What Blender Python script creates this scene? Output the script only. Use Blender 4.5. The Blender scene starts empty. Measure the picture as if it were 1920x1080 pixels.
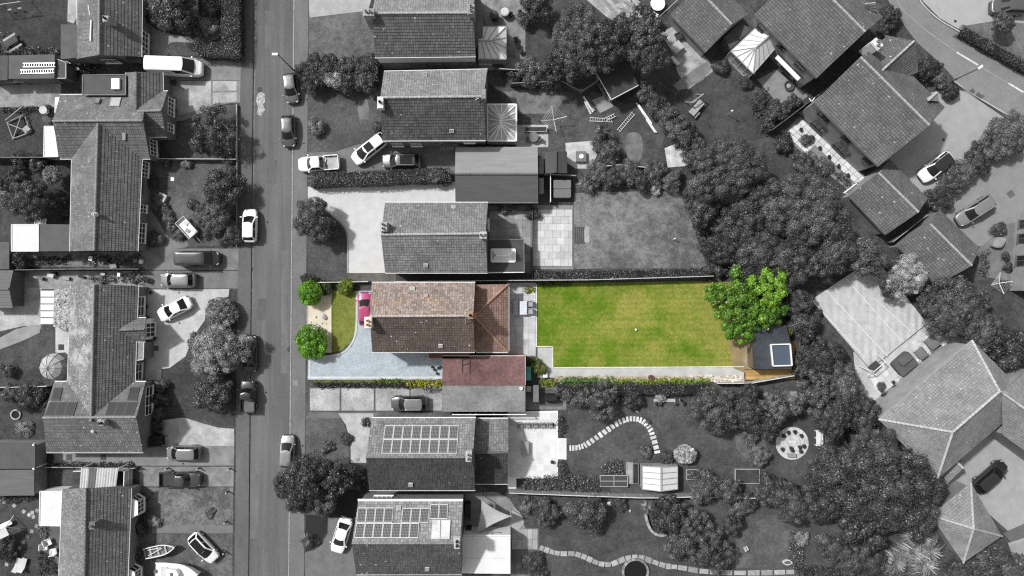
import bpy, bmesh, math, random
import numpy as np
from mathutils import Vector, Matrix
from mathutils.geometry import tessellate_polygon

# ------------------------------------------------------------------ camera, sky, sun, exposure
S = 15.5            # photograph pixels per metre on the ground
H = 82.58           # flying height of the camera
SC = bpy.context.scene
COL = SC.collection
cam_d = bpy.data.cameras.new("camera"); cam = bpy.data.objects.new("camera", cam_d); COL.objects.link(cam)
cam_d.lens = 24.0; cam_d.sensor_width = 36.0; cam_d.clip_start = 0.5; cam_d.clip_end = 2000
cam.location = (0, 0, H); cam.rotation_euler = (0, 0, 0); SC.camera = cam

SUN_EL = math.radians(50); SHX, SHY = 0.85, -0.53           # direction in which shadows fall
SUN_AZ = math.atan2(-SHY, -SHX)                              # where the sun stands
wd = bpy.data.worlds.new("World"); SC.world = wd; wd.use_nodes = True
wn = wd.node_tree; bg = wn.nodes["Background"]
sky = wn.nodes.new("ShaderNodeTexSky"); sky.sky_type = 'NISHITA'; sky.sun_disc = False
sky.sun_elevation = SUN_EL; sky.sun_rotation = math.pi / 2 - SUN_AZ
sky.dust_density = 3.0; sky.air_density = 1.0
hs = wn.nodes.new("ShaderNodeHueSaturation"); hs.inputs["Saturation"].default_value = 0.04
wn.links.new(sky.outputs[0], hs.inputs["Color"]); wn.links.new(hs.outputs[0], bg.inputs[0])
bg.inputs[1].default_value = 0.095
sun_d = bpy.data.lights.new("sun", 'SUN'); sun = bpy.data.objects.new("sun", sun_d); COL.objects.link(sun)
sun_d.energy = 3.2; sun_d.angle = math.radians(3); sun_d.color = (1.0, 0.995, 0.985)
d = Vector((SHX * math.cos(SUN_EL), SHY * math.cos(SUN_EL), -math.sin(SUN_EL)))
sun.rotation_euler = d.to_track_quat('-Z', 'Y').to_euler(); sun.location = (-40, 30, 60)
SC.view_settings.view_transform = 'Standard'; SC.view_settings.look = 'None'
SC.view_settings.exposure = 0.33; SC.view_settings.gamma = 1.0; SC.view_settings.use_curve_mapping = False
SC.render.engine = 'CYCLES'; SC.cycles.use_denoising = False
SC.cycles.max_bounces = 6; SC.cycles.diffuse_bounces = 3; SC.cycles.glossy_bounces = 2
SC.cycles.transparent_max_bounces = 8; SC.cycles.transmission_bounces = 3
SC.cycles.filter_width = 1.2 if hasattr(SC.cycles, 'filter_width') else 1.5

# ------------------------------------------------------------------ helpers
RND = random.Random(7)
G = 0.10                                                     # garden level, one kerb above the road

def P(px, py, z=G):
    k = (H - z) / H
    return Vector(((px - 960) / S * k, (540 - py) / S * k, z))

def g(v): return (v, v, v) if not isinstance(v, (tuple, list)) else tuple(v)

class NT:
    def __init__(s, name):
        s.m = bpy.data.materials.new(name); s.m.use_nodes = True
        s.t = s.m.node_tree; s.b = s.t.nodes["Principled BSDF"]; s.out = s.t.nodes["Material Output"]
    def n(s, typ, **kw):
        nd = s.t.nodes.new("ShaderNode" + typ)
        for k, v in kw.items():
            if k.startswith('_'): setattr(nd, k[1:], v)
            else:
                key = int(k[1:]) if (k[0] == 'i' and k[1:].isdigit()) else k.replace('__', ' ')
                if hasattr(v, 'is_output'): s.t.links.new(v, nd.inputs[key])
                else: nd.inputs[key].default_value = v
        return nd
    def l(s, a, b): s.t.links.new(a, b)
    def pos(s): return s.n("NewGeometry").outputs["Position"]
    def noise(s, vec, scale, detail=3, rough=.6):
        return s.n("TexNoise", Vector=vec, Scale=scale, Detail=detail, Roughness=rough).outputs["Fac"]
    def mr(s, v, a, b, c, d2):
        return s.n("MapRange", Value=v, i1=a, i2=b, i3=c, i4=d2).outputs[0]
    def math(s, op, a, b=0.0, c=0.0):
        nd = s.n("Math", _operation=op)
        for i, v in enumerate((a, b, c)):
            if hasattr(v, 'is_output'): s.l(v, nd.inputs[i])
            else: nd.inputs[i].default_value = v
        return nd.outputs[0]
    def mix(s, f, a, b):
        nd = s.n("Mix", _data_type='RGBA')
        for sk, v in ((nd.inputs[0], f), (nd.inputs[6], a), (nd.inputs[7], b)):
            if hasattr(v, 'is_output'): s.l(v, sk)
            else: sk.default_value = v if sk == nd.inputs[0] else (*g(v), 1)
        return nd.outputs[2]
    def scale(s, col, f):
        nd = s.n("VectorMath", _operation='SCALE')
        if hasattr(col, 'is_output'): s.l(col, nd.inputs[0])
        else: nd.inputs[0].default_value = g(col)
        if hasattr(f, 'is_output'): s.l(f, nd.inputs[3])
        else: nd.inputs[3].default_value = f
        return nd.outputs[0]
    def fin(s, col, rough=.85, spec=.25, bump=None, bd=.02, bs=.6, metal=0, coat=0):
        if hasattr(col, 'is_output'): s.l(col, s.b.inputs["Base Color"])
        else: s.b.inputs["Base Color"].default_value = (*g(col), 1)
        s.b.inputs["Roughness"].default_value = rough
        s.b.inputs["Specular IOR Level"].default_value = spec
        s.b.inputs["Metallic"].default_value = metal; s.b.inputs["Coat Weight"].default_value = coat
        if bump is not None:
            bn = s.n("Bump", Height=bump, Distance=bd, Strength=bs); s.l(bn.outputs[0], s.b.inputs["Normal"])
        return s.m

MC = {}
def gm(c, rough=.85, var=.22, sc=.9, sc2=9, spec=.25, bump=.01, stretch=None, metal=0):
    """grainy painted / mineral surface"""
    key = ('gm', g(c), rough, var, sc, sc2, spec, bump, stretch, metal)
    if key in MC: return MC[key]
    t = NT("surface"); p = t.pos()
    if stretch:
        p = t.n("Mapping", Vector=p, Scale=stretch).outputs[0]
    a = t.noise(p, sc, 4); b = t.noise(p, sc2, 3, .7)
    f = t.math('MULTIPLY', t.mr(a, .25, .75, 1 - var, 1 + var), t.mr(b, .25, .75, 1 - var * .8, 1 + var * .8))
    MC[key] = t.fin(t.scale(g(c), f), rough, spec, b, bump, .5, metal); return MC[key]

def plain(c, rough=.5, spec=.4, metal=0, coat=0):
    key = ('pl', g(c), rough, spec, metal, coat)
    if key in MC: return MC[key]
    t = NT("finish"); p = t.pos(); a = t.noise(p, 2.0, 3)
    MC[key] = t.fin(t.scale(g(c), t.mr(a, .3, .7, .93, 1.05)), rough, spec, metal=metal, coat=coat); return MC[key]

def grass(c1, c2, dry=None, stripes=False, seed=0, contrast=1.0):
    key = ('gr', g(c1), g(c2), dry, stripes, seed, contrast)
    if key in MC: return MC[key]
    t = NT("grass"); p = t.n("Mapping", Vector=t.pos(), Location=(seed * 13.1, seed * 7.7, 0)).outputs[0]
    big = t.noise(p, .16, 4, .6); mid = t.noise(p, .8, 6, .75); fine = t.noise(p, 7, 4, .8); fib = t.noise(p, 2.6, 4, .8)
    col = t.mix(t.mr(t.math('ADD', t.math('MULTIPLY', big, .5), t.math('MULTIPLY', mid, .5)), .42, .58, 0, 1), c1, c2)
    if dry is not None:
        px = t.n("SeparateXYZ", Vector=t.pos())
        dn = t.math('MULTIPLY', t.noise(p, .35, 5, .65), t.mr(px.outputs[0], 0, 28, .85, 1.25))
        for cx, cy, sx, sy, am in ((14.6, -2.6, 2.6, 3.4, .2), (15.5, -4.35, 7.5, .5, .16), (27, -6, 5, 8, .14), (22, 0, 6, 3, .08)):
            q = t.n("VectorMath", _operation='LENGTH'); mp_ = t.n("Mapping", _vector_type='TEXTURE', Vector=t.pos(), Location=(cx, cy, 0), Scale=(sx, sy, 1e6)); t.l(mp_.outputs[0], q.inputs[0])
            dn = t.math('ADD', dn, t.mr(q.outputs['Value'], 0, 1, am, 0))
        col = t.mix(t.mr(dn, .39, .70, 0, .9), col, dry)
    f = t.math('MULTIPLY', t.mr(fine, .25, .75, 1 - .42 * contrast, 1 + .42 * contrast), t.mr(fib, .3, .7, 1 - .26 * contrast, 1 + .26 * contrast))
    if stripes:
        w = t.n("TexWave", _bands_direction='Y', Vector=t.pos(), Scale=.5, Distortion=.8, Detail=2)
        w.inputs["Detail Scale"].default_value = 1.0
        f = t.math('MULTIPLY', f, t.mr(w.outputs[1], 0, 1, .95, 1.05))
    MC[key] = t.fin(t.scale(col, f), .95, .1, fine, .05, .9); return MC[key]

def roofm(c, tw=.3, ch=.34, lich=.35, var=.5, dark=.45, moss=None, mossamt=0., spot=.48):
    """tile field: per-tile tone, open joints, weather streaks, lichen; UV in metres"""
    key = ('rf', g(c), tw, ch, lich, var, dark, moss, mossamt, spot)
    if key in MC: return MC[key]
    t = NT("roof_tiles"); uv = t.n("UVMap").outputs[0]; p = t.pos()
    br = t.n("TexBrick", Vector=uv, Scale=1.0, Mortar__Size=.022, Mortar__Smooth=.3, Bias=0., Brick__Width=tw, Row__Height=ch, Color1=(0, 0, 0, 1), Color2=(1, 1, 1, 1), Mortar=(.5, .5, .5, 1))
    br.offset = 0.; br.inputs["Mortar Smooth"].default_value = .2
    tone = t.mr(t.n("SeparateColor", Color=br.outputs[0]).outputs[0], 0, 1, 1 - var * .5, 1 + var * .5)
    n1 = t.noise(p, .5, 5, .65); n2 = t.noise(p, 6, 4, .75); n3 = t.noise(p, 22, 2, .8)
    f = t.math('MULTIPLY', tone, t.mr(n1, .3, .7, .78, 1.22)); f = t.math('MULTIPLY', f, t.mr(n2, .3, .7, .72, 1.3))
    f = t.math('MULTIPLY', f, t.mr(n3, .3, .7, .85, 1.15))
    f = t.math('MULTIPLY', f, t.mr(br.outputs[1], 0, 1, 1, dark))
    col = t.scale(g(c), f)
    if moss is not None:
        m1 = t.noise(p, .55, 6, .7)
        col = t.mix(t.mr(m1, .62 - mossamt * .3, .78 - mossamt * .3, 0, .75), col, t.scale(g(moss), t.mr(n2, .3, .7, .6, 1.35)))
    v = t.n("TexVoronoi", Vector=p, Scale=1.7); rs = t.n("SeparateColor", Color=v.outputs["Color"])
    th = t.math('MULTIPLY', t.math('GREATER_THAN', rs.outputs[0], 1 - lich), t.mr(rs.outputs[1], 0, 1, .07, .19))
    col = t.mix(t.math('MULTIPLY', t.math('LESS_THAN', v.outputs["Distance"], th), .75), col, spot)
    MC[key] = t.fin(col, .9, .15, n2, .02, .6); return MC[key]

def leafm(c, var=.68, tr=.25, tone=False):
    key = ('lf', g(c), var, tr, tone)
    if key in MC: return MC[key]
    t = NT("leaves"); ri = t.n("NewGeometry").outputs["Random Per Island"]; oi = t.n("ObjectInfo").outputs["Random"]
    f = t.math('MULTIPLY', t.mr(ri, 0, 1, 1 - var, 1 + var), t.mr(oi, 0, 1, .82, 1.18))
    if tone: f = t.math('MULTIPLY', f, t.n("Attribute", _attribute_name='tone').outputs['Fac'])
    col = t.scale(g(c), f)
    t.t.nodes.remove(t.b)
    df = t.n("BsdfDiffuse", Color=col); tl = t.n("BsdfTranslucent", Color=col)
    gl = t.n("BsdfGlossy", Color=(.6, .6, .6, 1), Roughness=.4)
    m1 = t.n("MixShader", i0=tr, i1=df.outputs[0], i2=tl.outputs[0])
    m2 = t.n("MixShader", i0=.06, i1=m1.outputs[0], i2=gl.outputs[0]); t.l(m2.outputs[0], t.out.inputs[0])
    MC[key] = t.m; return t.m

def brickm(c1, c2, joint, bw, bh, rot=0, off=.5, ms=.012, var=.2):
    key = ('bk', g(c1), g(c2), g(joint), bw, bh, rot, off, ms)
    if key in MC: return MC[key]
    t = NT("paving"); p = t.n("Mapping", Vector=t.pos(), Rotation=(0, 0, rot)).outputs[0]
    br = t.n("TexBrick", Vector=p, Scale=1, Color1=(*g(c1), 1), Color2=(*g(c2), 1), Mortar=(*g(joint), 1), Mortar__Size=ms, Brick__Width=bw, Row__Height=bh)
    br.offset = off
    n1 = t.noise(t.pos(), .7, 4); n2 = t.noise(t.pos(), 12, 3)
    f = t.math('MULTIPLY', t.mr(n1, .3, .7, 1 - var, 1 + var), t.mr(n2, .3, .7, 1 - var * .7, 1 + var * .7))
    MC[key] = t.fin(t.scale(br.outputs[0], f), .85, .2, br.outputs[1], -.01, .6); return MC[key]

def glassm(c=.02, rough=.06):
    key = ('gl', g(c), rough)
    if key in MC: return MC[key]
    t = NT("glass_pane"); MC[key] = t.fin(g(c), rough, .5); return MC[key]

def clearglass(c=(.75, .8, .8), alpha=.35):
    key = ('cg', g(c), alpha)
    if key in MC: return MC[key]
    t = NT("glazing"); t.fin(g(c), .12, .5); t.b.inputs["Alpha"].default_value = alpha; MC[key] = t.m; return t.m

def solarm():
    if 'solar' in MC: return MC['solar']
    t = NT("solar_cells"); uv = t.n("UVMap").outputs[0]
    br = t.n("TexBrick", Vector=uv, Scale=1, Color1=(.045, .045, .048, 1), Color2=(.06, .06, .064, 1), Mortar=(.3, .3, .3, 1), Mortar__Size=.012, Brick__Width=.165, Row__Height=.165); br.offset = 0
    MC['solar'] = t.fin(br.outputs[0], .22, .5); return MC['solar']

ORG = {}
def tag(o, label=None, cat=None, group=None, kind=None):
    if label: o["label"] = label
    if cat: o["category"] = cat
    if group: o["group"] = group
    if kind: o["kind"] = kind
    return o

def empty(name, loc, label=None, cat=None, group=None, rz=0.):
    o = bpy.data.objects.new(name, None); o.empty_display_size = .3; COL.objects.link(o)
    o.location = loc; o.rotation_euler = (0, 0, rz); ORG[o.name] = Vector(loc)
    return tag(o, label, cat, group)

class MB:
    """collects faces of ONE object in world coordinates"""
    def __init__(s): s.v = []; s.f = []; s.uv = []; s.mi = []; s.sm = []
    def face(s, pts, uv=None, mi=0, sm=False):
        b = len(s.v); s.v += [tuple(p) for p in pts]; s.f.append(tuple(range(b, b + len(pts))))
        s.uv.append(uv or [(p[0], p[1]) for p in pts]); s.mi.append(mi); s.sm.append(sm); return s
    def prism(s, pts, z0, z1, mi=0):
        lo = [(p[0], p[1], z0) for p in pts]; hi = [(p[0], p[1], z1) for p in pts]
        ar = sum(a[0] * b[1] - b[0] * a[1] for a, b in zip(lo, lo[1:] + lo[:1]))
        if ar < 0: lo.reverse(); hi.reverse()
        s.face(hi, mi=mi); s.face(lo[::-1], mi=mi); n = len(lo)
        for i in range(n):
            j = (i + 1) % n; s.face([lo[i], lo[j], hi[j], hi[i]], mi=mi)
        return s
    def box(s, c, size, rz=0., mi=0, z0=None):
        hx, hy, hz = size[0] / 2, size[1] / 2, size[2] / 2; cs, sn = math.cos(rz), math.sin(rz)
        zc = c[2] if z0 is None else z0 + hz
        pts = [(c[0] + x * cs - y * sn, c[1] + x * sn + y * cs) for x, y in ((-hx, -hy), (hx, -hy), (hx, hy), (-hx, hy))]
        return s.prism(pts, zc - hz, zc + hz, mi)
    def bar(s, a, b, w, h=None, mi=0, up=Vector((0, 0, 1))):
        a = Vector(a); b = Vector(b); h = h or w; dr = (b - a)
        if dr.length < 1e-6: return s
        dr.normalize(); sd = dr.cross(up)
        if sd.length < 1e-4: sd = Vector((1, 0, 0))
        sd.normalize(); u = sd.cross(dr); q = []
        for p in (a, b): q.append([p + sd * x * w / 2 + u * y * h / 2 for x, y in ((-1, -1), (1, -1), (1, 1), (-1, 1))])
        s.face(q[0][::-1], mi=mi); s.face(q[1], mi=mi)
        for i in range(4):
            j = (i + 1) % 4; s.face([q[0][i], q[0][j], q[1][j], q[1][i]], mi=mi)
        return s
    def tube(s, path, rad, n=6, mi=0, cap=True):
        rings = []; path = [Vector(p) for p in path]
        for i, p in enumerate(path):
            t = (path[min(i + 1, len(path) - 1)] - path[max(i - 1, 0)]).normalized()
            a = t.cross(Vector((0, 0, 1)));
            if a.length < .05: a = t.cross(Vector((1, 0, 0)))
            a.normalize(); b = a.cross(t); r = rad[i] if isinstance(rad, (list, tuple)) else rad
            rings.append([p + (a * math.cos(2 * math.pi * k / n) + b * math.sin(2 * math.pi * k / n)) * r for k in range(n)])
        for r0, r1 in zip(rings, rings[1:]):
            for k in range(n):
                j = (k + 1) % n; s.face([r0[k], r1[k], r1[j], r0[j]], mi=mi, sm=True)
        if cap: s.face(rings[0], mi=mi); s.face(rings[-1][::-1], mi=mi)
        return s
    def lathe(s, c, prof, n=16, mi=0, sm=True):
        c = Vector(c); rings = [[(c.x + r * math.cos(2 * math.pi * k / n), c.y + r * math.sin(2 * math.pi * k / n), c.z + z) for k in range(n)] for r, z in prof]
        for r0, r1 in zip(rings, rings[1:]):
            for k in range(n):
                j = (k + 1) % n; s.face([r0[k], r0[j], r1[j], r1[k]], mi=mi, sm=sm)
        s.face(rings[0][::-1], mi=mi); s.face(rings[-1], mi=mi); return s
    def build(s, name, mat, parent=None, origin=None, weld=False):
        if origin is None: origin = ORG.get(parent.name, Vector()) if parent else (Vector(s.v[0]) if s.v else Vector())
        ox, oy, oz = origin
        me = bpy.data.meshes.new(name); me.from_pydata([(x - ox, y - oy, z - oz) for x, y, z in s.v], [], s.f)
        uvl = me.uv_layers.new(name="UVMap"); uvl.data.foreach_set("uv", [c for q in s.uv for p in q for c in p])
        for m in (mat if isinstance(mat, (list, tuple)) else [mat]): me.materials.append(m)
        me.polygons.foreach_set("material_index", s.mi); me.polygons.foreach_set("use_smooth", s.sm)
        if weld:
            bm = bmesh.new(); bm.from_mesh(me); bmesh.ops.remove_doubles(bm, verts=bm.verts, dist=.0005); bm.to_mesh(me); bm.free()
        o = bpy.data.objects.new(name, me); COL.objects.link(o)
        if parent: o.parent = parent; o.location = (0, 0, 0)
        else: o.location = origin
        ORG[o.name] = Vector(origin); return o

def spl(pts, n=6, closed=True):
    """Catmull-Rom through pixel points"""
    out = []; m = len(pts)
    for i in range(m if closed else m - 1):
        p = [pts[(i + k) % m] if closed else pts[min(max(i + k, 0), m - 1)] for k in (-1, 0, 1, 2)]
        for j in range(n):
            t = j / n
            out.append(tuple(.5 * (2 * p[1][a] + (p[2][a] - p[0][a]) * t + (2 * p[0][a] - 5 * p[1][a] + 4 * p[2][a] - p[3][a]) * t * t + (3 * p[1][a] - p[0][a] - 3 * p[2][a] + p[3][a]) * t ** 3) for a in (0, 1)))
    if not closed: out.append(tuple(pts[-1]))
    return out

SHEETN = [0]
def sheet(name, pts, z, mat, label, cat, kind='structure', curve=0):
    if curve: pts = spl(pts, curve)
    SHEETN[0] += 1; z += SHEETN[0] * .00012
    w = [P(x, y, z) for x, y in pts]
    ar = sum(a.x * b.y - b.x * a.y for a, b in zip(w, w[1:] + w[:1]))
    if ar < 0: w.reverse()
    me = bpy.data.meshes.new(name); o0 = w[0]
    tri = tessellate_polygon([[Vector((p.x, p.y, 0)) for p in w]]); me.from_pydata([p - o0 for p in w], [], [tuple(t) for t in tri])
    for pl in me.polygons:
        if pl.normal.z < 0: pl.flip()
    me.materials.append(mat); o = bpy.data.objects.new(name, me); COL.objects.link(o); o.location = o0; ORG[o.name] = o0.copy()
    return tag(o, label, cat, None, kind)

def rect(x0, y0, x1, y1): return [(x0, y0), (x1, y0), (x1, y1), (x0, y1)]

def copy_tree(o, parent=None):
    c = o.copy(); COL.objects.link(c); c.parent = parent
    for ch in o.children: copy_tree(ch, c)
    return c

def slabs(parent, quad, nu, nv, z, h, mats, gap=.03, name='slab', jit=.0, skip=0., stagger=False, seed=1):
    """paving slabs laid on a four-sided pixel area: one object each, children of the area"""
    R = random.Random(seed); q = [P(x, y, z) for x, y in quad]
    def at(u, v): return (q[0] * (1 - u) + q[1] * u) * (1 - v) + (q[3] * (1 - u) + q[2] * u) * v
    L = ((q[1] - q[0]).length + (q[2] - q[3]).length) / 2; W = ((q[3] - q[0]).length + (q[2] - q[1]).length) / 2
    gu, gv = gap / L / 2, gap / W / 2
    for j in range(nv):
        offs = (.5 / nu if (stagger and j % 2) else 0); us = [max(0, min(1, i / nu - offs)) for i in range(nu + 2 if offs else nu + 1)]
        if offs: us[-1] = 1
        for i in range(len(us) - 1):
            if us[i + 1] - us[i] < .2 / nu or R.random() < skip: continue
            u0, u1, v0, v1 = us[i] + gu, us[i + 1] - gu, j / nv + gv, (j + 1) / nv - gv
            dz = R.uniform(0, jit)
            MB().prism([at(u0, v0), at(u1, v0), at(u1, v1), at(u0, v1)], z + .001, z + h + dz).build(name, R.choice(mats), parent)
# ------------------------------------------------------------------ ground, road, pavements
SOIL = grass(.045, .085, seed=3, contrast=1.3)
MB().face([(-600, -600, 0), (600, -600, 0), (600, 600, 0), (-600, 600, 0)]).build('ground', SOIL, origin=Vector((0, 0, 0)))
tag(bpy.data.objects['ground'], 'dark earth and rough grass under the whole neighbourhood', 'ground', kind='structure')
def lx(y): return 476 - 10 * y / 1080          # left kerb
def rx(y): return 551 - 10 * y / 1080          # right kerb
for nm, pts, lb in (('terrain', [(-1500, -900), (lx(-900), -900), (lx(2000), 2000), (-1500, 2000)], 'raised dark garden ground west of the street'),
                    ('terrain', [(rx(-900), -900), (3400, -900), (3400, 2000), (rx(2000), 2000)], 'raised dark garden ground east of the street')):
    o = MB().prism([P(x, y, 0) for x, y in pts], .001, G).build(nm, SOIL); tag(o, lb, 'ground', kind='structure')

def asphalt(c, st=(1.0, .12, 1), var=.16):
    t = NT("asphalt"); p = t.pos(); m = t.n("Mapping", Vector=p, Scale=st).outputs[0]
    a = t.noise(m, .8, 5, .6); b = t.noise(p, 3, 5, .7); c3 = t.noise(p, 30, 2, .8); cr = t.noise(p, .12, 3)
    f = t.math('MULTIPLY', t.mr(a, .3, .7, 1 - var, 1 + var), t.mr(b, .25, .75, .86, 1.14)); f = t.math('MULTIPLY', f, t.mr(c3, .3, .7, .86, 1.14))
    f = t.math('MULTIPLY', f, t.mr(cr, .35, .65, .9, 1.1))
    return t.fin(t.scale(g(c), f), .85, .25, c3, .01, .5)
ROADM = asphalt(.118, (1.6, .05, 1), .26); PAVEM = asphalt(.112, (1, .3, 1), .12); ROAD2 = asphalt(.19, (1, 1, 1), .07)
sheet('road', [(lx(-900), -900), (rx(-900), -900), (rx(2000), 2000), (lx(2000), 2000)], .004, ROADM, 'grey asphalt residential street running top to bottom', 'road')
sheet('pavement', [(lx(-300) - 24, -300), (lx(-300) - 2, -300), (lx(1400) - 2, 1400), (lx(1400) - 27, 1400)], G + .004, PAVEM, 'worn asphalt pavement west of the street', 'pavement')
sheet('pavement', [(rx(-300) + 2, -300), (rx(-300) + 27, -300), (rx(1400) + 29, 1400), (rx(1400) + 2, 1400)], G + .004, asphalt(.145, (1, .3, 1), .12), 'paler asphalt pavement east of the street', 'pavement')
KERB = gm(.30, var=.3, sc=2)
for f, w, lb in ((lx, -1, 'thin concrete kerb along the west edge of the street'), (rx, 1, 'thin concrete kerb along the east edge of the street')):
    mb = MB(); y = -120
    while y < 1200:
        a = P(f(y) + w * .9, y, 0); b = P(f(y + 13.6) + w * .9, y + 13.6, 0); mb.bar(a + Vector((0, 0, .06)), b + Vector((0, 0, .06)), .125, .12); y += 14
    tag(mb.build('kerb', KERB if w > 0 else gm(.10, var=.3, sc=2)), lb, 'kerb', kind='structure')
sheet('road_stain', [(482, 178), (488, 172), (496, 176), (497, 190), (493, 196), (497, 206), (489, 217), (481, 214), (484, 200), (480, 190)], .010, gm(.34, var=.75, sc=3, sc2=14), 'pale worn paint patch on the street', 'road patch')
sheet('road_seam', [(477, 0), (481, 0), (474, 560), (472, 560)], .008, gm(.14, var=.4, sc=2), 'pale tar seam along the west gutter', 'road patch')
for i, (x, y, r) in enumerate(((487, 168, 3), (543, 655, 3), (470, 505, 3))):
    tag(MB().lathe(P(x, y, .005), [(.32, 0), (.32, .006)], 14).build('manhole_cover', gm(.06)), ['round iron cover by the pale road patch', 'round iron cover near the bright green roadside bush', 'round iron cover near the dark parked van'][i], 'manhole cover')

for i, (q, c, lb) in enumerate((([(500, 300), (520, 300), (518, 345), (499, 344)], .105, 'faint dark square repair in the street near the pickup'), ([(528, 470), (541, 470), (538, 700), (526, 700)], .135, 'long pale trench repair along the east side of the street'), ([(484, 560), (500, 560), (499, 600), (483, 600)], .10, 'dark repair in the street beside the white coupe forecourt'), ([(470, 890), (486, 890), (484, 1010), (469, 1010)], .132, 'pale repair strip low on the west side of the street'), ([(505, 760), (522, 758), (520, 800), (504, 802)], .11, 'faint repair in the street near the silver car'), ([(497, 20), (515, 20), (513, 90), (496, 92)], .128, 'pale repair at the top of the street'))): sheet('road_patch', q, .006, asphalt(c, (1, .4, 1), .2), lb, 'road patch')
# cul-de-sac top right
sheet('road', [(1640, -40), (1706, -40), (1722, 2), (1752, 34), (1795, 60), (1860, 98), (2100, 235), (2100, 330), (1985, 268), (1900, 224), (1850, 192), (1800, 160), (1765, 120), (1720, 80), (1690, 40)], G + .006, ROAD2, 'light grey curving cul-de-sac road at the top right', 'road')
for pl, lb in (([(1716, -20), (1726, 4), (1756, 34), (1797, 59), (1925, 133)], 'pale kerb on the far side of the cul-de-sac'), ([(1786, 150), (1812, 171), (1850, 193), (1925, 238)], 'pale kerb on the near side of the cul-de-sac')):
    mb = MB(); q = [P(x, y, G) for x, y in spl(pl, 6, False)]
    for a, b in zip(q, q[1:]): mb.bar(a + Vector((0, 0, .05)), b + Vector((0, 0, .05)), .15, .12)
    tag(mb.build('kerb', gm(.38)), lb, 'kerb', kind='structure')
mk = gm(.55, var=.3, sc=4)
for i, (a, b, w) in enumerate((((1794, 98), (1834, 122), 3.2), ((1891, 156), (1919, 173), 3.2), ((1681, 0), (1692, 18), 1.6), ((1692, 18), (1738, 58), 1.4), ((1738, 58), (1793, 97), 1.4), ((1836, 124), (1889, 155), 1.2))):
    A, B = P(*a, G + .011), P(*b, G + .011); n = (B - A).cross(Vector((0, 0, 1))).normalized() * w / S / 2
    MB().face([A - n, B - n, B + n, A + n]).build('road_marking', mk if w > 2 else gm(.27)); o = bpy.data.objects[-1] if 0 else COL.objects[-1]
    tag(o, ['thick white dash beside the lamp head on the cul-de-sac', 'thick white dash nearest the right edge on the cul-de-sac', 'faint centre line at the very top of the cul-de-sac', 'faint centre line beside the top house shrubs', 'faint centre line before the first thick dash', 'faint centre line between the two thick dashes'][i], 'road marking', kind='structure')

def lawn(pts, c1, c2, label, z=.008, curve=0, seed=0, **kw): return sheet('lawn', pts, G + z, grass(c1, c2, seed=seed, **kw), label, 'lawn', curve=curve)
def area(name, pts, c, label, cat, z=.012, curve=0, mat=None, **kw): return sheet(name, pts, G + z, mat or gm(c, **kw), label, cat, curve=curve)

# --- west side plots
lawn(rect(-40, -40, 127, 88), 0.036, 0.060, 'dark back lawn with the swing frame, top left', seed=1)
area('path', [(128, -20), (145, -20), (146, 30), (138, 44), (126, 40)], .34, 'pale paved path beside the top left bungalow', 'path', var=.4)
area('path', [(279, 52), (300, 58), (330, 66), (362, 70), (392, 64), (412, 46), (424, 52), (404, 74), (364, 80), (318, 80), (314, 104), (278, 104)], .25, 'curved concrete path to the top left bungalow door', 'path', curve=3)
lawn([(310, 80), (330, 75), (365, 80), (380, 104), (316, 104)], 0.060, 0.095, 'small dark lawn wedge beside the white van', seed=2)
area('driveway', [(276, 104), (452, 112), (451, 150), (276, 150)], .20, 'grey concrete driveway under the white van', 'driveway', var=.3)
dv = area('driveway', [(318, 151), (451, 151), (450, 192), (425, 194), (395, 203), (370, 216), (345, 226), (318, 228)], .2, 'pale concrete driveway south of the white van', 'driveway', z=.010)
for k, q in enumerate(([(320, 152), (396, 152), (396, 199), (320, 222)], [(399, 152), (444, 152), (444, 170), (399, 171)], [(399, 174), (444, 173), (444, 190), (399, 196)])):
    slabs(dv, q, 1, 1, G + .010, .02, [gm(.33, var=.5, sc=.5)], name='concrete_panel', seed=k)
lawn([(450, 196), (420, 198), (392, 207), (362, 222), (328, 235), (320, 298), (446, 299)], 0.067, 0.117, 'round front lawn beneath the wispy tree, left', seed=4)
lawn([(275, 302), (446, 303), (446, 460), (352, 462), (330, 448), (308, 415), (292, 395), (275, 380)], 0.076, 0.127, 'front lawn with the tilted white trailer, left', seed=5)
area('path', [(275, 392), (297, 415), (312, 440), (330, 452), (348, 450), (352, 462), (330, 466), (275, 466)], .17, 'curved path beside the flower bed, left', 'path', z=.014, curve=3)
area('driveway', rect(268, 466, 447, 506), .165, 'grey driveway under the dark van', 'driveway', var=.3)
area('driveway', rect(268, 508, 446, 541), .15, 'grey driveway under the silver grey hatchback', 'driveway', var=.25)
area('driveway', [(270, 543), (430, 542), (428, 556), (390, 568), (384, 600), (362, 632), (348, 668), (318, 690), (303, 692), (302, 722), (268, 722)], .43, 'pale gravel forecourt under the white coupe', 'driveway', var=.22, sc2=20)
lawn([(303, 694), (320, 692), (352, 674), (440, 690), (440, 800), (408, 798), (380, 786), (303, 786)], 0.044, 0.073, 'dark front lawn south of the blossoming tree', seed=6)
area('driveway', [(304, 788), (345, 783), (380, 794), (410, 802), (439, 804), (439, 836), (303, 836)], .36, 'sandy forecourt beside the dark lawn, left', 'driveway', var=.35, sc2=12)
area('driveway', rect(90, 836, 439, 873), .20, 'concrete driveway under the grey people carrier', 'driveway', var=.35, sc=.6)
area('driveway', rect(262, 875, 438, 912), .19, 'patchy driveway under the dark pickup', 'driveway', var=.45)
lawn(rect(262, 914, 437, 985), 0.087, 0.197, 'patchy worn front lawn, lower left', seed=7, contrast=1.3)
area('path', rect(285, 985, 437, 1000), .15, 'straight grey path between the worn lawns, lower left', 'path')
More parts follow.
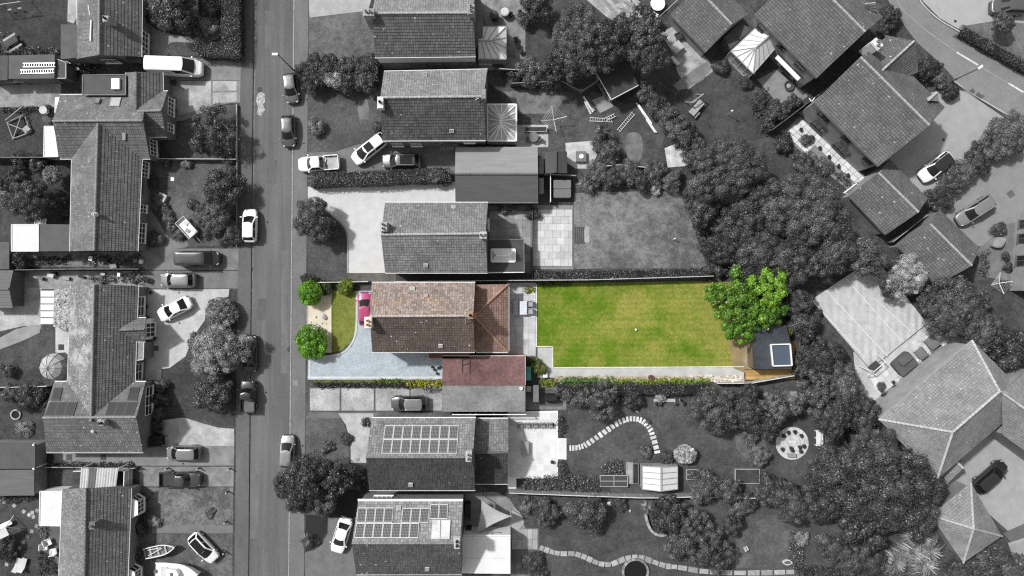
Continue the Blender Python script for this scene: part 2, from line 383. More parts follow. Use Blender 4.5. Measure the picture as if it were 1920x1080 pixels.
lawn(rect(255, 1001, 436, 1130), 0.074, 0.139, 'front lawn with boats, bottom left', seed=8)
area('patio', rect(-40, 150, 114, 201), .24, 'grey yard south of the flat-roofed garage, left', 'patio', var=.5, sc=.7)
lawn(rect(-40, 204, 86, 297), 0.038, 0.066, 'dark back lawn with the fallen frame, left', seed=9)
lawn(rect(-40, 302, 134, 420), 0.033, 0.066, 'dark overgrown back garden, left', seed=10)
area('patio', rect(-40, 472, 272, 500), .16, 'narrow weedy yard south of the white-roofed extension', 'patio', var=.6)
area('patio', rect(15, 508, 270, 542), .24, 'cluttered yard between the two left bungalows', 'patio', var=.5)
area('patio', [(-40, 540), (78, 540), (78, 610), (40, 612), (-40, 630)], .36, 'pale concrete back patio, left', 'patio', var=.45, sc=.6)
area('path', [(-40, 650), (0, 633), (30, 617), (60, 610), (78, 609), (74, 624), (40, 640), (0, 655), (-40, 670)], .25, 'curved pale path behind the left bungalow', 'path', z=.016)
lawn([(-40, 668), (0, 652), (40, 638), (76, 622), (126, 610), (126, 720), (-40, 722)], 0.046, 0.088, 'back lawn beside the round tent, left', seed=11)
area('patio', rect(104, 612, 128, 720), .45, 'narrow pale paving beside the round tent', 'patio', z=.014)
lawn(rect(-40, 726, 100, 828), 0.040, 0.073, 'dark back lawn with the tree ring, left', seed=12)
lawn(rect(-40, 930, 80, 1130), 0.040, 0.073, 'dark back lawn with stepping stones, bottom left', seed=13)
area('deck', rect(80, 985, 114, 1130), .10, 'dark boarded terrace behind the bottom left bungalow', 'deck')

# --- middle plots
area('driveway', [(579, -30), (705, -30), (690, 20), (640, 26), (580, 33)], .33, 'pale driveway at the top of the street', 'driveway')
lawn([(579, 33), (640, 27), (690, 20), (716, 100), (700, 112), (579, 112)], 0.080, 0.153, 'front lawn of the top middle house', seed=14)
lawn([(578, 168), (716, 150), (716, 262), (664, 272), (630, 283), (578, 286)], 0.063, 0.102, 'front lawn with a bare patch, second middle house', seed=15)
area('soil_patch', [(672, 188), (689, 188), (692, 205), (691, 224), (675, 224), (670, 206)], .15, 'bare oblong patch on the front lawn', 'soil patch', z=.014, var=.4)
area('driveway', [(577, 286), (630, 284), (664, 273), (715, 260), (870, 262), (870, 325), (577, 332)], .145, 'grey driveway with the pickup and two estates', 'driveway')
area('driveway', [(577, 350), (868, 340), (868, 400), (760, 400), (760, 512), (653, 512), (653, 470), (652, 440), (643, 422), (625, 405), (603, 388), (577, 378)], .50, 'broad pale gravel driveway of the third middle house', 'driveway', var=.1, sc2=18)
lawn([(577, 379), (602, 389), (624, 406), (641, 423), (650, 441), (651, 512), (650, 526), (577, 526)], 0.055, 0.095, 'front lawn in the curve of the pale driveway', seed=16)
mb = MB(); q = [P(x, y, G) for x, y in spl([(577, 378), (602, 388), (624, 405), (642, 422), (651, 440), (652, 470), (652, 512)], 5, False)]
for a, b in zip(q, q[1:]): mb.bar(a + Vector((0, 0, .03)), b + Vector((0, 0, .03)), .14, .09)
tag(mb.build('edging', gm(.32)), 'curved brick edging of the pale driveway', 'edging', kind='structure')
area('flower_bed', rect(651, 513, 742, 527), (.11, .105, .095), 'bare soil strip north of the coloured plot', 'flower bed', var=.4)
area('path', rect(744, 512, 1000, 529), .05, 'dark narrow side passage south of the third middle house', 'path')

# --- the coloured plot
area('gravel_bed', [(575, 545), (621, 538), (621, 661), (575, 661)], (.56, .50, .40), 'cream gravel bed at the front of the coloured plot', 'gravel bed', var=.14, sc2=24)
HG1, HG2, HDRY = (.078, .148, .010), (.108, .178, .013), (.245, .24, .055)
lawn([(621, 545), (667, 545), (668, 600), (665, 625), (655, 645), (640, 657), (622, 661)], (.11, .145, .024), (.185, .195, .05), 'green strip of front lawn beside the blue paving', seed=17)
BLUE = brickm((.30, .35, .39), (.41, .46, .50), (.33, .37, .40), .21, .105, math.radians(45), .5, .008, .13)
area('driveway', [(577, 673), (622, 669), (645, 663), (660, 648), (669, 625), (671, 545), (712, 545), (712, 655), (840, 655), (840, 712), (577, 712)], 0, 'blue-grey block-paved driveway of the coloured plot', 'driveway', mat=BLUE, z=.014)
mb = MB(); pl = spl([(577, 672), (622, 667), (643, 661), (658, 646), (667, 624), (669, 590), (669, 546)], 5, False)
q = [P(x, y, G) for x, y in pl]
for a, b in zip(q, q[1:]): mb.bar(a + Vector((0, 0, .035)), b + Vector((0, 0, .035)), .24, .08)
tag(mb.build('edging', gm((.46, .48, .49), var=.15)), 'pale curved block edging round the green front strip', 'edging', kind='structure')
mb = MB()
mb.bar(P(577, 708, G + .03), P(830, 708, G + .03), .26, .08); mb.bar(P(581, 671, G + .03), P(581, 709, G + .03), .2, .07)
tag(mb.build('edging', gm((.50, .52, .53), var=.15)), 'pale straight block edging along the blue driveway', 'edging', kind='structure')
mb = MB(); mb.bar(P(621, 540, G + .04), P(621, 661, G + .04), .1, .12); mb.bar(P(576, 545, G + .04), P(576, 661, G + .04), .1, .1)
tag(mb.build('edging', gm((.5, .48, .44))), 'thin pale kerb round the cream gravel bed', 'edging', kind='structure')
area('flower_bed', rect(586, 713, 832, 724), (.055, .05, .042), 'narrow planted strip south of the blue driveway', 'flower bed', var=.5)
lawn(rect(588, 713, 760, 717), (.09, .11, .025), (.15, .16, .04), 'thin green grass edge south of the blue driveway', z=.016, seed=18)
pt = area('patio', [(950, 530), (1005, 530), (1005, 668), (950, 668)], (.36, .36, .37), 'grey slabbed patio behind the coloured house', 'patio', z=.008)
slabs(pt, [(954, 540), (1004, 540), (1004, 666), (954, 666)], 4, 9, G + .008, .03, [gm((.44, .44, .455), var=.18), gm((.50, .50, .51), var=.18), gm((.46, .46, .47), var=.22)], gap=.025, seed=4)
lawn([(1006, 531), (1330, 527), (1400, 530), (1400, 690), (1038, 688), (1038, 650), (1006, 650)], HG1, HG2, 'bright green mown back lawn of the coloured plot', dry=HDRY, stripes=True, seed=19)
area('path', [(1008, 652), (1036, 652), (1036, 690), (1395, 688), (1395, 708), (1008, 708)], (.42, .42, .41), 'grey gravel path beside the bright lawn', 'path', var=.16, sc2=22)
area('gravel_bed', [(1040, 705), (1395, 704), (1396, 716), (1040, 716)], (.42, .35, .28), 'beige gravel margin south of the grey path', 'gravel bed', z=.016, var=.25, sc2=18)
mb = MB()
for a, b in (((1006, 533), (1006, 650)), ((1006, 650), (1036.5, 650)), ((1036.5, 650), (1036.5, 689.5)), ((1036.5, 689.5), (1395, 687.5))): mb.bar(P(*a, G + .04), P(*b, G + .04), .12, .12)
tag(mb.build('edging', gm((.60, .585, .54))), 'pale stone edging round the bright lawn', 'edging', kind='structure')
area('soil_patch', [(1360, 600), (1398, 590), (1398, 700), (1375, 690)], (.25, .19, .10), 'worn dry earth by the garden deck', 'soil patch', z=.013, var=.3)

# --- plots south of it
dr = area('driveway', rect(579, 726, 832, 772), .09, 'joints under the concrete panel driveway', 'driveway', z=.006)
for i, (a, b) in enumerate(((581, 637), (640, 701), (704, 768), (770, 829))):
    slabs(dr, rect(a, 728, b, 770), 1, 1, G + .006, .03, [gm((.34, .33, .30, .26)[i], var=.4, sc=.45, sc2=5)], name='concrete_panel')
area('path', rect(579, 773, 832, 784), .13, 'dark strip south of the concrete panels', 'path')
lawn([(573, 775), (632, 775), (645, 795), (654, 825), (654, 880), (573, 895)], 0.080, 0.131, 'front lawn with the planted ring, fourth middle house', seed=20)
area('driveway', [(634, 775), (700, 775), (700, 868), (658, 868), (657, 825), (648, 796)], .38, 'pale forecourt of the solar-roofed house', 'driveway', var=.3)
area('driveway', rect(604, 918, 690, 971), .022, 'dark new asphalt patch beneath the roadside tree', 'driveway', z=.014)
area('flower_bed', [(573, 965), (614, 968), (613, 998), (600, 1018), (585, 1030), (573, 1034)], .02, 'dark mulch bed with a palm', 'flower bed', z=.016)
area('driveway', [(616, 968), (690, 968), (690, 1130), (572, 1130), (572, 1036), (590, 1031), (604, 1020), (615, 1000)], .135, 'grey driveway under the white saloon', 'driveway')
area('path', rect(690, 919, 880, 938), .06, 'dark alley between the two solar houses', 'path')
area('patio', [(893, -30), (990, -30), (985, 60), (985, 130), (893, 132)], .20, 'grey terrace behind the top middle house', 'patio', var=.5)
lawn([(985, -30), (1060, -30), (1060, 160), (985, 120)], 0.046, 0.080, 'shaded lawn behind the top middle house', seed=21)
area('soil_patch', [(945, 172), (1040, 165), (1055, 190), (1040, 212), (975, 214)], .14, 'bare trodden ground behind the second middle house', 'soil patch', z=.016, var=.5)
lawn([(940, 165), (1100, 165), (1250, 225), (1245, 260), (1225, 320), (1110, 330), (940, 240)], 0.060, 0.110, 'back lawn with ladders, second middle house', seed=22)
area('patio', [(968, 234), (1028, 234), (1028, 276), (968, 276)], .42, 'pale patio with a planter box', 'patio', z=.018, var=.35)
area('patio', [(1060, 268), (1112, 264), (1120, 290), (1106, 316), (1080, 316), (1062, 305)], .45, 'pale paving round the square fire table', 'patio', z=.018, var=.35)
area('soil_patch', spl([(1178, 250), (1200, 252), (1206, 280), (1198, 302), (1180, 300), (1172, 275)], 4), .14, 'bare oblong bed in the ladder garden', 'soil patch', z=.018, var=.4)
area('patio', [(1110, 188), (1140, 175), (1150, 200), (1125, 212)], .25, 'small paved spot beside the summerhouse', 'patio', z=.018)
area('patio', [(1246, 278), (1270, 268), (1305, 300), (1300, 310), (1252, 314)], .5, 'pale corner terrace by the conifer hedge', 'patio', z=.018, var=.4)
pt = area('patio', rect(915, 385, 997, 512), .15, 'grey inner patio of the third middle house', 'patio', z=.008)
slabs(pt, rect(917, 396, 995, 508), 5, 7, G + .008, .03, [gm(.25, var=.25), gm(.28, var=.25), gm(.23, var=.25), gm(.31)], gap=.03, seed=6)
pt = area('patio', rect(997, 385, 1075, 505), .22, 'pale outer patio of the third middle house', 'patio', z=.010)
slabs(pt, rect(999, 393, 1073, 499), 5, 8, G + .010, .10, [gm(.47, var=.18), gm(.50, var=.18), gm(.43, var=.2), gm(.53, var=.15)], gap=.02, stagger=True, seed=7)
lawn([(1076, 362), (1272, 357), (1290, 395), (1325, 498), (1318, 503), (1076, 504)], 0.090, 0.204, 'patchy grey back lawn of the third middle house', seed=23, contrast=1.1)
WT = area('patio', [(952, 772), (1046, 770), (1046, 822), (1062, 822), (1062, 861), (1046, 861), (1046, 897), (968, 897), (968, 916), (952, 916)], .78, 'bright white terrace behind the solar-roofed house', 'patio', z=.03, var=.05)
slabs(WT, rect(954, 774, 1045, 895), 7, 10, G + .03, .02, [gm(.60, var=.1), gm(.56, var=.1), gm(.63, var=.08)], gap=.016, seed=31); slabs(WT, rect(1047, 823, 1061, 860), 1, 3, G + .03, .02, [gm(.6, var=.1)], gap=.012, seed=32)
area('patio', rect(986, 724, 1062, 768), .17, 'grey paved corner with the covered barbecue', 'patio', z=.02, var=.4)
LG6 = lawn([(1046, 745), (1500, 730), (1645, 800), (1640, 930), (1290, 932), (962, 920), (1046, 897)], 0.055, 0.092, 'dark back lawn with the curved stepping stones', seed=24)
LG7 = lawn([(960, 932), (1290, 938), (1680, 930), (1760, 1000), (1760, 1140), (960, 1140)], 0.052, 0.083, 'dark back lawn at the bottom, with the stone path', seed=25)
area('patio', [(872, 925), (930, 922), (955, 935), (975, 965), (985, 990), (985, 1008), (870, 1008)], .21, 'paved yard under the shade sail', 'patio', z=.014, var=.35)
area('patio', spl([(960, 955), (975, 962), (982, 980), (972, 992), (960, 992)], 4), .34, 'round pale paving spot by the shade sail', 'patio', z=.020)
pt = area('patio', rect(958, 990, 1010, 1140), .12, 'slabbed patio beside the white sunroom', 'patio', z=.012)
slabs(pt, rect(960, 992, 1008, 1030), 5, 2, G + .012, .03, [gm(.30, var=.3), gm(.35, var=.3)], seed=8)
slabs(pt, rect(968, 1032, 988, 1100), 2, 6, G + .012, .03, [gm(.16, var=.3), gm(.20, var=.3)], seed=9)
area('path', [(1060, 850), (1062, 862), (1058, 862)], .5, 'scrap of paving by the white terrace', 'path')
mp = P(1485, 831, G)
pt = MB().lathe(mp, [(2.0, 0), (2.0, .05)], 40).build('patio', gm(.25), origin=mp); tag(pt, 'round pale paved circle with flower pots', 'patio', kind='structure')
for ring, (r0, r1, n) in enumerate(((.0, .5, 6), (.53, 1.0, 12), (1.03, 1.5, 18), (1.53, 1.97, 24))):
    for k in range(n):
        a0, a1 = 2 * math.pi * (k + .03 * 12 / n) / n, 2 * math.pi * (k + 1 - .03 * 12 / n) / n
        pp = [mp + Vector((r * math.cos(a), r * math.sin(a), 0)) for r, a in ((r0 + .02, a0), (r1, a0), (r1, (a0 + a1) / 2), (r1, a1), (r0 + .02, a1))]
        MB().prism(pp, G + .051, G + .075).build('slab', RND.choice([gm(.52, var=.15), gm(.58, var=.15), gm(.46, var=.2)]), pt)

# --- east side plots
lawn([(1230, 130), (1330, 120), (1420, 190), (1430, 260), (1330, 270), (1260, 215)], 0.044, 0.073, 'dark lawn with the bird table, top right', seed=26)
area('patio', [(1238, 60), (1262, 50), (1345, 128), (1290, 168), (1270, 135), (1262, 100)], .30, 'pale rough terrace beside the top garage', 'patio', z=.014, var=.5)
area('path', [(1290, 138), (1325, 115), (1335, 128), (1318, 150), (1290, 165), (1272, 170), (1262, 160)], .17, 'curved grey path below the terrace, top right', 'path', z=.018)
area('patio', [(1420, 150), (1455, 130), (1515, 180), (1480, 208), (1455, 190)], .21, 'grey terrace with a round fire bowl', 'patio', z=.014)
area('patio', [(1100, 0), (1180, -10), (1232, 25), (1180, 38), (1150, 42)], .30, 'slabbed terrace by the round table, top', 'patio', z=.014, var=.5)
lawn([(1430, 290), (1500, 280), (1590, 335), (1580, 365), (1440, 355)], 0.038, 0.060, 'small dark curved lawn behind the diagonal house', seed=27)
pt = area('patio', [(1466, 250), (1500, 218), (1632, 340), (1598, 362), (1510, 292)], .2, 'pale tiled walk along the diagonal house', 'patio', z=.010)
slabs(pt, [(1490, 232), (1530, 270), (1512, 288), (1470, 250)], 4, 3, G + .010, .03, [gm(.55, var=.12), gm(.62, var=.12), gm(.5, var=.15)], gap=.06, seed=3)
slabs(pt, [(1503, 223), (1626, 338), (1610, 350), (1492, 238)], 13, 2, G + .012, .03, [gm(.55, var=.12), gm(.62, var=.12), gm(.5, var=.15)], gap=.06, seed=11)
area('driveway', [(1690, 188), (1780, 165), (1812, 172), (1885, 222), (1862, 258), (1834, 300), (1750, 362), (1738, 380), (1660, 300), (1700, 270)], .30, 'pale driveway beside the diagonal house', 'driveway', var=.1)
area('driveway', [(1745, 395), (1800, 345), (1850, 300), (1980, 260), (1980, 420), (1860, 460), (1830, 462)], .215, 'grey driveway under the silver estate', 'driveway', var=.12)
area('driveway', [(1726, -40), (1730, 2), (1762, 34), (1800, 56), (1850, 45), (1980, 70), (1980, -40)], .33, 'pale forecourt in the top right corner', 'driveway', var=.1)
lawn([(1800, 50), (1870, 38), (1980, 50), (1980, 150), (1925, 128), (1860, 92)], 0.087, 0.153, 'small corner lawn with the young tree, top right', seed=28, z=.016)
area('patio', [(1830, 470), (1890, 420), (1990, 400), (1990, 540), (1850, 520), (1838, 500)], .15, 'shaded grey yard on the right edge', 'patio', var=.3)
lawn([(1720, 530), (1980, 520), (1980, 680), (1860, 640)], 0.044, 0.080, 'shaded lawn at the right edge', seed=29)
pt = area('patio', [(1600, 660), (1740, 608), (1810, 636), (1840, 640), (1660, 800), (1630, 770), (1605, 720)], .42, 'pale paved terrace by the pool cover', 'patio', z=.010)
slabs(pt, [(1728, 622), (1800, 640), (1668, 776), (1626, 700)], 6, 12, G + .010, .03, [gm(.52, var=.18), gm(.58, var=.18), gm(.46, var=.2)], gap=.05, skip=.06, jit=.01, seed=12)
area('driveway', [(1752, 890), (1800, 820), (1930, 780), (1990, 790), (1990, 960), (1895, 1000), (1850, 960)], .30, 'pale driveway under the black car, right', 'driveway', var=.14)
area('path', [(1880, 1000), (1990, 950), (1990, 985), (1895, 1015)], .11, 'dark tarmac lane at the bottom right', 'path', z=.016)
area('driveway', [(1890, 1018), (1990, 985), (1990, 1140), (1905, 1060)], .28, 'pale corner of paving at the bottom right', 'driveway', z=.016)
area('patio', [(1480, 735), (1520, 730), (1560, 800), (1565, 850), (1505, 850)], .055, 'worn path by the round paved circle', 'patio', z=.014)
lawn([(1380, 990), (1470, 960), (1500, 1000), (1470, 1060), (1380, 1066)], 0.074, 0.124, 'paler end of the bottom lawn', z=.012, seed=30)
# stepping stones, each one a piece of the lawn it lies on
st = spl([(1067, 840), (1084, 839), (1100, 833), (1122, 818), (1145, 802), (1166, 789), (1186, 785), (1204, 789), (1218, 803), (1226, 824), (1233, 851)], 3, False)
for a, b in zip(st[::1], st[1:]):
    A, B = P(*a, G), P(*b, G); dd = (B - A).normalized(); n = Vector((-dd.y, dd.x, 0)); c = (A + B) / 2; hw = RND.uniform(.30, .36); hl = (B - A).length * RND.uniform(.29, .36); dd = (dd + n * RND.uniform(-.16, .16)).normalized(); n = Vector((-dd.y, dd.x, 0))
    MB().prism([c + dd * s * hl + n * t * hw for s, t in ((-1, -1), (1, -1), (1, 1), (-1, 1))], G + .009, G + .05).build('stepping_stone', gm(RND.uniform(.42, .66), var=.25, sc=3), LG6)
st = spl([(1012, 1026), (1030, 1033), (1050, 1038), (1078, 1038), (1100, 1046), (1122, 1056), (1146, 1058), (1172, 1047), (1196, 1044), (1222, 1052), (1248, 1061), (1270, 1063), (1310, 1070), (1350, 1073), (1400, 1074), (1450, 1073), (1490, 1072)], 2, False)
for a, b in zip(st, st[1:]):
    A, B = P(*a, G), P(*b, G); dd = (B - A).normalized(); n = Vector((-dd.y, dd.x, 0)); c = (A + B) / 2; hw = RND.uniform(.26, .34); hl = (B - A).length * .43
    MB().prism([c + dd * s * hl + n * t * hw for s, t in ((-1, -1), (1, -1), (1, 1), (-1, 1))], G + .013, G + .05).build('stepping_stone', gm(RND.uniform(.22, .36), var=.3, sc=3), LG7)
lw = [o for o in COL.objects if o.get('label') == 'dark back lawn with stepping stones, bottom left'][0]
for x, y in ((27, 948), (45, 959), (55, 965), (63, 969), (61, 961), (70, 957), (69, 986), (60, 996), (52, 1005), (44, 1017), (37, 1027), (24, 1035), (29, 1038), (13, 1058), (8, 941)):
    MB().box(P(x, y), (.42, .42, .04), RND.uniform(0, 1.5), z0=G + .009).build('stepping_stone', gm(RND.uniform(.2, .4), var=.2), lw)
# inspection covers
for i, (x, y, w, c, lb) in enumerate(((368, 167, .7, .1, 'square dark drain cover in the pale concrete driveway'), (130, 857, .7, .07, 'left dark drain cover in the long side driveway'), (194, 857, .7, .06, 'right dark drain cover in the long side driveway'), (293, 653, .6, .1, 'square drain cover in the pale gravel forecourt'), (115, 651, .7, .05, 'dark drain cover by the round tent'), (1895, 364, .8, .1, 'square drain cover near the silver estate'), (1791, 40, .3, .03, 'small dark gully cover in the top right forecourt'), (1823, 171, .5, .09, 'left utility cover beside the cul-de-sac kerb'), (1834, 178, .5, .09, 'right utility cover beside the cul-de-sac kerb'), (554, 718, .7, .2, 'pale utility cover in the east pavement'), (1769, 262, .3, .05, 'small dark gully in the driveway of the diagonal house'))):
    o = MB().box(P(x, y), (w, w, .006), 0 if i not in (5, 7, 8) else .6, z0=G + .022).build('drain_cover', gm(c)); tag(o, lb, 'drain cover', 'drain covers')

area('mat', [(1540, 800), (1558, 802), (1562, 826), (1542, 830)], .2, 'grey ground sheet beside the white slatted bench', 'ground sheet', z=.02)
area('soil_patch', [(1378, 806), (1430, 812), (1440, 850), (1400, 862), (1380, 840)], .11, 'trodden pale ground left of the round circle', 'soil patch', z=.016, var=.5)
# ------------------------------------------------------------------ buildings
UPV = Vector((0, 0, 1))
WHITE = plain(.78, .45, .3); WHITE2 = gm(.70, var=.08); GLASS = glassm(.025); GREYT = gm(.2)

def clip(poly, t, keep_above):
    out = []
    for (p, tp), (q, tq) in zip(poly, poly[1:] + poly[:1]):
        ip = tp >= t if keep_above else tp <= t; iq = tq >= t if keep_above else tq <= t
        if ip: out.append((p, tp))
        if ip != iq:
            f = (t - tp) / (tq - tp); out.append((p + (q - p) * f, t))
    return out

def slope(mb, pts, course=.34, lift=.035, thick=.14, mi=0):
    """tiled roof plane: every course of tiles is a step of its own"""
    n = Vector()
    for a, b in zip(pts, pts[1:] + pts[:1]): n += Vector(a).cross(Vector(b))
    n.normalize()
    if n.z < 0: n = -n; pts = pts[::-1]
    a = UPV.cross(n)
    a = a.normalized() if a.length > 1e-4 else Vector((1, 0, 0)); u = n.cross(a)
    tt = [p.dot(u) for p in pts]; t0, t1 = min(tt), max(tt); poly = list(zip(pts, tt)); nc = max(1, round((t1 - t0) / course)); st = (t1 - t0) / nc
    for k in range(nc):
        lo, hi = t0 + k * st, t0 + (k + 1) * st
        c = clip(clip(poly, lo - 1e-6, True), hi + 1e-6, False)
        if len(c) < 3: continue
        up = [p + n * (lift * (hi - t) / st) for p, t in c]
        mb.face(up, [(p.dot(a), (t - t0) / st * course) for p, t in c], mi)
        low = [i for i, (p, t) in enumerate(c) if abs(t - lo) < 1e-4]
        if len(low) == 2:
            i, j = low
            if (j - i) % len(c) != 1: i, j = j, i
            A, B = up[i], up[j]; A0, B0 = c[i][0] - n * .002, c[j][0] - n * .002
            mb.face([A0, B0, B, A], [(A.dot(a), 0)] * 4, mi)
    bot = [p - n * thick for p in pts]; mb.face(bot[::-1], mi=mi)
    m = len(pts)
    for i in range(m):
        j = (i + 1) % m; mb.face([bot[i], bot[j], pts[j], pts[i]], mi=mi)

def ridge(mb, a, b, r=.14, seg=.45):
    a = Vector(a); b = Vector(b); L = (b - a).length; n = max(1, round(L / seg)); dr = (b - a) / n
    sd = dr.cross(UPV).normalized(); up = sd.cross(dr).normalized()
    for k in range(n):
        p, q = a + dr * k, a + dr * (k + .94); rr = r * (1 + .08 * (k % 2))
        ring = [(math.cos(t), math.sin(t)) for t in (-.25, .5, 1.05, 1.57, 2.09, 2.64, 3.39)]
        P0 = [p + sd * x * rr + up * (y * rr - .02) for x, y in ring]; P1 = [q + sd * x * rr * .93 + up * (y * rr * .93 - .02) for x, y in ring]
        for i in range(6): mb.face([P0[i], P1[i], P1[i + 1], P0[i + 1]], sm=True)
        mb.face(P0); mb.face(P1[::-1])

def house(name, label, px, py, cat='house'): return empty(name, P(px, py, G), label, cat)

def gable(root, e, ze, zr, rN, rS, wall, rid=None, ov=.14, course=.34, ridge_mat=None, fascia=True, rextra=0., gut=None, wz=None):
    """gabled block: e = eave corners in pixels (A,B along one eave, C,D along the other), ridge from mid(A,D) to mid(B,C)"""
    A, B, C, D = [P(x, y, ze) for x, y in e]
    if rid: R0, R1 = P(*rid[0], zr), P(*rid[1], zr)
    else: R0, R1 = (A + D) / 2, (B + C) / 2; R0.z = R1.z = zr
    m = MB(); slope(m, [A, B, R1, R0], course); s2 = MB(); slope(s2, [C, D, R0, R1], course)
    r = m.build('roof_slope', rN, root); s2.build('roof_slope', rS, root)
    mb = MB(); ridge(mb, R0 + UPV * .05, R1 + UPV * .05); mb.build('ridge_tiles', ridge_mat or rN, r)
    al = (B - A).normalized(); ac = (D - A).normalized(); dep = ((D - A).length + (C - B).length) / 2
    tn = (zr - ze) / (dep / 2); zt = ze + ov * tn - .16
    a, b, c, d2 = A + al * ov + ac * ov, B - al * ov + ac * ov, C - al * ov - ac * ov, D + al * ov - ac * ov
    r0, r1 = R0 + al * ov, R1 - al * ov; rz = zr - .2
    w = MB(); z0 = wz if wz is not None else G - .02
    def q(p, z): return Vector((p.x, p.y, z))
    w.face([q(a, z0), q(a, zt), q(b, zt), q(b, z0)]); w.face([q(c, z0), q(c, zt), q(d2, zt), q(d2, z0)])
    w.face([q(a, z0), q(d2, z0), q(d2, zt), q(r0, rz), q(a, zt)]); w.face([q(b, z0), q(b, zt), q(r1, rz), q(c, zt), q(c, z0)])
    w.build('wall', wall, root)
    if fascia:
        for X, Y, sgn in ((A, B, -1), (D, C, 1)):
            MB().bar(X + ac * sgn * .05 - UPV * .1, Y + ac * sgn * .05 - UPV * .1, .11, .1).build('gutter', gut or WHITE, root)
    return dict(A=a, B=b, C=c, D=d2, zt=zt, R0=R0, R1=R1, roof=r, tn=tn, Ae=A, Be=B, Ce=C, De=D)

def roofpoly(root, slopes, mats, course=.34, ridges=(), rmat=None):
    r = None
    for i, sl in enumerate(slopes):
        m = MB(); slope(m, [p if isinstance(p, Vector) else P(*p) for p in sl], course); o = m.build('roof_slope', mats[i % len(mats)], root); r = r or o
    if ridges:
        mb = MB()
        for a, b in ridges: ridge(mb, (a if isinstance(a, Vector) else P(*a)) + UPV * .05, (b if isinstance(b, Vector) else P(*b)) + UPV * .05)
        mb.build('ridge_tiles', rmat or mats[0], r)
    return r

def walls(root, pts, z1, mat, name='wall', z0=None):
    MB().prism(pts, G - .02 if z0 is None else z0, z1).build(name, mat, root)

def flat_roof(root, pts, z, mat, wall=None, th=.18, name='flat_roof', rim=None, inset=.12):
    w = [p if isinstance(p, Vector) else P(*p, z) for p in pts]
    MB().prism(w, z - th, z).build(name, mat, root)
    if wall:
        c = sum(w, Vector()) / len(w); walls(root, [p + (c - p).normalized() * inset for p in w], z - th - .003, wall)
    if rim:
        for a, b in zip(w, w[1:] + w[:1]): MB().bar(a + UPV * .02, b + UPV * .02, .09, .09).build('roof_edge', rim, root)

def chimney(root, x, y, z0, z1, sx, sy, mat, pots=1, rz=0., ptop=True, zref=None, potm=None):
    c = P(x, y, z1 if zref is None else zref)
    b = MB().box(c, (sx, sy, z1 - z0), rz, z0=z0); b.box(c, (sx + .12, sy + .12, .12), rz, z0=z1 - .25); b.box(c, (sx + .04, sy + .04, .06), rz, z0=z1 + .001)
    o = b.build('chimney', mat, root)
    for k in range(pots):
        off = (k - (pots - 1) / 2) * .45; pc = Vector((c.x + (off if sx >= sy else 0), c.y + (off if sy > sx else 0), z1 + .05))
        MB().lathe(pc, [(.16, 0), (.13, .3), (.15, .38), (.10, .385), (.09, .1)], 10).build('chimney_pot', potm or gm(.22), o)
    return o

def window(root, a, b, z0, z1, cols=2, rows=1, out=None, frame=None, glass=None, name='window', bar=.07):
    """window on the outside of a wall between two plan points; panes are pieces of their own"""
    a = Vector((a[0], a[1], 0)); b = Vector((b[0], b[1], 0)); al = (b - a).normalized(); n = Vector((al.y, -al.x, 0))
    if out is not None and n.dot(Vector((out[0], out[1], 0))) < 0: n = -n
    f = MB(); L = (b - a).length; off = n * .05
    def pt(u, z): return a + al * u + UPV * z + off
    for k in range(cols + 1):
        u = min(max(L * k / cols, bar / 2), L - bar / 2); f.bar(pt(u, z0), pt(u, z1), bar, bar, up=n)
    for k in range(rows + 1): f.bar(pt(0, z0 + (z1 - z0) * k / rows), pt(L, z0 + (z1 - z0) * k / rows), bar, bar * 1.05, up=n)
    f.bar(pt(-.08, z0 - .06) + n * .05, pt(L + .08, z0 - .06) + n * .05, .2, .06)
    w = f.build(name, frame or WHITE, root)
    for i in range(cols):
        for j in range(rows):
            u0, u1 = L * i / cols + bar / 2, L * (i + 1) / cols - bar / 2; v0, v1 = z0 + (z1 - z0) * j / rows + bar / 2, z0 + (z1 - z0) * (j + 1) / rows - bar / 2
            q = [pt(u0, v0), pt(u1, v0), pt(u1, v1), pt(u0, v1)]
            MB().face([p - n * .02 for p in q]).build('pane', glass or GLASS, w)
    return w

def win_x(root, xw, py0, py1, z0, z1, cols=2, rows=2, out=1, **kw):
    zm = (z0 + z1) / 2
    if isinstance(xw, tuple):
        a, b = xw; f = [a.lerp(b, ((P(0, py, zm).y - a.y) / (b.y - a.y))) for py in (py0, py1)]; return window(root, f[0], f[1], z0, z1, cols, rows, (out, 0), **kw)
    return window(root, (xw, P(0, py0, zm).y), (xw, P(0, py1, zm).y), z0, z1, cols, rows, (out, 0), **kw)
def win_y(root, yw, px0, px1, z0, z1, cols=2, rows=2, out=-1, **kw):
    zm = (z0 + z1) / 2; return window(root, (P(px0, 0, zm).x, yw), (P(px1, 0, zm).x, yw), z0, z1, cols, rows, (0, out), **kw)

def bay(root, xw, py0, py1, z0, z1, depth=.75, cols=3, roofm_=None, wall=None):
    """splayed bay window on an east wall"""
    y0, y1 = P(0, py0, 1.5).y, P(0, py1, 1.5).y; s = .45
    pts = [Vector((xw, y0, 0)), Vector((xw + depth, y0 - s, 0)), Vector((xw + depth, y1 + s, 0)), Vector((xw, y1, 0))]
    walls(root, pts, z0 - .12, wall or GREYT, 'bay')
    MB().prism([p + Vector((.12 if i in (1, 2) else 0, 0, 0)) for i, p in enumerate(pts)], z1, z1 + .12).build('bay_roof', roofm_ or WHITE, root)
    for p, q, c in ((pts[0], pts[1], 1), (pts[1], pts[2], cols), (pts[2], pts[3], 1)): window(root, p, q, z0, z1, c, 2, (1, .0), name='bay_window')

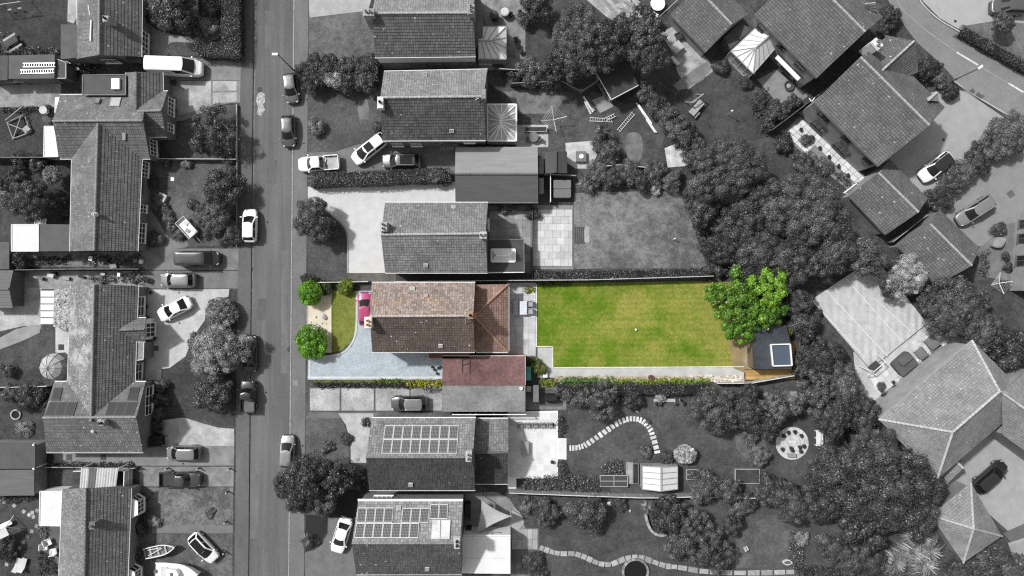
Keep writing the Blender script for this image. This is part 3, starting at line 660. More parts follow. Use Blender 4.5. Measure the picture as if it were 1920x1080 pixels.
def skylight(root, quad, mat=None, frame=None, h=.1, name='roof_window'):
    q = [p if isinstance(p, Vector) else P(*p) for p in quad]; c = sum(q, Vector()) / 4
    n = (q[1] - q[0]).cross(q[3] - q[0]).normalized(); n = n if n.z > 0 else -n
    m = MB(); top = [p + n * h for p in q]; inn = [p + (c - p) * .14 + n * h for p in q]
    for i in range(4):
        j = (i + 1) % 4; m.face([q[i], q[j], top[j], top[i]]); m.face([top[i], top[j], inn[j], inn[i]])
    o = m.build(name, frame or WHITE, root); MB().face([p - n * .01 for p in inn]).build('pane', mat or glassm(.3), o); return o

def on_slope(E0, E1, R0, R1):
    """maps (u along eave, v up the slope) onto a roof plane"""
    def f(u, v, h=.08):
        n = (E1 - E0).cross(R0 - E0).normalized(); n = n if n.z > 0 else -n
        return (E0 * (1 - u) + E1 * u) * (1 - v) + (R0 * (1 - u) + R1 * u) * v + n * h
    return f

def pix_on_plane(px, py, p0, n, h=0.):
    """point of a plane seen at a photograph pixel (plan survey of roof fittings)"""
    o = Vector((0, 0, H)); d2 = (P(px, py, 0) - o); n = n.normalized(); t = ((p0 + n * h) - o).dot(n) / d2.dot(n); return o + d2 * t

def solar(root, roof, plane, corners, nu, nv, skip=(), gap=.03, frame=.62, name='solar_panel', cell=None):
    p0, n = plane; q = [pix_on_plane(x, y, p0, n, .13) for x, y in corners]
    L, W = (q[1] - q[0]).length, (q[3] - q[0]).length; gu, gv = gap / L / 2, gap / W / 2; fm = plain(frame, .35, .5)
    def at(u, v): return (q[0] * (1 - u) + q[1] * u) * (1 - v) + (q[3] * (1 - u) + q[2] * u) * v
    nn = n.normalized(); nn = nn if nn.z > 0 else -nn
    for i in range(nu):
        for j in range(nv):
            if (i, j) in skip: continue
            c = [at(i / nu + gu, j / nv + gv), at((i + 1) / nu - gu, j / nv + gv), at((i + 1) / nu - gu, (j + 1) / nv - gv), at(i / nu + gu, (j + 1) / nv - gv)]
            ce = sum(c, Vector()) / 4; m = MB(); lo = [p - nn * .05 for p in c]
            e1 = .045 / ((c[1] - c[0]).length) * 2; inn = [p + (ce - p) * e1 for p in c]
            for k in range(4):
                l = (k + 1) % 4; m.face([lo[k], lo[l], c[l], c[k]]); m.face([c[k], c[l], inn[l], inn[k]])
            lu, lv = (inn[1] - inn[0]).length, (inn[3] - inn[0]).length
            m.face([p - nn * .004 for p in inn], [(0, 0), (lu, 0), (lu, lv), (0, lv)], 1)
            m.build(name, [fm, cell or solarm()], roof)

def nrm(a, b, c):
    n = (b - a).cross(c - a); return n if n.z > 0 else -n

def conservatory(name, label, pts, slopes, z, mat_bar, glass, bars=6, wallm=None, root=None, ridges=(), bw=.08):
    """glazed roof: frame posts, glazing bars and one pane per bay"""
    r = root or empty(name, P(*pts[0], G), label, 'conservatory'); w = [P(x, y, z) for x, y in pts]
    walls(r, w, .65, wallm or WHITE2, 'dwarf_wall')
    for a, b in zip(w, w[1:] + w[:1]):
        n = max(1, round((b - a).length / 1.0))
        m = MB().bar(a, b, .1, .1)
        for k in range(n): m.bar((a + (b - a) * k / n) * 1.0 - UPV * (z - .65), a + (b - a) * k / n, .07)
        fr = m.build('wall_frame', mat_bar, r)
        for k in range(n):
            p, q = a + (b - a) * (k + .06) / n, a + (b - a) * (k + .94) / n
            MB().face([Vector((p.x, p.y, .67)), Vector((q.x, q.y, .67)), Vector((q.x, q.y, z - .06)), Vector((p.x, p.y, z - .06))]).build('pane', clearglass((.3, .3, .3), .6), fr)
    done = set()
    for sl, nb in slopes:
        q = [P(*p) for p in sl]                       # eave0, eave1, top1, top0
        if len(q) == 3: q.append(q[2])
        for k in range(nb):
            u0, u1 = k / nb, (k + 1) / nb
            c = [q[0] * (1 - u0) + q[1] * u0, q[0] * (1 - u1) + q[1] * u1, q[3] * (1 - u1) + q[2] * u1, q[3] * (1 - u0) + q[2] * u0]
            c = c if (c[2] - c[3]).length > .02 else c[:3]
            MB().face([p + UPV * .03 for p in c]).build('roof_pane', glass, r)
        m = MB()
        for k in range(nb + 1):
            hip = (tuple(round(v, 2) for v in (q[0] + (q[1] - q[0]) * k / nb)), tuple(round(v, 2) for v in (q[3] + (q[2] - q[3]) * k / nb)))
            if hip in done: continue
            done.add(hip); m.bar(q[0] + (q[1] - q[0]) * k / nb + UPV * .07, q[3] + (q[2] - q[3]) * k / nb + UPV * .07, bw, .06)
        m.bar(q[0] + UPV * .05, q[1] + UPV * .05, bw * 1.4, .1)
        rk = tuple(sorted(tuple(round(v, 2) for v in p) for p in q[2:]))
        if (q[2] - q[3]).length > .05 and rk not in done: done.add(rk); m.bar(q[3] + UPV * .1, q[2] + UPV * .1, bw * 1.8, .12)
        m.build('glazing_bars', mat_bar, r)
    return r

# roof finishes
R_L = roofm(.155, .26, .45, .35, dark=.40, var=.35); R_LW = roofm(.145, .26, .45, .45, dark=.7, moss=.26, mossamt=.25, var=.35)
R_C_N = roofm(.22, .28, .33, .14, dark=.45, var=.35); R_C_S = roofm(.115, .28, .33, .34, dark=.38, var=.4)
R_C4N = roofm(.19, .28, .33, .15, dark=.42, var=.38); R_C4S = R_C4N
RDG = gm(.36, var=.35, sc=3)
BRK = brickm(.13, .19, .2, .22, .075); BRKD = brickm(.10, .14, .15, .22, .075); REND = gm(.62, var=.12); FELT = gm(.085, var=.2, sc=.5, spec=.3)

# --- L1 top-left bungalow
h = house('bungalow', 'top left bungalow with a solar heater beside its ridge', 190, 100)
d1 = gable(h, [(145, -60), (145, 110), (264, 106), (266, -60)], 2.7, 5.3, R_LW, R_L, BRK, rid=[(187, -62), (186, 103)], ridge_mat=gm(.24))
flat_roof(h, [(114, 46), (148, 46), (146, 108), (114, 111)], 2.75, gm(.10, var=.2), BRK)
pl = (d1['Ae'], nrm(d1['Ae'], d1['Be'], d1['R0']))
solar(h, d1['roof'], pl, [(155, 40), (168, 39), (168, 74), (154, 75)], 1, 5, frame=.2, cell=gm(.16), name='solar_heater_panel')
MB().bar(pix_on_plane(171, 38, *pl, .2), pix_on_plane(169.5, 77, *pl, .2), .14).build('header_pipe', plain(.7), h)
MB().bar(pix_on_plane(165.5, 9, *pl, .06), pix_on_plane(168.5, 29, *pl, .06), .09).build('vent_pipe', plain(.5), h)
chimney(h, 198, 35, 3.6, 5.9, .62, .6, gm(.33), 1, potm=gm(.05))
xe = (d1['D'], d1['C']); win_x(h, xe, 60, 99, 1.0, 2.3, 4, 2)
ys = d1['B'].y; win_y(h, ys, 194, 222, 1.0, 2.1, 3, 1)
q0 = P(225, 108, 2.4); MB().prism([P(236, 107, 2.4), P(262, 107, 2.4), P(262, 117, 2.4), P(240, 117, 2.4)], 2.3, 2.42).build('porch_roof', gm(.07), h)
MB().box(P(256, 113, 1), (.12, .12, 2.2), z0=G).build('porch_post', WHITE, h)

# --- garage with ladders
h = house('garage', 'flat-roofed garage with two ladders lying on its roof', 60, 150, 'garage')
flat_roof(h, [(16, 104), (103, 102), (102, 147), (16, 148)], 2.5, gm(.10, var=.2), gm(.14), rim=None)
flat_roof(h, [(104, 110), (124, 117), (124, 147), (104, 147)], 2.2, FELT, gm(.12), rim=plain(.3))
h = house('shed', 'small dark shed at the left edge by the ladder garage', 5, 150, 'shed')
flat_roof(h, [(-30, 104), (15, 104), (14, 150), (-30, 152)], 2.3, gm(.075), gm(.1))

# --- L2 cross-shaped bungalow
h = house('bungalow', 'large cross-shaped bungalow with a white flat-roofed annexe, left', 180, 380)
d2 = gable(h, [(113, 178), (274, 177), (281, 297), (112, 297)], 2.7, 5.4, R_LW, R_L, BRK, rid=[(99, 227), (268, 226)], ridge_mat=gm(.25))
d2b = gable(h, [(258, 173), (314, 171), (312, 256), (260, 257)], 2.7, 4.5, R_LW, R_L, BRK, rid=[(258, 209), (303, 207)], ridge_mat=gm(.25))
d3 = gable(h, [(136, 240), (131, 471), (257, 471), (268, 240)], 2.7, 5.3, R_LW, R_L, BRK, rid=[(184, 232), (177, 470)], ridge_mat=gm(.22))
d4 = gable(h, [(236, 136), (236, 215), (305, 215), (304, 136)], 2.7, 4.3, R_LW, R_L, BRK, rid=[(256, 135), (256, 218)])
flat_roof(h, [(155, 141), (236, 140), (236, 178), (155, 178)], 3.3, gm(.085, var=.15), BRK, rim=gm(.2), inset=.3)
skylight(h, [(211, 148, 3.32), (226, 148, 3.32), (226, 168, 3.32), (211, 168, 3.32)], plain(.75), h=.25)
pl = (d2['Ae'], nrm(d2['Ae'], d2['Be'], d2['R0']))
skylight(h, [pix_on_plane(x, y, *pl, .02) for x, y in ((209, 184), (228, 184), (224, 200), (206, 200))], gm(.4), gm(.35), .12)
skylight(h, [pix_on_plane(x, y, *pl, .02) for x, y in ((181, 187), (190, 187), (187, 196), (179, 196))], gm(.2), gm(.18), .25)
pl = (d2['Ce'], nrm(d2['Ce'], d2['De'], d2['R0']))
skylight(h, [pix_on_plane(x, y, *pl, .02) for x, y in ((229, 249), (236, 249), (236, 262), (230, 262))], gm(.4), gm(.35), .12)
chimney(h, 178, 402, 4.9, 5.6, .3, .3, plain(.6), 1, potm=plain(.7))
flat_roof(h, [(73, 420), (132, 421), (131, 471), (73, 471)], 2.55, gm(.095, var=.12), BRK)
flat_roof(h, [(22, 421), (72.6, 421), (72.6, 471), (22, 471)], 2.56, gm(.62, var=.09), WHITE2, name='white_roof', rim=plain(.62))
xe = (d3['D'], d3['C'])
for a, b, c in ((303, 332, 4), (384, 399, 2), (418, 456, 4)): win_x(h, xe, a, b, 1.0, 2.35, c, 2)
win_x(h, (d2b['B'], d2b['C']), 184, 217, 1.0, 2.3, 4, 2); win_x(h, (d2b['B'], d2b['C']), 232, 248, 1.0, 2.2, 2, 2); win_x(h, (d2['B'], d2['C']), 262, 292, .9, 2.3, 4, 2)
MB().box(P(272, 350, 1), (.9, 2.2, .08), z0=2.2).build('porch_roof', gm(.07), h)
conservatory('conservatory', 'white lean-to conservatory with fanned glazing, left', [(85, 237), (103, 237), (111, 294), (83, 294)], [([(84, 237, 2.2), (83, 294, 2.2), (110, 294, 2.6), (102, 237, 2.6)], 5)], 2.2, plain(.6), gm(.75, rough=.3, var=.04))
conservatory('conservatory', 'narrow white lean-to by the cross-shaped bungalow', [(105, 183), (114, 183), (110, 210), (104, 212)], [([(105, 183, 2.2), (104, 212, 2.2), (110, 210, 2.4), (114, 183, 2.4)], 2)], 2.2, plain(.6), gm(.75, rough=.3, var=.04))

# --- L3 bungalow with solar on the cross wing
h = house('bungalow', 'bungalow with four dark solar arrays on its cross wing, left', 180, 700)
SPK = roofm(.20, .12, .14, .9, var=1.2, dark=.6, moss=.42, mossamt=.5, spot=.55)
d5 = gable(h, [(133, 536), (124, 790), (249, 790), (258, 536)], 2.7, 5.3, SPK, R_L, BRK, rid=[(177, 533), (171, 790)], ridge_mat=gm(.24))
d6 = gable(h, [(102, 716), (273, 716), (268, 848), (87, 848)], 2.7, 5.3, R_LW, R_L, BRK, rid=[(81, 783), (256, 782)], ridge_mat=gm(.26))
d7 = gable(h, [(240, 597), (273, 596), (272, 640), (240, 640)], 2.6, 3.9, R_LW, R_L, REND, rid=[(224, 619), (272, 617)])
pl = (d6['Ae'], nrm(d6['Ae'], d6['Be'], d6['R0']))
for q, nu in (([(93, 753), (145, 753), (137, 780), (83, 780)], 3), ([(101, 726), (117, 726), (111, 751), (95, 751)], 1), ([(204, 753), (258, 753), (248, 780), (196, 780)], 3), ([(244, 725), (262, 725), (256, 751), (237, 751)], 1)):
    solar(h, d6['roof'], pl, q, nu, 1, frame=.10, cell=plain((.035, .035, .036), .3, .5))
chimney(h, 191, 793, 4.4, 5.9, .6, .6, gm(.25), 1, potm=gm(.04))
MB().bar(P(183, 790, 5.6), P(190, 785, 5.9), .06).bar(P(183, 785, 5.9), P(188, 790, 5.6), .05).build('aerial', plain(.7), h)
MB().lathe(P(176, 808, 4.2), [(.25, 0), (.2, .3), (.02, .4)], 8).build('roof_vent', gm(.5), h)
flat_roof(h, [(101, 541), (136, 541), (136, 614), (100, 613)], 2.7, gm(.28, var=1.3, sc=5, sc2=14), BRK, name='gravel_roof')
fr = MB(); w = [P(76, 544, 2.3), P(101, 544, 2.6), P(101, 608, 2.6), P(76, 608, 2.3)]
for k in range(6): fr.bar(w[0] + (w[3] - w[0]) * k / 5 + UPV * .05, w[1] + (w[2] - w[1]) * k / 5 + UPV * .05, .07)
fo = fr.build('canopy_frame', gm(.12), h)
for k in range(5):
    MB().face([w[0] + (w[3] - w[0]) * (k + .05) / 5, w[1] + (w[2] - w[1]) * (k + .05) / 5, w[1] + (w[2] - w[1]) * (k + .95) / 5, w[0] + (w[3] - w[0]) * (k + .95) / 5]).build('canopy_panel', gm(.58, var=.08), fo)
for k in (0, 3): MB().box(w[k], (.1, .1, 2.2), z0=G).build('canopy_post', WHITE, h)
xe = (d5['D'], d5['C']); win_x(h, xe, 556, 592, 1.0, 2.35, 2, 2); win_x(h, xe, 682, 712, 1.0, 2.3, 2, 2); win_x(h, (d7['B'], d7['C']), 605, 632, .3, 2.3, 3, 2); win_x(h, (d6['B'], d6['C']), 724, 778, .9, 2.35, 3, 2)
flat_roof(h, [(253, 642), (270, 641), (269, 674), (253, 676)], 2.5, gm(.22), gm(.15), rim=gm(.5))
# --- round tent
t = empty('dome_tent', P(104, 688), 'round pale domed tent against the left bungalow', 'tent'); c = P(104, 688, 1)
m = MB(); nn = 10
for k in range(nn):
    a0, a1 = 2 * math.pi * k / nn, 2 * math.pi * (k + 1) / nn; pr = [(1.72, .0), (1.68, 1.2), (1.35, 1.75), (.75, 2.15), (0, 2.3)]
    for (r0, z0), (r1, z1) in zip(pr, pr[1:]):
        pts = [(c.x + r * math.cos(a), c.y + r * math.sin(a), G + z) for r, z, a in ((r0, z0, a0), (r0, z0, a1), (r1, z1, a1), (r1, z1, a0))]
        m.face(pts if r1 > 0 else pts[:3])
m.build('canopy', gm(.36, var=.2), t); m = MB()
for k in range(nn):
    a = 2 * math.pi * k / nn; m.tube([(c.x + r * math.cos(a), c.y + r * math.sin(a), G + z) for r, z in ((1.74, 0), (1.70, 1.2), (1.37, 1.77), (.76, 2.17), (0, 2.33))], .025, 4)
m.build('ribs', gm(.2), t)

# --- L4 bottom-left
h = house('garage', 'grey ribbed-roof double garage with white doors, lower left', 40, 930, 'garage')
CORR = gm(.12, var=.18, stretch=(.3, 2.2, 1), sc=1.5)
flat_roof(h, [(-40, 832), (66, 832), (66, 879), (-40, 879)], 2.5, gm(.085, var=.15), gm(.2)); flat_roof(h, [(-40, 882), (64, 881), (64, 929), (-40, 930)], 2.5, CORR, gm(.2))
w0, w1 = P(67, 834, 2.4), P(67, 878, 2.4); xw = P(64, 850, 2.3).x
MB().box((xw + .0, (w0.y + w1.y) / 2, 1.2), (.12, 2.9, 2.3), z0=G).build('door', gm(.02), h)
for yy in (w0.y, w1.y): MB().box((xw + .06, yy, 1), (.2, .16, 2.45), z0=G).build('door_frame', WHITE, h)
MB().box((xw + .06, (w0.y + w1.y) / 2, 1), (.2, 3.1, .16), z0=2.3).build('door_frame', WHITE, h)
y0, y1 = P(0, 884, 2.3).y, P(0, 927, 2.3).y; MB().box((P(63, 900, 2.3).x + .02, (y0 + y1) / 2, 1), (.14, abs(y1 - y0), 2.3), z0=G).build('door', gm(.65, var=.06), h)
h = house('bungalow', 'bungalow with a white lean-to and corrugated carport, bottom left', 180, 1000)
d8 = gable(h, [(117, 917), (108, 1140), (236, 1140), (245, 917)], 2.7, 5.3, roofm(.185, .26, .34, .25, dark=.55), R_L, BRK, rid=[(162, 915), (158, 1140)])
chimney(h, 176, 984, 4.3, 5.6, .6, .75, gm(.15), 1, zref=5.3)
flat_roof(h, [(75, 921), (116, 921), (115, 986), (74, 985)], 2.5, gm(.62, var=.09), WHITE2, name='white_roof', rim=plain(.66))
xe = d8['C'].x; bay(h, xe + .45, 930, 968, .9, 2.2, wall=BRK); bay(h, xe + .1, 1062, 1095, .9, 2.2, wall=BRK)
MB().box(P(248, 1000, 1), (.9, 1.6, .1), z0=2.2).build('porch_roof', gm(.12), h)
cp = empty('carport', P(190, 915), 'corrugated striped carport roof, lower left', 'carport')
a, b, c, d9 = P(152, 878, 2.5), P(222, 878, 2.4), P(217, 917, 2.4), P(149, 918, 2.5); n = 14
for k in range(n):
    u0, u1 = k / n, (k + 1) / n; m = MB(); p0, p1, p2, p3 = a + (b - a) * u0, a + (b - a) * u1, d9 + (c - d9) * u1, d9 + (c - d9) * u0
    mid, mid2 = (p0 + p1) / 2 + UPV * .05, (p3 + p2) / 2 + UPV * .05; m.face([p0, mid, mid2, p3]); m.face([mid, p1, p2, mid2])
    m.build('corrugated_sheet', gm(.13 if k in (3, 4, 5) else (.42, .46, .5)[k % 3], var=.2), cp)
for p in (a, b, c, d9): MB().box(p, (.1, .1, 2.3), z0=G).build('post', WHITE, cp)
gt = empty('gate', P(253, 896), 'white framed garden gate beside the striped carport', 'gate'); m = MB(); A, B = P(247, 878, .3), P(246, 913, .3)
for z in (.2, 1.0, 1.9): m.bar(Vector((A.x, A.y, z)), Vector((B.x, B.y, z)), .09)
for k in range(3): p = A + (B - A) * k / 2; m.bar(Vector((p.x, p.y, G)), Vector((p.x, p.y, 1.95)), .09)
m.build('frame', WHITE, gt); MB().face([Vector((A.x - .02, A.y, .2)), Vector((B.x - .02, B.y, .2)), Vector((B.x - .02, B.y, 1.9)), Vector((A.x - .02, A.y, 1.9))]).build('panel', gm(.5), gt)
h = house('shed', 'dark shed at the left edge beside the pale back patio', 5, 575, 'shed'); gable(h, [(-40, 507), (25, 507), (24, 577), (-40, 577)], 2.2, 2.8, gm(.13, stretch=(.3, 3, 1), sc=2), gm(.15, stretch=(.3, 3, 1), sc=2), gm(.12), fascia=False)
h = house('shed', 'low grey shed left of the white-roofed annexe', 5, 490, 'shed'); flat_roof(h, [(-40, 452), (17, 454), (17, 505), (-40, 505)], 2.1, gm(.10), gm(.08))
# --- middle column, top to bottom
WGL = gm(.68, rough=.25, var=.05)
h = house('house', 'top middle house with two chimneys and a white upper wall', 800, 110)
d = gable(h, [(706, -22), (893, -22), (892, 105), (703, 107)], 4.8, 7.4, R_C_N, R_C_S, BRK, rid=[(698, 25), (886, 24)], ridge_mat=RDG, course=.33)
MB().bar(Vector((d['D'].x, d['D'].y - .03, 3.65)), Vector((d['C'].x, d['C'].y - .03, 3.65)), .08, 2.1).build('white_cladding', plain(.85), h)
win_y(h, d['C'].y, 786, 800, 1.0, 2.6, 1, 2, glass=GLASS, frame=gm(.12)); win_y(h, d['C'].y, 812, 828, 2.0, 2.9, 2, 1, frame=gm(.15))
chimney(h, 691, 23, 4.0, 8.0, 1.2, .75, gm(.3), 2); chimney(h, 883, 17, 5.5, 8.2, .7, 1.0, gm(.3), 2)
walls(h, [P(x, y, 3) for x, y in ((892, -20), (905, 10), (905, 70), (892, 90))], 3.2, gm(.15), 'side_wing')
conservatory('conservatory', 'white hipped conservatory behind the top middle house', [(897, 50), (949, 50), (949, 111), (897, 111)],
             [([(897, 111, 2.3), (949, 111, 2.3), (922, 77, 3.3), (897, 77, 3.3)], 4), ([(949, 111, 2.3), (949, 50, 2.3), (922, 77, 3.3)], 3), ([(949, 50, 2.3), (897, 50, 2.3), (897, 77, 3.3), (922, 77, 3.3)], 3)], 2.3, gm(.32), WGL)
h = house('house', 'second middle house with a star-shaped conservatory and white chimney', 810, 265)
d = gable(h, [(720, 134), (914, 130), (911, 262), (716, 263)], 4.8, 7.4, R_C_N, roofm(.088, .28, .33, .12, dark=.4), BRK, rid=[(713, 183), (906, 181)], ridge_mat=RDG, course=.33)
MB().bar(Vector((d['D'].x, d['D'].y - .03, 4.1)), Vector((d['C'].x, d['C'].y - .03, 4.1)), .08, 1.2).build('white_cladding', plain(.85), h)
win_y(h, d['C'].y, 735, 755, 1.0, 2.4, 2, 2); win_y(h, d['C'].y, 770, 790, 1.0, 2.4, 2, 2); win_y(h, d['C'].y, 870, 890, 2.8, 3.8, 2, 1)
m = MB(); ypw = d['C'].y; xa, xb = P(825, 0, 2.5).x, P(860, 0, 2.5).x
slope(m, [Vector((xa, ypw, 2.4)), Vector((xa, ypw - 1.0, 2.2)), Vector(((xa + xb) / 2, ypw - 1.0, 3.0)), Vector(((xa + xb) / 2, ypw, 3.0))]); slope(m, [Vector((xb, ypw, 2.4)), Vector((xb, ypw - 1.0, 2.2)), Vector(((xa + xb) / 2, ypw - 1.0, 3.0)), Vector(((xa + xb) / 2, ypw, 3.0))])
m.build('porch_roof', R_C_S, h)
chimney(h, 713, 192, 3.5, 7.7, .62, 1.2, gm(.6), 1, potm=gm(.04)); chimney(h, 907, 176, 5.5, 7.9, .4, 1.0, gm(.25), 0)
MB().bar(P(893, 187, 7.3), P(893, 164, 9.2), .05).bar(P(891, 187, 7.6), P(898, 184, 7.6), .05).build('aerial', plain(.6), h)
for x, y in ((797, 141), (847, 245)):
    s = (d['Ae'], nrm(d['Ae'], d['Be'], d['R0'])) if y < 180 else (d['Ce'], nrm(d['Ce'], d['De'], d['R0']))
    skylight(h, [pix_on_plane(x + a, y + b, *s, .02) for a, b in ((-4, -3), (4, -3), (4, 3), (-4, 3))], gm(.2), gm(.6), .15, 'roof_vent')
conservatory('conservatory', 'star-ribbed conservatory behind the second middle house', [(914, 196), (968, 196), (968, 264), (914, 264)],
             [([(914, 196, 2.4), (914, 264, 2.4), (939, 233, 3.2), (939, 222, 3.2)], 5), ([(914, 264, 2.4), (968, 264, 2.4), (939, 233, 3.2)], 4), ([(968, 264, 2.4), (968, 196, 2.4), (939, 222, 3.2), (939, 233, 3.2)], 5), ([(968, 196, 2.4), (914, 196, 2.4), (939, 222, 3.2)], 4)], 2.4, plain(.78), clearglass((.6, .6, .6), .6), bw=.13)
h = house('garage', 'double-width garage with a light and a dark roof half', 930, 378, 'garage')
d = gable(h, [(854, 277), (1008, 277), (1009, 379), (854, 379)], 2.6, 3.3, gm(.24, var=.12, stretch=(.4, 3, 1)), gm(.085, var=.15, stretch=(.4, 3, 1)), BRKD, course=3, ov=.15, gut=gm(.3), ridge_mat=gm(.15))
MB().box((d['A'].x - .06, P(0, 305, 1.2).y, 1.2), (.1, 2.2, 2.1), z0=G).build('door', gm(.75, var=.04), h)
MB().box((d['A'].x - .06, P(0, 352, 1.2).y, 1.2), (.1, 2.2, 2.1), z0=G).build('door', gm(.2), h)
h = house('shed', 'dark ribbed shed with a lean-to strip beside the double garage', 1042, 325, 'shed')
gable(h, [(1022, 286), (1022, 325), (1063, 325), (1063, 284)], 2.1, 2.5, gm(.075, stretch=(3, .4, 1)), gm(.06, stretch=(3, .4, 1)), gm(.06), course=3, ov=.1, fascia=False)
for i, (a, b) in enumerate(((296, 326), (334, 363))): tag(MB().box(P(1015, (a + b) / 2, 1.5), (.55, (b - a) / S * .97, .1), z0=1.6).box(P(1015, (a + b) / 2, 1.5), (.45, (b - a) / S * .9, 1.4), z0=G).build('store_cupboard', gm(.22, stretch=(1, 4, 1))), ['upper narrow store beside the double garage', 'lower narrow store beside the double garage'][i], 'store')
h = house('house', 'third middle house with a dark flat extension and lantern light', 820, 515)
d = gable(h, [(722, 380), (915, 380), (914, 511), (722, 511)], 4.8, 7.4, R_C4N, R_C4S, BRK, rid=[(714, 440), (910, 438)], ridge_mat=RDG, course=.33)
chimney(h, 719, 425, 4.5, 8.0, .75, .95, gm(.42), 2); chimney(h, 906, 441, 5.5, 8.0, .7, .7, gm(.4), 2)
for x, y in ((850, 389), (798, 497)):
    s = (d['Ae'], nrm(d['Ae'], d['Be'], d['R0'])) if y < 440 else (d['Ce'], nrm(d['Ce'], d['De'], d['R0']))
    skylight(h, [pix_on_plane(x + a, y + b, *s, .02) for a, b in ((-4, -3), (4, -3), (4, 3), (-4, 3))], gm(.3), gm(.6), .15, 'roof_vent')
flat_roof(h, [(914, 450), (982, 449), (983, 510), (914, 510)], 2.9, gm(.062, var=.15), BRKD, rim=gm(.16))
MB().bar(P(914, 511.5, 2.9), P(983, 510.5, 2.9), .08, .14).build('gutter', WHITE, h)
lan = [P(921, 467, 2.95), P(966, 467, 2.95), P(966, 491, 2.95), P(921, 491, 2.95)]; ra, rb = P(931, 479, 3.5), P(956, 479, 3.5); m = MB()
for a, b in ((0, 1), (1, 2), (2, 3), (3, 0)): m.bar(lan[a], lan[b], .12, .2)
for a, b in ((lan[0], ra), (lan[3], ra), (lan[1], rb), (lan[2], rb), (ra, rb), ((lan[0] + lan[1]) / 2, (ra + rb) / 2), ((lan[2] + lan[3]) / 2, (ra + rb) / 2)): m.bar(a, b, .09)
lo = m.build('roof_lantern', plain(.85), h)
for f in ([lan[0], lan[1], rb, ra], [lan[2], lan[3], ra, rb], [lan[1], lan[2], rb], [lan[3], lan[0], ra]): MB().face(f).build('pane', gm(.72, rough=.2, var=.05), lo)
for a, b in ((760, 775), (810, 830), (860, 880)): win_y(h, d['C'].y, a, b, 1.0, 2.4, 2, 1)
win_x(h, d['B'].x, 410, 432, 1.0, 2.4, 2, 2)

# --- the coloured house
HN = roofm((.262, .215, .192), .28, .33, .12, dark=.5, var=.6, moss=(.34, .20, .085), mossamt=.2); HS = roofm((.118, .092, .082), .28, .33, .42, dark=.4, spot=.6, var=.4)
HE = roofm((.27, .178, .15), .28, .33, .02, dark=.45, var=.35); HBR = brickm((.30, .13, .08), (.36, .18, .11), (.4, .36, .3), .22, .075)
h = house('house', 'coloured house with a pinkish and a dark brown roof slope', 800, 660)
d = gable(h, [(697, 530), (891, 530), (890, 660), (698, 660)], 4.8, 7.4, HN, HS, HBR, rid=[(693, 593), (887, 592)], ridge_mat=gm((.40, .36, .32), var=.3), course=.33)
chimney(h, 690, 605, 4.0, 7.9, .75, 1.15, gm((.66, .60, .54)), 2, potm=gm((.55, .3, .2))); chimney(h, 882, 591, 5.8, 7.9, .55, .75, gm((.34, .24, .15)), 1, potm=gm(.03)); MB().box(P(888, 592, 7.2), (.6, .6, .5), z0=6.7).build('chimney_shoulder', gm((.42, .2, .11)), h)
MB().bar(P(872, 607, 7.0), P(876, 580, 9.6), .05).bar(P(871, 583, 9.2), P(880, 577, 9.5), .04).bar(P(870, 588, 9.0), P(881, 584, 9.1), .04).build('aerial', plain((.6, .55, .45)), h)
for x, y, c in ((774, 542, .65), (799, 555, (.6, .25, .2)), (826, 648, .65)):
    s = (d['Ae'], nrm(d['Ae'], d['Be'], d['R0'])) if y < 590 else (d['Ce'], nrm(d['Ce'], d['De'], d['R0']))
    skylight(h, [pix_on_plane(x + a, y + b, *s, .02) for a, b in ((-4, -3), (4, -3), (4, 3), (-4, 3))], gm(.35), gm(c), .15, 'roof_vent')
E1, E2, E3, E4, T1 = (884, 534, 2.6), (953, 533, 2.6), (953, 660, 2.6), (884, 660, 2.6), (888, 593, 4.7)
roofpoly(h, [[E1, E2, T1], [E2, E3, T1], [E3, E4, T1]], [HE], .33, [(T1, E2), (T1, E3)], gm((.35, .21, .16), var=.25))
walls(h, [P(884, 538, 2.5), P(948, 538, 2.5), P(948, 655, 2.5), P(884, 655, 2.5)], 2.45, HBR)
MB().bar(P(893, 661, 2.5), P(954, 661, 2.5), .1, .1).build('gutter', WHITE, h); MB().bar(P(954, 533, 2.5), P(954, 661, 2.5), .1, .1).build('gutter', WHITE, h)
flat_roof(h, [(804, 662), (880, 661), (880, 671), (804, 672)], 2.6, gm((.15, .075, .06)), None, name='porch_roof')
for x in (806, 878): MB().box(P(x, 670, 1.2), (.1, .1, 2.3), z0=G).build('porch_post', WHITE, h)
for a, b in ((545, 575), (625, 650)): win_x(h, d['A'].x, a, b, 1.0, 2.4, 3, 2, out=-1)
win_x(h, P(948, 0, 2.5).x, 570, 620, .2, 2.2, 4, 1); win_y(h, d['C'].y, 720, 740, 1.2, 2.2, 2, 1)
h = house('garage', 'flat garage with a weathered red felt roof beside the coloured house', 900, 722, 'garage')
flat_roof(h, [(830, 667), (985, 667), (985, 722.6), (829, 722.6)], 2.6, gm((.145, .082, .08), var=.45, sc=.35, sc2=3), HBR, rim=None)
MB().bar(P(830, 667, 2.62), P(985, 667, 2.62), .1, .1).build('roof_edge', gm((.5, .45, .42)), h); MB().bar(P(985, 667, 2.62), P(985, 722, 2.62), .08, .08).build('roof_edge', gm((.4, .36, .36)), h)
MB().box((P(830, 0, 2.6).x + .05, P(0, 695, 1.2).y, 1), (.1, 2.3, 2.1), z0=G).build('door', gm((.5, .5, .52)), h)
m = MB()
for a, b in (((867, 670), (867, 700)), ((881, 670), (881, 700)), ((867, 685), (881, 682)), ((867, 675), (880, 672))): m.bar(P(*a, 2.66), P(*b, 2.66), .05)
m.build('cable_loop', gm((.05, .03, .03)), h)
h = house('garage', 'flat garage with a plain grey felt roof', 900, 771, 'garage')
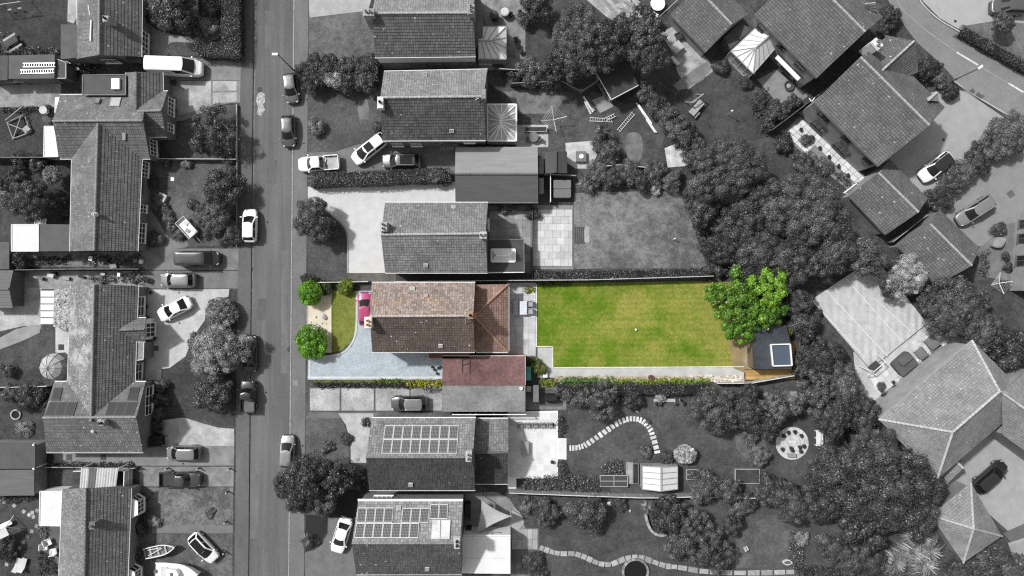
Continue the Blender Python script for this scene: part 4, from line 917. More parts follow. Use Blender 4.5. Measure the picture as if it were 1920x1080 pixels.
flat_roof(h, [(829, 723), (985, 723), (985, 772), (828, 772)], 2.598, gm(.19, var=.35, sc=.3, sc2=3), BRK)
MB().box((P(829, 0, 2.6).x + .05, P(0, 748, 1.2).y, 1), (.1, 2.3, 2.1), z0=G).build('door', gm(.4), h)
MB().lathe(P(977, 728, 2.6), [(.2, 0), (.2, .25), (.1, .26), (.1, .1)], 12).build('flue', plain(.75), h)
m = MB(); A, B = P(850, 773, 1.2), P(986, 773, 1.2)
for k, x in enumerate((850, 882, 893, 926, 986)): p = P(x, 774, 1.2); m.bar((p.x, p.y, G), (p.x, p.y, 2.3), .09)
for z in (.2, 2.3): m.bar((A.x, P(0, 774, 1.2).y, z), (B.x, P(0, 774, 1.2).y, z), .09)
sg = empty('screen_gate', P(900, 775), 'white framed dark screen between the grey garage and solar house', 'screen'); m.build('frame', WHITE, sg)
for a, b in ((851, 881), (883, 892), (894, 925)): p, q = P(a, 774, 1.2), P(b, 774, 1.2); MB().face([(p.x, p.y, .2), (q.x, q.y, .2), (q.x, q.y, 2.25), (p.x, p.y, 2.25)]).build('pane', gm(.015), sg)
MB().face([P(927, 774, G + .2), P(985, 774, G + .2), P(985, 774, 2.2), P(927, 774, 2.2)]).build('pane', gm(.55), sg)

# --- solar house
h = house('house', 'fourth middle house with sixteen solar panels in two rows', 790, 915)
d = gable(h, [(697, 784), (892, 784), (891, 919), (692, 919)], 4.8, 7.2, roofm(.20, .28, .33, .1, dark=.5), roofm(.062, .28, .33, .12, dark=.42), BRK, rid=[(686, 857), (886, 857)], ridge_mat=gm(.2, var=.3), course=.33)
s = (d['Ae'], nrm(d['Ae'], d['Be'], d['R0']))
solar(h, d['roof'], s, [(722, 797.5), (860, 797.5), (857, 850.5), (715, 850.5)], 8, 2)
chimney(h, 879, 856, 5.6, 8.0, .6, 1.1, gm(.38), 2)
skylight(h, [pix_on_plane(770 + a, 908 + b, d['Ce'], nrm(d['Ce'], d['De'], d['R0']), .02) for a, b in ((-4, -3), (4, -3), (4, 3), (-4, 3))], gm(.3), gm(.5), .15, 'roof_vent')
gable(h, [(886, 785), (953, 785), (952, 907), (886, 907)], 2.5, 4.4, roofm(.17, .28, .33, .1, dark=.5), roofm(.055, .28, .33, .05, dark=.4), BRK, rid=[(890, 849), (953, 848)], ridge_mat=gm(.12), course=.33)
win_x(h, d['A'].x, 800, 830, 1, 2.4, 3, 2, out=-1)
h = house('house', 'bottom middle house with staggered solar panels and white sunroom', 770, 1075)
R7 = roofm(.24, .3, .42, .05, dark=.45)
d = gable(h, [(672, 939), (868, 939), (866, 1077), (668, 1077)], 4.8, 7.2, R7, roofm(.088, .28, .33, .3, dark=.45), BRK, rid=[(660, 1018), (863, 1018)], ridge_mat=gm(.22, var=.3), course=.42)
MB().bar(P(671, 937.5, 4.85), P(868, 937.5, 4.85), .25, .12).build('fascia', WHITE, h)
s = (d['Ae'], nrm(d['Ae'], d['Be'], d['R0']))
solar(h, d['roof'], s, [(671, 951.5), (738, 951.5), (735.5, 980), (668, 980)], 4, 1); solar(h, d['roof'], s, [(755, 952), (805.5, 952), (803, 980), (752, 980)], 3, 1)
solar(h, d['roof'], s, [(668, 980.5), (786, 980.5), (784, 1009), (664, 1009)], 7, 1); solar(h, d['roof'], s, [(807, 945.5), (840, 945.5), (839, 973), (805, 973)], 2, 1)
for q in ([(811, 975), (826, 975), (825, 1011), (808, 1011)], [(827, 975), (845, 975), (843, 1011), (826, 1011)]): skylight(h, [pix_on_plane(x, y, *s, .05) for x, y in q], gm(.55, rough=.3, var=.3), gm(.5), .15)
skylight(h, [pix_on_plane(748 + a, 953 + b, *s, .02) for a, b in ((-4, -4), (4, -4), (4, 4), (-4, 4))], gm(.3), gm(.6), .15, 'roof_vent')
chimney(h, 857, 1018, 5.6, 8.2, .6, 1.2, gm(.4), 2, potm=gm(.06)); skylight(h, [pix_on_plane(801 + a, 1066 + b, d['Ce'], nrm(d['Ce'], d['De'], d['R0']), .02) for a, b in ((-4, -3), (4, -3), (4, 3), (-4, 3))], gm(.3), gm(.5), .15, 'roof_vent')
win_y(h, d['A'].y, 700, 735, 2.8, 4.0, 4, 1, out=1); win_x(h, d['A'].x, 950, 980, 1, 2.4, 3, 2, out=-1)
h = house('sunroom', 'white-roofed sunroom behind the bottom middle house', 910, 1070, 'sunroom')
w = [P(867, 1007, 3.1), P(957, 1006, 3.1), P(957, 1076, 3.1), P(866, 1075, 3.1)]
MB().prism(w, 2.95, 3.1).build('roof', gm(.64, var=.08), h); walls(h, [p * .995 for p in w], 2.94, WHITE2)
MB().bar(P(867, 1047, 3.13), P(957, 1046, 3.13), .06, .04).build('seam', gm(.6), h)
m = MB().box(P(918, 1003, 2.4), (.7, .5, .5), .3, z0=2.3).box(P(928, 1002, 2.4), (1.2, .5, .3), z0=2.3); m.build('air_unit', gm(.3), h)

# --- east side, turned 45 degrees
R_R = roofm(.128, .3, .3, .34, dark=.42, var=.3); R_RN = R_R; RG2 = gm(.34, var=.25, sc=3)
BR2 = gm(.24, var=.25)
h = house('garage', 'gabled garage at the top, nearest the round table', 1330, 60, 'garage')
gable(h, [(1257, 27), (1324, 97), (1402, 28), (1335, -42)], 2.5, 4.6, R_R, R_RN, BR2, rid=[(1305, -24), (1372, 46)], ridge_mat=RG2, course=.3, gut=gm(.12))
h = house('house', 'large diagonal house at the top behind the white conservatory', 1530, 90)
d = gable(h, [(1414, 27), (1532, 146), (1655, 32), (1537, -86)], 4.8, 7.6, R_R, R_RN, BR2, rid=[(1504, -58), (1622, 60)], ridge_mat=RG2, course=.3, gut=gm(.1))
def diag_win(h, d, u0, u1, z0, z1, c=3):
    a, b = d['A'], d['B']; n = Vector(((a - d['D']).x, (a - d['D']).y, 0)); window(h, a + (b - a) * u0, a + (b - a) * u1, z0, z1, c, 1, (n.x, n.y), frame=gm(.06))
for u0, u1, z0, z1 in ((.1, .2, 3.2, 4.3), (.42, .54, 3.2, 4.3), (.72, .86, 3.2, 4.3), (.55, .8, .8, 2.1)): diag_win(h, d, u0, u1, z0, z1)
a, b = d['A'], d['B']; n = (a - d['D']).normalized(); MB().bar(a + (b - a) * .52 + n * .5 - UPV * 2.4, a + (b - a) * .9 + n * .5 - UPV * 2.4, .5, .12).build('awning', WHITE, h)
m = MB(); slope(m, [P(1622, 20, 5.4), P(1644, 20, 5.4), P(1642, 5, 6.3), P(1622, 8, 6.3)]); m.build('dormer', RG2, h)
conservatory('conservatory', 'white hipped conservatory at an angle, top right', [(1370, 96), (1415, 54), (1452, 92), (1412, 138)],
             [([(1370, 96, 2.4), (1412, 138, 2.4), (1417, 89, 3.5)], 4), ([(1412, 138, 2.4), (1452, 92, 2.4), (1441, 68, 3.5), (1417, 89, 3.5)], 4), ([(1415, 54, 2.4), (1370, 96, 2.4), (1417, 89, 3.5), (1441, 68, 3.5)], 4)], 2.4, gm(.35), WGL)
h = house('store', 'dark flat lean-to between the top garage and the conservatory', 1385, 75, 'store')
flat_roof(h, [(1357, 70), (1388, 42), (1410, 55), (1370, 92)], 2.4, gm(.07), gm(.08))
h = house('house', 'diagonal house with a projecting front gable, right', 1640, 240)
d = gable(h, [(1526, 192), (1647, 312), (1771, 202), (1650, 83)], 4.8, 7.5, R_R, R_RN, BR2, rid=[(1613, 107), (1742, 235)], ridge_mat=RG2, course=.3, gut=gm(.1))
for u0, u1, z0, z1 in ((.12, .28, 3.2, 4.2), (.5, .62, 3.2, 4.2), (.85, .97, 3.2, 4.2), (.18, .36, .5, 2.1), (.55, .75, .5, 2.1)): diag_win(h, d, u0, u1, z0, z1)
gable(h, [(1660, 66), (1716, 77), (1722, 134), (1672, 160)], 5.0, 6.7, R_RN, R_RN, BR2, rid=[(1640, 145), (1714, 77)], ridge_mat=RG2, course=.3, gut=gm(.1), fascia=False)
chimney(h, 1645, 82, 5, 7.8, .7, 1.1, gm(.6), 2, rz=.75)
m = MB(); slope(m, [P(1737, 185, 5.4), P(1757, 172, 5.4), P(1757, 172, 6.2), P(1740, 188, 6.2)]); slope(m, [P(1740, 188, 6.2), P(1757, 172, 6.2), P(1760, 190, 5.3)]); m.build('dormer', RG2, h)
h = house('garage', 'gabled garage right of the big shrubs, with a white cold frame', 1660, 380, 'garage')
gable(h, [(1592, 367), (1661, 440), (1739, 373), (1667, 299)], 2.5, 4.6, R_R, R_RN, BR2, rid=[(1647, 324), (1722, 398)], ridge_mat=RG2, course=.3, gut=gm(.1))
cf = empty('cold_frame', P(1600, 350), 'small white glazed cold frame by the gabled garage', 'cold frame'); w = [P(1584, 361, .8), P(1606, 344, .8), P(1613, 350, .5), P(1591, 366, .5)]
MB().prism(w, G, .5).build('box', WHITE2, cf); m = MB()
for a, b in zip(w, w[1:] + w[:1]): m.bar(a, b, .09)
m.build('lid_frame', WHITE, cf); MB().face(w).build('pane', glassm(.2), cf)
h = house('garage', 'gabled garage beside the pale flowering tree, right', 1760, 470, 'garage')
gable(h, [(1684, 462), (1757, 535), (1836, 466), (1761, 394)], 2.5, 4.4, R_R, R_RN, gm(.17), rid=[(1744, 420), (1822, 498)], ridge_mat=RG2, course=.3, gut=gm(.1))
h = house('house', 'big hip-roofed house beside the covered pool, right', 1790, 800)
ze, zr = 4.8, 8.0; A, B, C, D = (1647, 786, ze), (1822, 638, ze), (1932, 748, ze), (1757, 898, ze); R0, R1 = (1786, 810, zr), (1874, 734, zr)
RB = roofm(.215, .3, .3, .14, dark=.6, var=.22); RB2 = RBm = RB
roofpoly(h, [[A, B, R1, R0], [C, D, R0, R1], [D, A, R0], [B, C, R1]], [RB, RB2, RBm, RBm], .3, [(R0, R1), (A, R0), (B, R1), (C, R1), (D, R0)], gm(.40, var=.2))
wa = [P(*p) for p in (A, B, C, D)]; cc = sum(wa, Vector()) / 4; walls(h, [p + (cc - p).normalized() * .5 for p in wa], 4.66, gm(.26))
MB().bar(P(1647, 787, 4.75), P(1822, 638.5, 4.75), .12, .12).build('gutter', gm(.4), h)
gable(h, [(1880, 815), (2010, 910), (2080, 800), (1930, 690)], 4.8, 7.6, RB2, RBm, gm(.26), rid=[(1878, 736), (2040, 850)], ridge_mat=gm(.40, var=.2), course=.3, fascia=False)
gable(h, [(1765, 890), (1778, 905), (1808, 878), (1795, 842)], 2.6, 3.6, RBm, RBm, gm(.25), rid=[(1777, 850), (1806, 878)], ridge_mat=gm(.4), course=.3, fascia=False)
h = house('garage', 'pyramid-roofed garage at the bottom right', 1815, 1000, 'garage')
T, R_, B_, L_, AP = (1820, 905, 2.6), (1878, 1005, 2.6), (1806, 1055, 2.6), (1745, 966, 2.6), (1825, 991, 5.0)
roofpoly(h, [[T, R_, AP], [R_, B_, AP], [B_, L_, AP], [L_, T, AP]], [RBm, RB2, RBm, RBm], .3, [(T, AP), (R_, AP), (B_, AP), (L_, AP)], gm(.36, var=.2))
wa = [P(*p) for p in (T, R_, B_, L_)]; cc = sum(wa, Vector()) / 4; walls(h, [p + (cc - p).normalized() * .5 for p in wa], 2.45, gm(.2))
h = house('house', 'house wall with dark windows at the right edge', 1940, 480)
wa = [P(1905, 400, G), P(1990, 400, G), P(1990, 535, G), P(1893, 545, G)]; walls(h, wa, 4.8, gm(.24)); roofpoly(h, [[(1940, 380, 4.82), (2060, 380, 4.82), (2060, 470, 7)], [(1940, 380, 4.82), (2060, 470, 7), (1930, 560, 4.82)]], [RBm], .3)
for a, b in ((414, 430), (440, 458), (480, 500)): f = (a - 400) / 145; g2 = (b - 400) / 145; window(h, wa[0].lerp(wa[3], f), wa[0].lerp(wa[3], g2), .9, 2.2, 2, 1, (-1, 0), frame=gm(.1))
# --- garden buildings
h = house('summerhouse', 'timber summerhouse with a dark flat roof under the big tree', 1160, 180, 'summerhouse')
w = [P(1116, 134, 2.5), P(1176, 110, 2.5), P(1197, 160, 2.5), P(1146, 187, 2.5)]; MB().prism(w, 2.38, 2.5).build('roof', gm(.045), h)
for a, b in ((2, 3), (3, 0)): MB().bar(w[a] + UPV * .01, w[b] + UPV * .01, .1, .1).build('fascia', gm(.5), h)
cc = sum(w, Vector()) / 4; ww = [p + (cc - p).normalized() * .35 for p in w]; walls(h, ww, 2.37, gm(.28, stretch=(1, 1, 8)))
window(h, ww[3].lerp(ww[2], .2), ww[3].lerp(ww[2], .55), .9, 2.0, 2, 1, (.3, -1), frame=gm(.05)); window(h, ww[3].lerp(ww[2], .62), ww[3].lerp(ww[2], .9), .9, 2.0, 2, 1, (.3, -1), frame=gm(.05)); window(h, ww[3].lerp(ww[0], .15), ww[3].lerp(ww[0], .85), .3, 2.1, 4, 1, (-1, -.3), frame=gm(.2))
h = house('garden_shed', 'blue-grey flat-roofed garden shed under the bright green tree', 1448, 690, 'shed')
flat_roof(h, [(1410, 612), (1474, 610), (1487, 660), (1484, 692), (1413, 692)], 2.5, gm((.036, .042, .052), var=.45, sc=.5, spec=.5, rough=.5), gm((.15, .12, .08)))
tb = empty('rooflight', P(1465, 665, 2.5), 'white framed rooflight on the blue-grey shed roof', 'rooflight'); w = [P(1445, 646, 2.7), P(1481, 645, 2.7), P(1484.5, 685, 2.7), P(1449, 686, 2.7)]
m = MB()
for a, b in zip(w, w[1:] + w[:1]): m.bar(a, b, .13, .3)
m.build('frame', plain(.75), tb); MB().prism(w, 2.5, 2.66).build('glazing', glassm((.07, .09, .12), .1), tb)
dk = empty('deck', P(1450, 700), 'golden timber deck round the blue-grey shed', 'deck')
for k in range(9): y = 694 + k * 2.1; MB().bar(P(1398, y, G + .12), P(1492, y - .6, G + .12), .12, .05).build('board', gm(RND.choice([(.42, .27, .10), (.50, .34, .14), (.36, .22, .08)]), var=.3), dk)
for k in range(4): MB().bar(P(1484 + k * 2.2, 640, G + .12), P(1489 + k * 2.2, 692, G + .12), .12, .05).build('board', gm((.33, .20, .08), var=.3), dk)
for k in range(7): x = 1397 + k * 2.1; MB().bar(P(x, 640, G + .12), P(x, 692, G + .12), .12, .05).build('board', gm((.30, .24, .17), var=.3), dk)
gh = conservatory('greenhouse', 'white-glazed greenhouse in the stepping stone garden', [(1204, 874), (1270, 874), (1270, 917), (1204, 917)],
    [([(1204, 917, 1.5), (1204, 874, 1.5), (1239, 876, 2.3), (1239, 921, 2.3)], 4), ([(1270, 874, 1.5), (1270, 917, 1.5), (1239, 921, 2.3), (1239, 876, 2.3)], 4)], 1.5, gm(.3), gm(.62, rough=.3, var=.08), wallm=gm(.3)); gh['category'] = 'greenhouse'

h = house('shed', 'narrow pale flat shed roof among the trees above the round circle', 1491, 756, 'shed'); flat_roof(h, [(1482, 734), (1494, 734), (1497, 776), (1483, 776)], 2.2, gm(.24, var=.15), gm(.15))
# ------------------------------------------------------------------ vehicles
TYRE = plain(.012, .8, .2); RIM = plain(.35, .3, .5, .6); CGL = glassm(.010, .08); LAMP = plain(.75, .15, .6); TAIL = plain(.08, .2, .5); BLACKP = plain(.015, .5, .4)
def paint(c, metal=0., rough=.28): 
    key = ('paint', g(c), metal, rough)
    if key not in MC: t = NT("car_paint"); MC[key] = t.fin(g(c), rough, .5, metal=metal, coat=.6)
    return MC[key]

def interp(pts, x):
    for (a, za), (b, zb) in zip(pts, pts[1:]):
        if x <= b:
            f = (x - a) / (b - a) if b > a else 0; f = max(0, min(1, f)); f = f * f * (3 - 2 * f); return za + (zb - za) * f
    return pts[-1][1]

SPEC = {  # length, width, roof height, belt, greenhouse x (front base, front top, rear top, rear base) as share of length from the front, bonnet height, tail height
    'hatch':  (4.05, 1.74, 1.46, .95, (.20, .42, .86, .955), .84, .92),
    'suv':    (4.35, 1.84, 1.62, 1.05, (.21, .39, .87, .955), .95, 1.02),
    'estate': (4.70, 1.80, 1.47, .95, (.21, .41, .89, .97), .82, .93),
    'saloon': (4.50, 1.78, 1.42, .93, (.22, .43, .73, .87), .80, .93),
    'coupe':  (4.40, 1.80, 1.36, .90, (.23, .45, .70, .88), .78, .90),
    'mpv':    (4.25, 1.78, 1.64, 1.02, (.17, .38, .90, .98), .90, 1.0),
    'van':    (5.20, 1.90, 1.95, 1.15, (.13, .28, .965, .985), .98, 1.1),
    'bigvan': (6.20, 2.05, 2.45, 1.35, (.12, .27, .975, .99), 1.10, 1.2),
    'pickup': (5.10, 1.82, 1.72, 1.02, (.22, .34, .56, .62), .98, 1.0),
}
def car(kind, px, py, hd, col, label, metal=.0, L=None, roof=None, rails=False, bed=None, pano=None, name=None, glass=None, cat=None):
    l0, W, hr, belt, gx, bz, tz = SPEC[kind]; L = L or l0; pm = paint(col, metal); rm = paint(roof, metal) if roof is not None else pm; gl = glass or CGL
    zc = hr * .6; base = P(px, py, zc); base.z = G + .03 if not (lx(py) - 4 < px < rx(py) + 4) else .02
    nm = {'bigvan': 'panel_van', 'van': 'van', 'pickup': 'pickup_truck'}.get(kind, 'car')
    root = empty(name or nm, base, label, cat or {'panel_van': 'van', 'pickup_truck': 'pickup'}.get(nm, nm), 'parked vehicles', math.radians(hd))
    O = Vector((0, 0, 0)); ORG[root.name] = O
    X = lambda s: L * (.5 - s)                         # share from the front -> local x (front is +x)
    van = kind in ('van', 'bigvan')
    prof = [(0, bz - .22), (.03, bz - .08), (.12, bz), (gx[0], belt - .02), (gx[0] + .05, belt), (gx[3] - .05, belt), (gx[3], belt - .02), (1, tz - .12)]
    if kind == 'pickup': prof = [(0, bz - .2), (.03, bz - .06), (.12, bz), (gx[0], belt), (gx[3], belt), (gx[3] + .01, .62), (.985, .62), (1, .62)]
    ss = [0, .01, .025, .05, .085, .14, .2, .27, .35, .45, .55, .65, .75, .84, .9, .945, .975, .99, 1]
    rows = []
    for s in ss:
        e = min(s, 1 - s); w = W / 2 * (1 - (.36 if s < .5 else .26) * max(0, 1 - e / .17) ** 2.2 - (.05 if e < .005 else 0)); zt = interp(prof, s); zb = .26 + (.12 if e < .01 else 0)
        if s < .01 or s > .99: zt -= .05
        half = [(.86 * w, zb), (.985 * w, zb + .12), (w, .56), (.985 * w, zt - .16), (.93 * w, zt - .05), (.80 * w, zt), (.4 * w, zt + .025), (0, zt + .035)]
        rows.append([Vector((X(s), y, z)) for y, z in half] + [Vector((X(s), -y, z)) for y, z in half[-2::-1]])
    m = MB()
    for r0, r1 in zip(rows, rows[1:]):
        for i in range(len(r0) - 1): m.face([r0[i], r0[i + 1], r1[i + 1], r1[i]], sm=True)
        m.face([r0[-1], r0[0], r1[0], r1[-1]])
    m.face(rows[0][::-1]); m.face(rows[-1]); m.build('body', pm, root, weld=True)
    def ring(t, f=1.0, dz=0.):
        x0 = X(gx[0] + (gx[1] - gx[0]) * t); x1 = X(gx[3] + (gx[2] - gx[3]) * t); w = W / 2 * (.90 - (.20 if not van else .10) * t); z = belt + .005 + (hr - belt) * (1 - (1 - t) ** 1.25) - (.02 if not van else 0) + dz
        xm = (x0 + x1) / 2; x0, x1, w = xm + (x0 - xm) * f, xm + (x1 - xm) * f, w * f; pts = []; c = .13 * f; bf = (.16 if not van else .1) * f
        for k in range(5): v = -1 + k / 2; pts.append(Vector((x0 - bf * v * v, v * (w - c), z)))
        n = 7
        for k in range(n): pts.append(Vector((x0 - bf - c * .6 + (x1 - x0 + bf + c * 1.2 + .06) * k / (n - 1), w, z)))
        for k in range(5): v = 1 - k / 2; pts.append(Vector((x1 + .06 * v * v, v * (w - c), z)))
        for k in range(n): pts.append(Vector((x1 + c * .6 + .06 - (x1 - x0 + bf + c * 1.2 + .06) * k / (n - 1), -w, z)))
        return pts
    A, B = ring(0), ring(.93); N = len(A); q = lambda i: [A[i], A[(i + 1) % N], B[(i + 1) % N], B[i]]
    parts = {'windscreen': [0, 1, 2, 3], 'rear_window': [12, 13, 14, 15]}; left, right = list(range(5, 11)), list(range(17, 23)); pil = [4, 11, 16, 23]
    if van:
        for sd in (left, right):
            front = sd[:2] if sd is left else sd[-2:]; parts['side_window' + ('l' if sd is left else 'r')] = front; pil += [i for i in sd if i not in front]
        if kind == 'bigvan': pil += parts.pop('rear_window')
    else:
        mid = 3 if kind != 'pickup' else 3
        for sd, n0 in ((left, 'l'), (right, 'r')): parts['side_window' + n0 + '1'] = sd[:mid]; parts['side_window' + n0 + '2'] = sd[mid:]
    for n0, idx in parts.items():
        pm2 = MB(); nm2 = n0.rstrip('lr12') if n0.startswith('side') else n0; nm2 = 'side_window' if n0.startswith('side') else nm2
        for k, i in enumerate(idx):
            f = q(i)
            if n0.startswith('side'):
                ins = .10; lo, hi = .10, .86; a, b, c, d0 = f
                if k == len(idx) - 1: b = a.lerp(b, .86); c = d0.lerp(c, .86)
                if k == 0: a = a.lerp(b, .1); d0 = d0.lerp(c, .1)
                f2 = [a.lerp(d0, lo), b.lerp(c, lo), b.lerp(c, hi), a.lerp(d0, hi)]; pm2.face(f2, sm=True)
            else: pm2.face(f, sm=True)
        o = pm2.build(nm2, gl, root)
        if n0.startswith('side'): pil += idx
    m = MB(); side = set(left + right)
    for i in pil:
        f = q(i)
        if i in side and not (van and i not in sum([v for k, v in parts.items() if k.startswith('side')], [])): f = [p * 1.0 - Vector((0, .012 * (1 if p.y > 0 else -1), 0)) for p in f]
        m.face(f, sm=True)
    m.build('pillars', pm, root)['kind'] = 'stuff'
    m = MB(); rr = [B, ring(1.0, .965, .0), ring(1.0, .7, .025), ring(1.0, .35, .035)]
    for r0, r1 in zip(rr, rr[1:]):
        for i in range(N): m.face([r0[i], r0[(i + 1) % N], r1[(i + 1) % N], r1[i]], sm=True)
    m.face(rr[-1], sm=True); m.build('roof', rm, root, weld=True)
    zr = hr + .0
    if pano:
        s0, s1 = pano; w = W * .27; MB().prism([(X(s0), -w), (X(s0), w), (X(s1), w), (X(s1), -w)], zr + .02, zr + .035).build('sunroof', CGL, root)
    if rails:
        for sd in (-1, 1): MB().tube([(X(gx[1] + .03), sd * W * .32, zr + .02), (X(gx[1] + .06), sd * W * .33, zr + .07), (X(gx[2] - .05), sd * W * .33, zr + .07), (X(gx[2] - .02), sd * W * .32, zr + .02)], .022, 5).build('roof_rail', plain(.6, .3, .5, .5), root)
    wr = .32 if not kind in ('suv', 'pickup', 'bigvan') else .36
    for s in (.19, .80):
        for sd in (-1, 1):
            y0, y1 = sd * (W / 2 - .20), sd * (W / 2 - .005); mm = MB().tube([(X(s), y0, wr), (X(s), y0 + (y1 - y0) * .9, wr), (X(s), y1, wr)], [wr, wr, wr * .9], 16)
            wo = mm.build('wheel', TYRE, root); MB().tube([(X(s), y1, wr), (X(s), y1 + sd * .012, wr)], [wr * .62, wr * .5], 12).build('rim', RIM, wo)
            m2 = MB()
            for k in range(9):
                a0, a1 = math.pi * k / 9, math.pi * (k + 1) / 9; R1, R2 = wr * 1.02, wr * 1.2; yy = sd * (W / 2 + .006)
                m2.face([(X(s) + R1 * math.cos(a0), yy, wr + R1 * math.sin(a0)), (X(s) + R2 * math.cos(a0), yy, wr + R2 * math.sin(a0)), (X(s) + R2 * math.cos(a1), yy, wr + R2 * math.sin(a1)), (X(s) + R1 * math.cos(a1), yy, wr + R1 * math.sin(a1))])
            m2.build('wheel_arch', BLACKP, root)
    for sd in (-1, 1):
        MB().box((X(.055), sd * W * .33, bz - .12), (.28, .14, .10), sd * -.6).build('headlight', LAMP, root)
        MB().box((X(.975), sd * W * .37, tz - .17), (.14, .2, .2), sd * .4).build('tail_light', TAIL, root)
        MB().box((X(gx[0] + .05), sd * (W / 2 + .09), belt + .05), (.12, .20, .13), sd * -.2).build('wing_mirror', pm, root)
    MB().box((X(.002), 0, .42), (.06, W * .62, .16)).build('grille', BLACKP, root)
    MB().tube([(X(gx[0] + .012), -W * .3, belt + .03), (X(gx[0] + .03), W * .02, belt + .09)], .013, 4).build('wiper', BLACKP, root)
    if kind == 'pickup':
        xa, xb = X(gx[3] + .015), X(.99); w = W / 2 - .02
        for sd in (-1, 1): MB().prism([(xa, sd * w), (xb, sd * w), (xb, sd * (w - .1)), (xa, sd * (w - .1))], .55, 1.03).build('bed_side', pm, root)
        MB().prism([(xb, -w), (xb + .08, -w), (xb + .08, w), (xb, w)], .55, 1.03).build('tailgate', pm, root)
        MB().prism([(xb + .09, -w + .11), (xa - .01, -w + .11), (xa - .01, w - .11), (xb + .09, w - .11)], .64, .66).build('bed_floor', gm(bed or .05), root)
    return root

def rotz(root): return root.rotation_euler.z
WHT = .74
car('bigvan', 326, 124, -2, WHT, 'large white panel van on the concrete driveway, top left', L=6.45)
car('hatch', 468, 423, 89, WHT, 'white hatchback on the left kerb, beside the front lawn trailer', L=4.0)
car('van', 370, 485, 0, .03, 'long dark van on the left driveway', metal=.2)
car('suv', 333, 525, 180, (.22, .22, .22), 'silver grey hatchback below the dark van', metal=.4, L=4.2)
car('coupe', 327, 579, 206, WHT, 'white coupe at an angle on the pale gravel forecourt', L=4.3)
car('saloon', 468, 663, 90, .015, 'black car half hidden behind the blossoming tree', L=4.4)
car('mpv', 343, 850, 180, (.19, .19, .19), 'grey people carrier on the concrete side driveway, left', metal=.3, L=4.1)
car('pickup', 337, 900, 0, .045, 'dark grey pickup with an empty bed, left', metal=.1, L=5.0)
car('hatch', 381, 1027, -47, WHT, 'white hatchback with a huge dark windscreen beside the boats', L=4.2, pano=(.42, .84))
car('hatch', 545, 164, -84, (.14, .14, .14), 'dark silver hatchback by the street lamp and hedge', metal=.5, L=3.75)
car('hatch', 540, 245, -88, (.10, .10, .10), 'dark hatchback parked second from the top in the street', metal=.5, L=3.9)
pk = car('pickup', 597, 306, 184, WHT, 'white pickup with tools in its bed', L=4.95, bed=.35)
car('mpv', 692, 279, 218, WHT, 'white people carrier parked aslant by the second middle house', L=4.8, pano=(.42, .62))
car('suv', 752, 302, 180, (.10, .10, .10), 'shiny dark four-wheel drive beside the clipped hedge', metal=.6, L=4.7, rails=True, pano=(.5, .8))
car('hatch', 685, 579, 92, (.32, .035, .12), 'magenta hatchback tucked under the eave of the coloured house', L=4.0)
car('suv', 767, 757, 180, (.09, .09, .09), 'black crossover with silver roof rails on concrete panels', metal=.4, rails=True, roof=(.22, .22, .22))
car('hatch', 538, 848, 88, (.30, .30, .30), 'silver car poking out from the roadside tree', metal=.5, L=4.1)
car('saloon', 640, 1004, 253, WHT, 'white saloon on the lower driveway', L=4.4)
car('suv', 1893, 12, 178, (.14, .14, .14), 'grey car in the top right corner', metal=.5)
car('estate', 1756, 313, 218, WHT, 'white car with a black panoramic roof', L=4.6, roof=.02)
car('estate', 1829, 395, 213, (.30, .30, .30), 'silver estate on the right-hand driveway', metal=.5, L=5.0, rails=True)
car('estate', 1858, 894, 41, .02, 'black car beside the pyramid-roofed garage', L=4.8)
# working truck at the left kerb
t = car('pickup', 464, 744, 90, .02, 'black flatbed truck with white lamps at the left kerb', L=3.9, bed=.12)
def put(name, root, label, cat, parts):
    e = empty(name, root.location, label, cat, None, root.rotation_euler.z); return e
for x, y, dz, lb in ((588, 303, 0, 0), ):
    pass
c = P(607, 306, .7)
tl = empty('tool_pile', Vector((c.x, c.y, .78)), 'loose tools and timber lying in the white pickup bed', 'tools'); ORG[tl.name] = Vector((c.x, c.y, .78))
for k in range(6): a = RND.uniform(0, 3.1); p = Vector((c.x + RND.uniform(-.4, .6), c.y + RND.uniform(-.4, .4), .80 + .03 * k)); dd = Vector((math.cos(a), math.sin(a), 0)) * .45; MB().bar(p - dd, p + dd, .09, .05).build('tool', gm(RND.choice([.1, .3, .6])), tl)

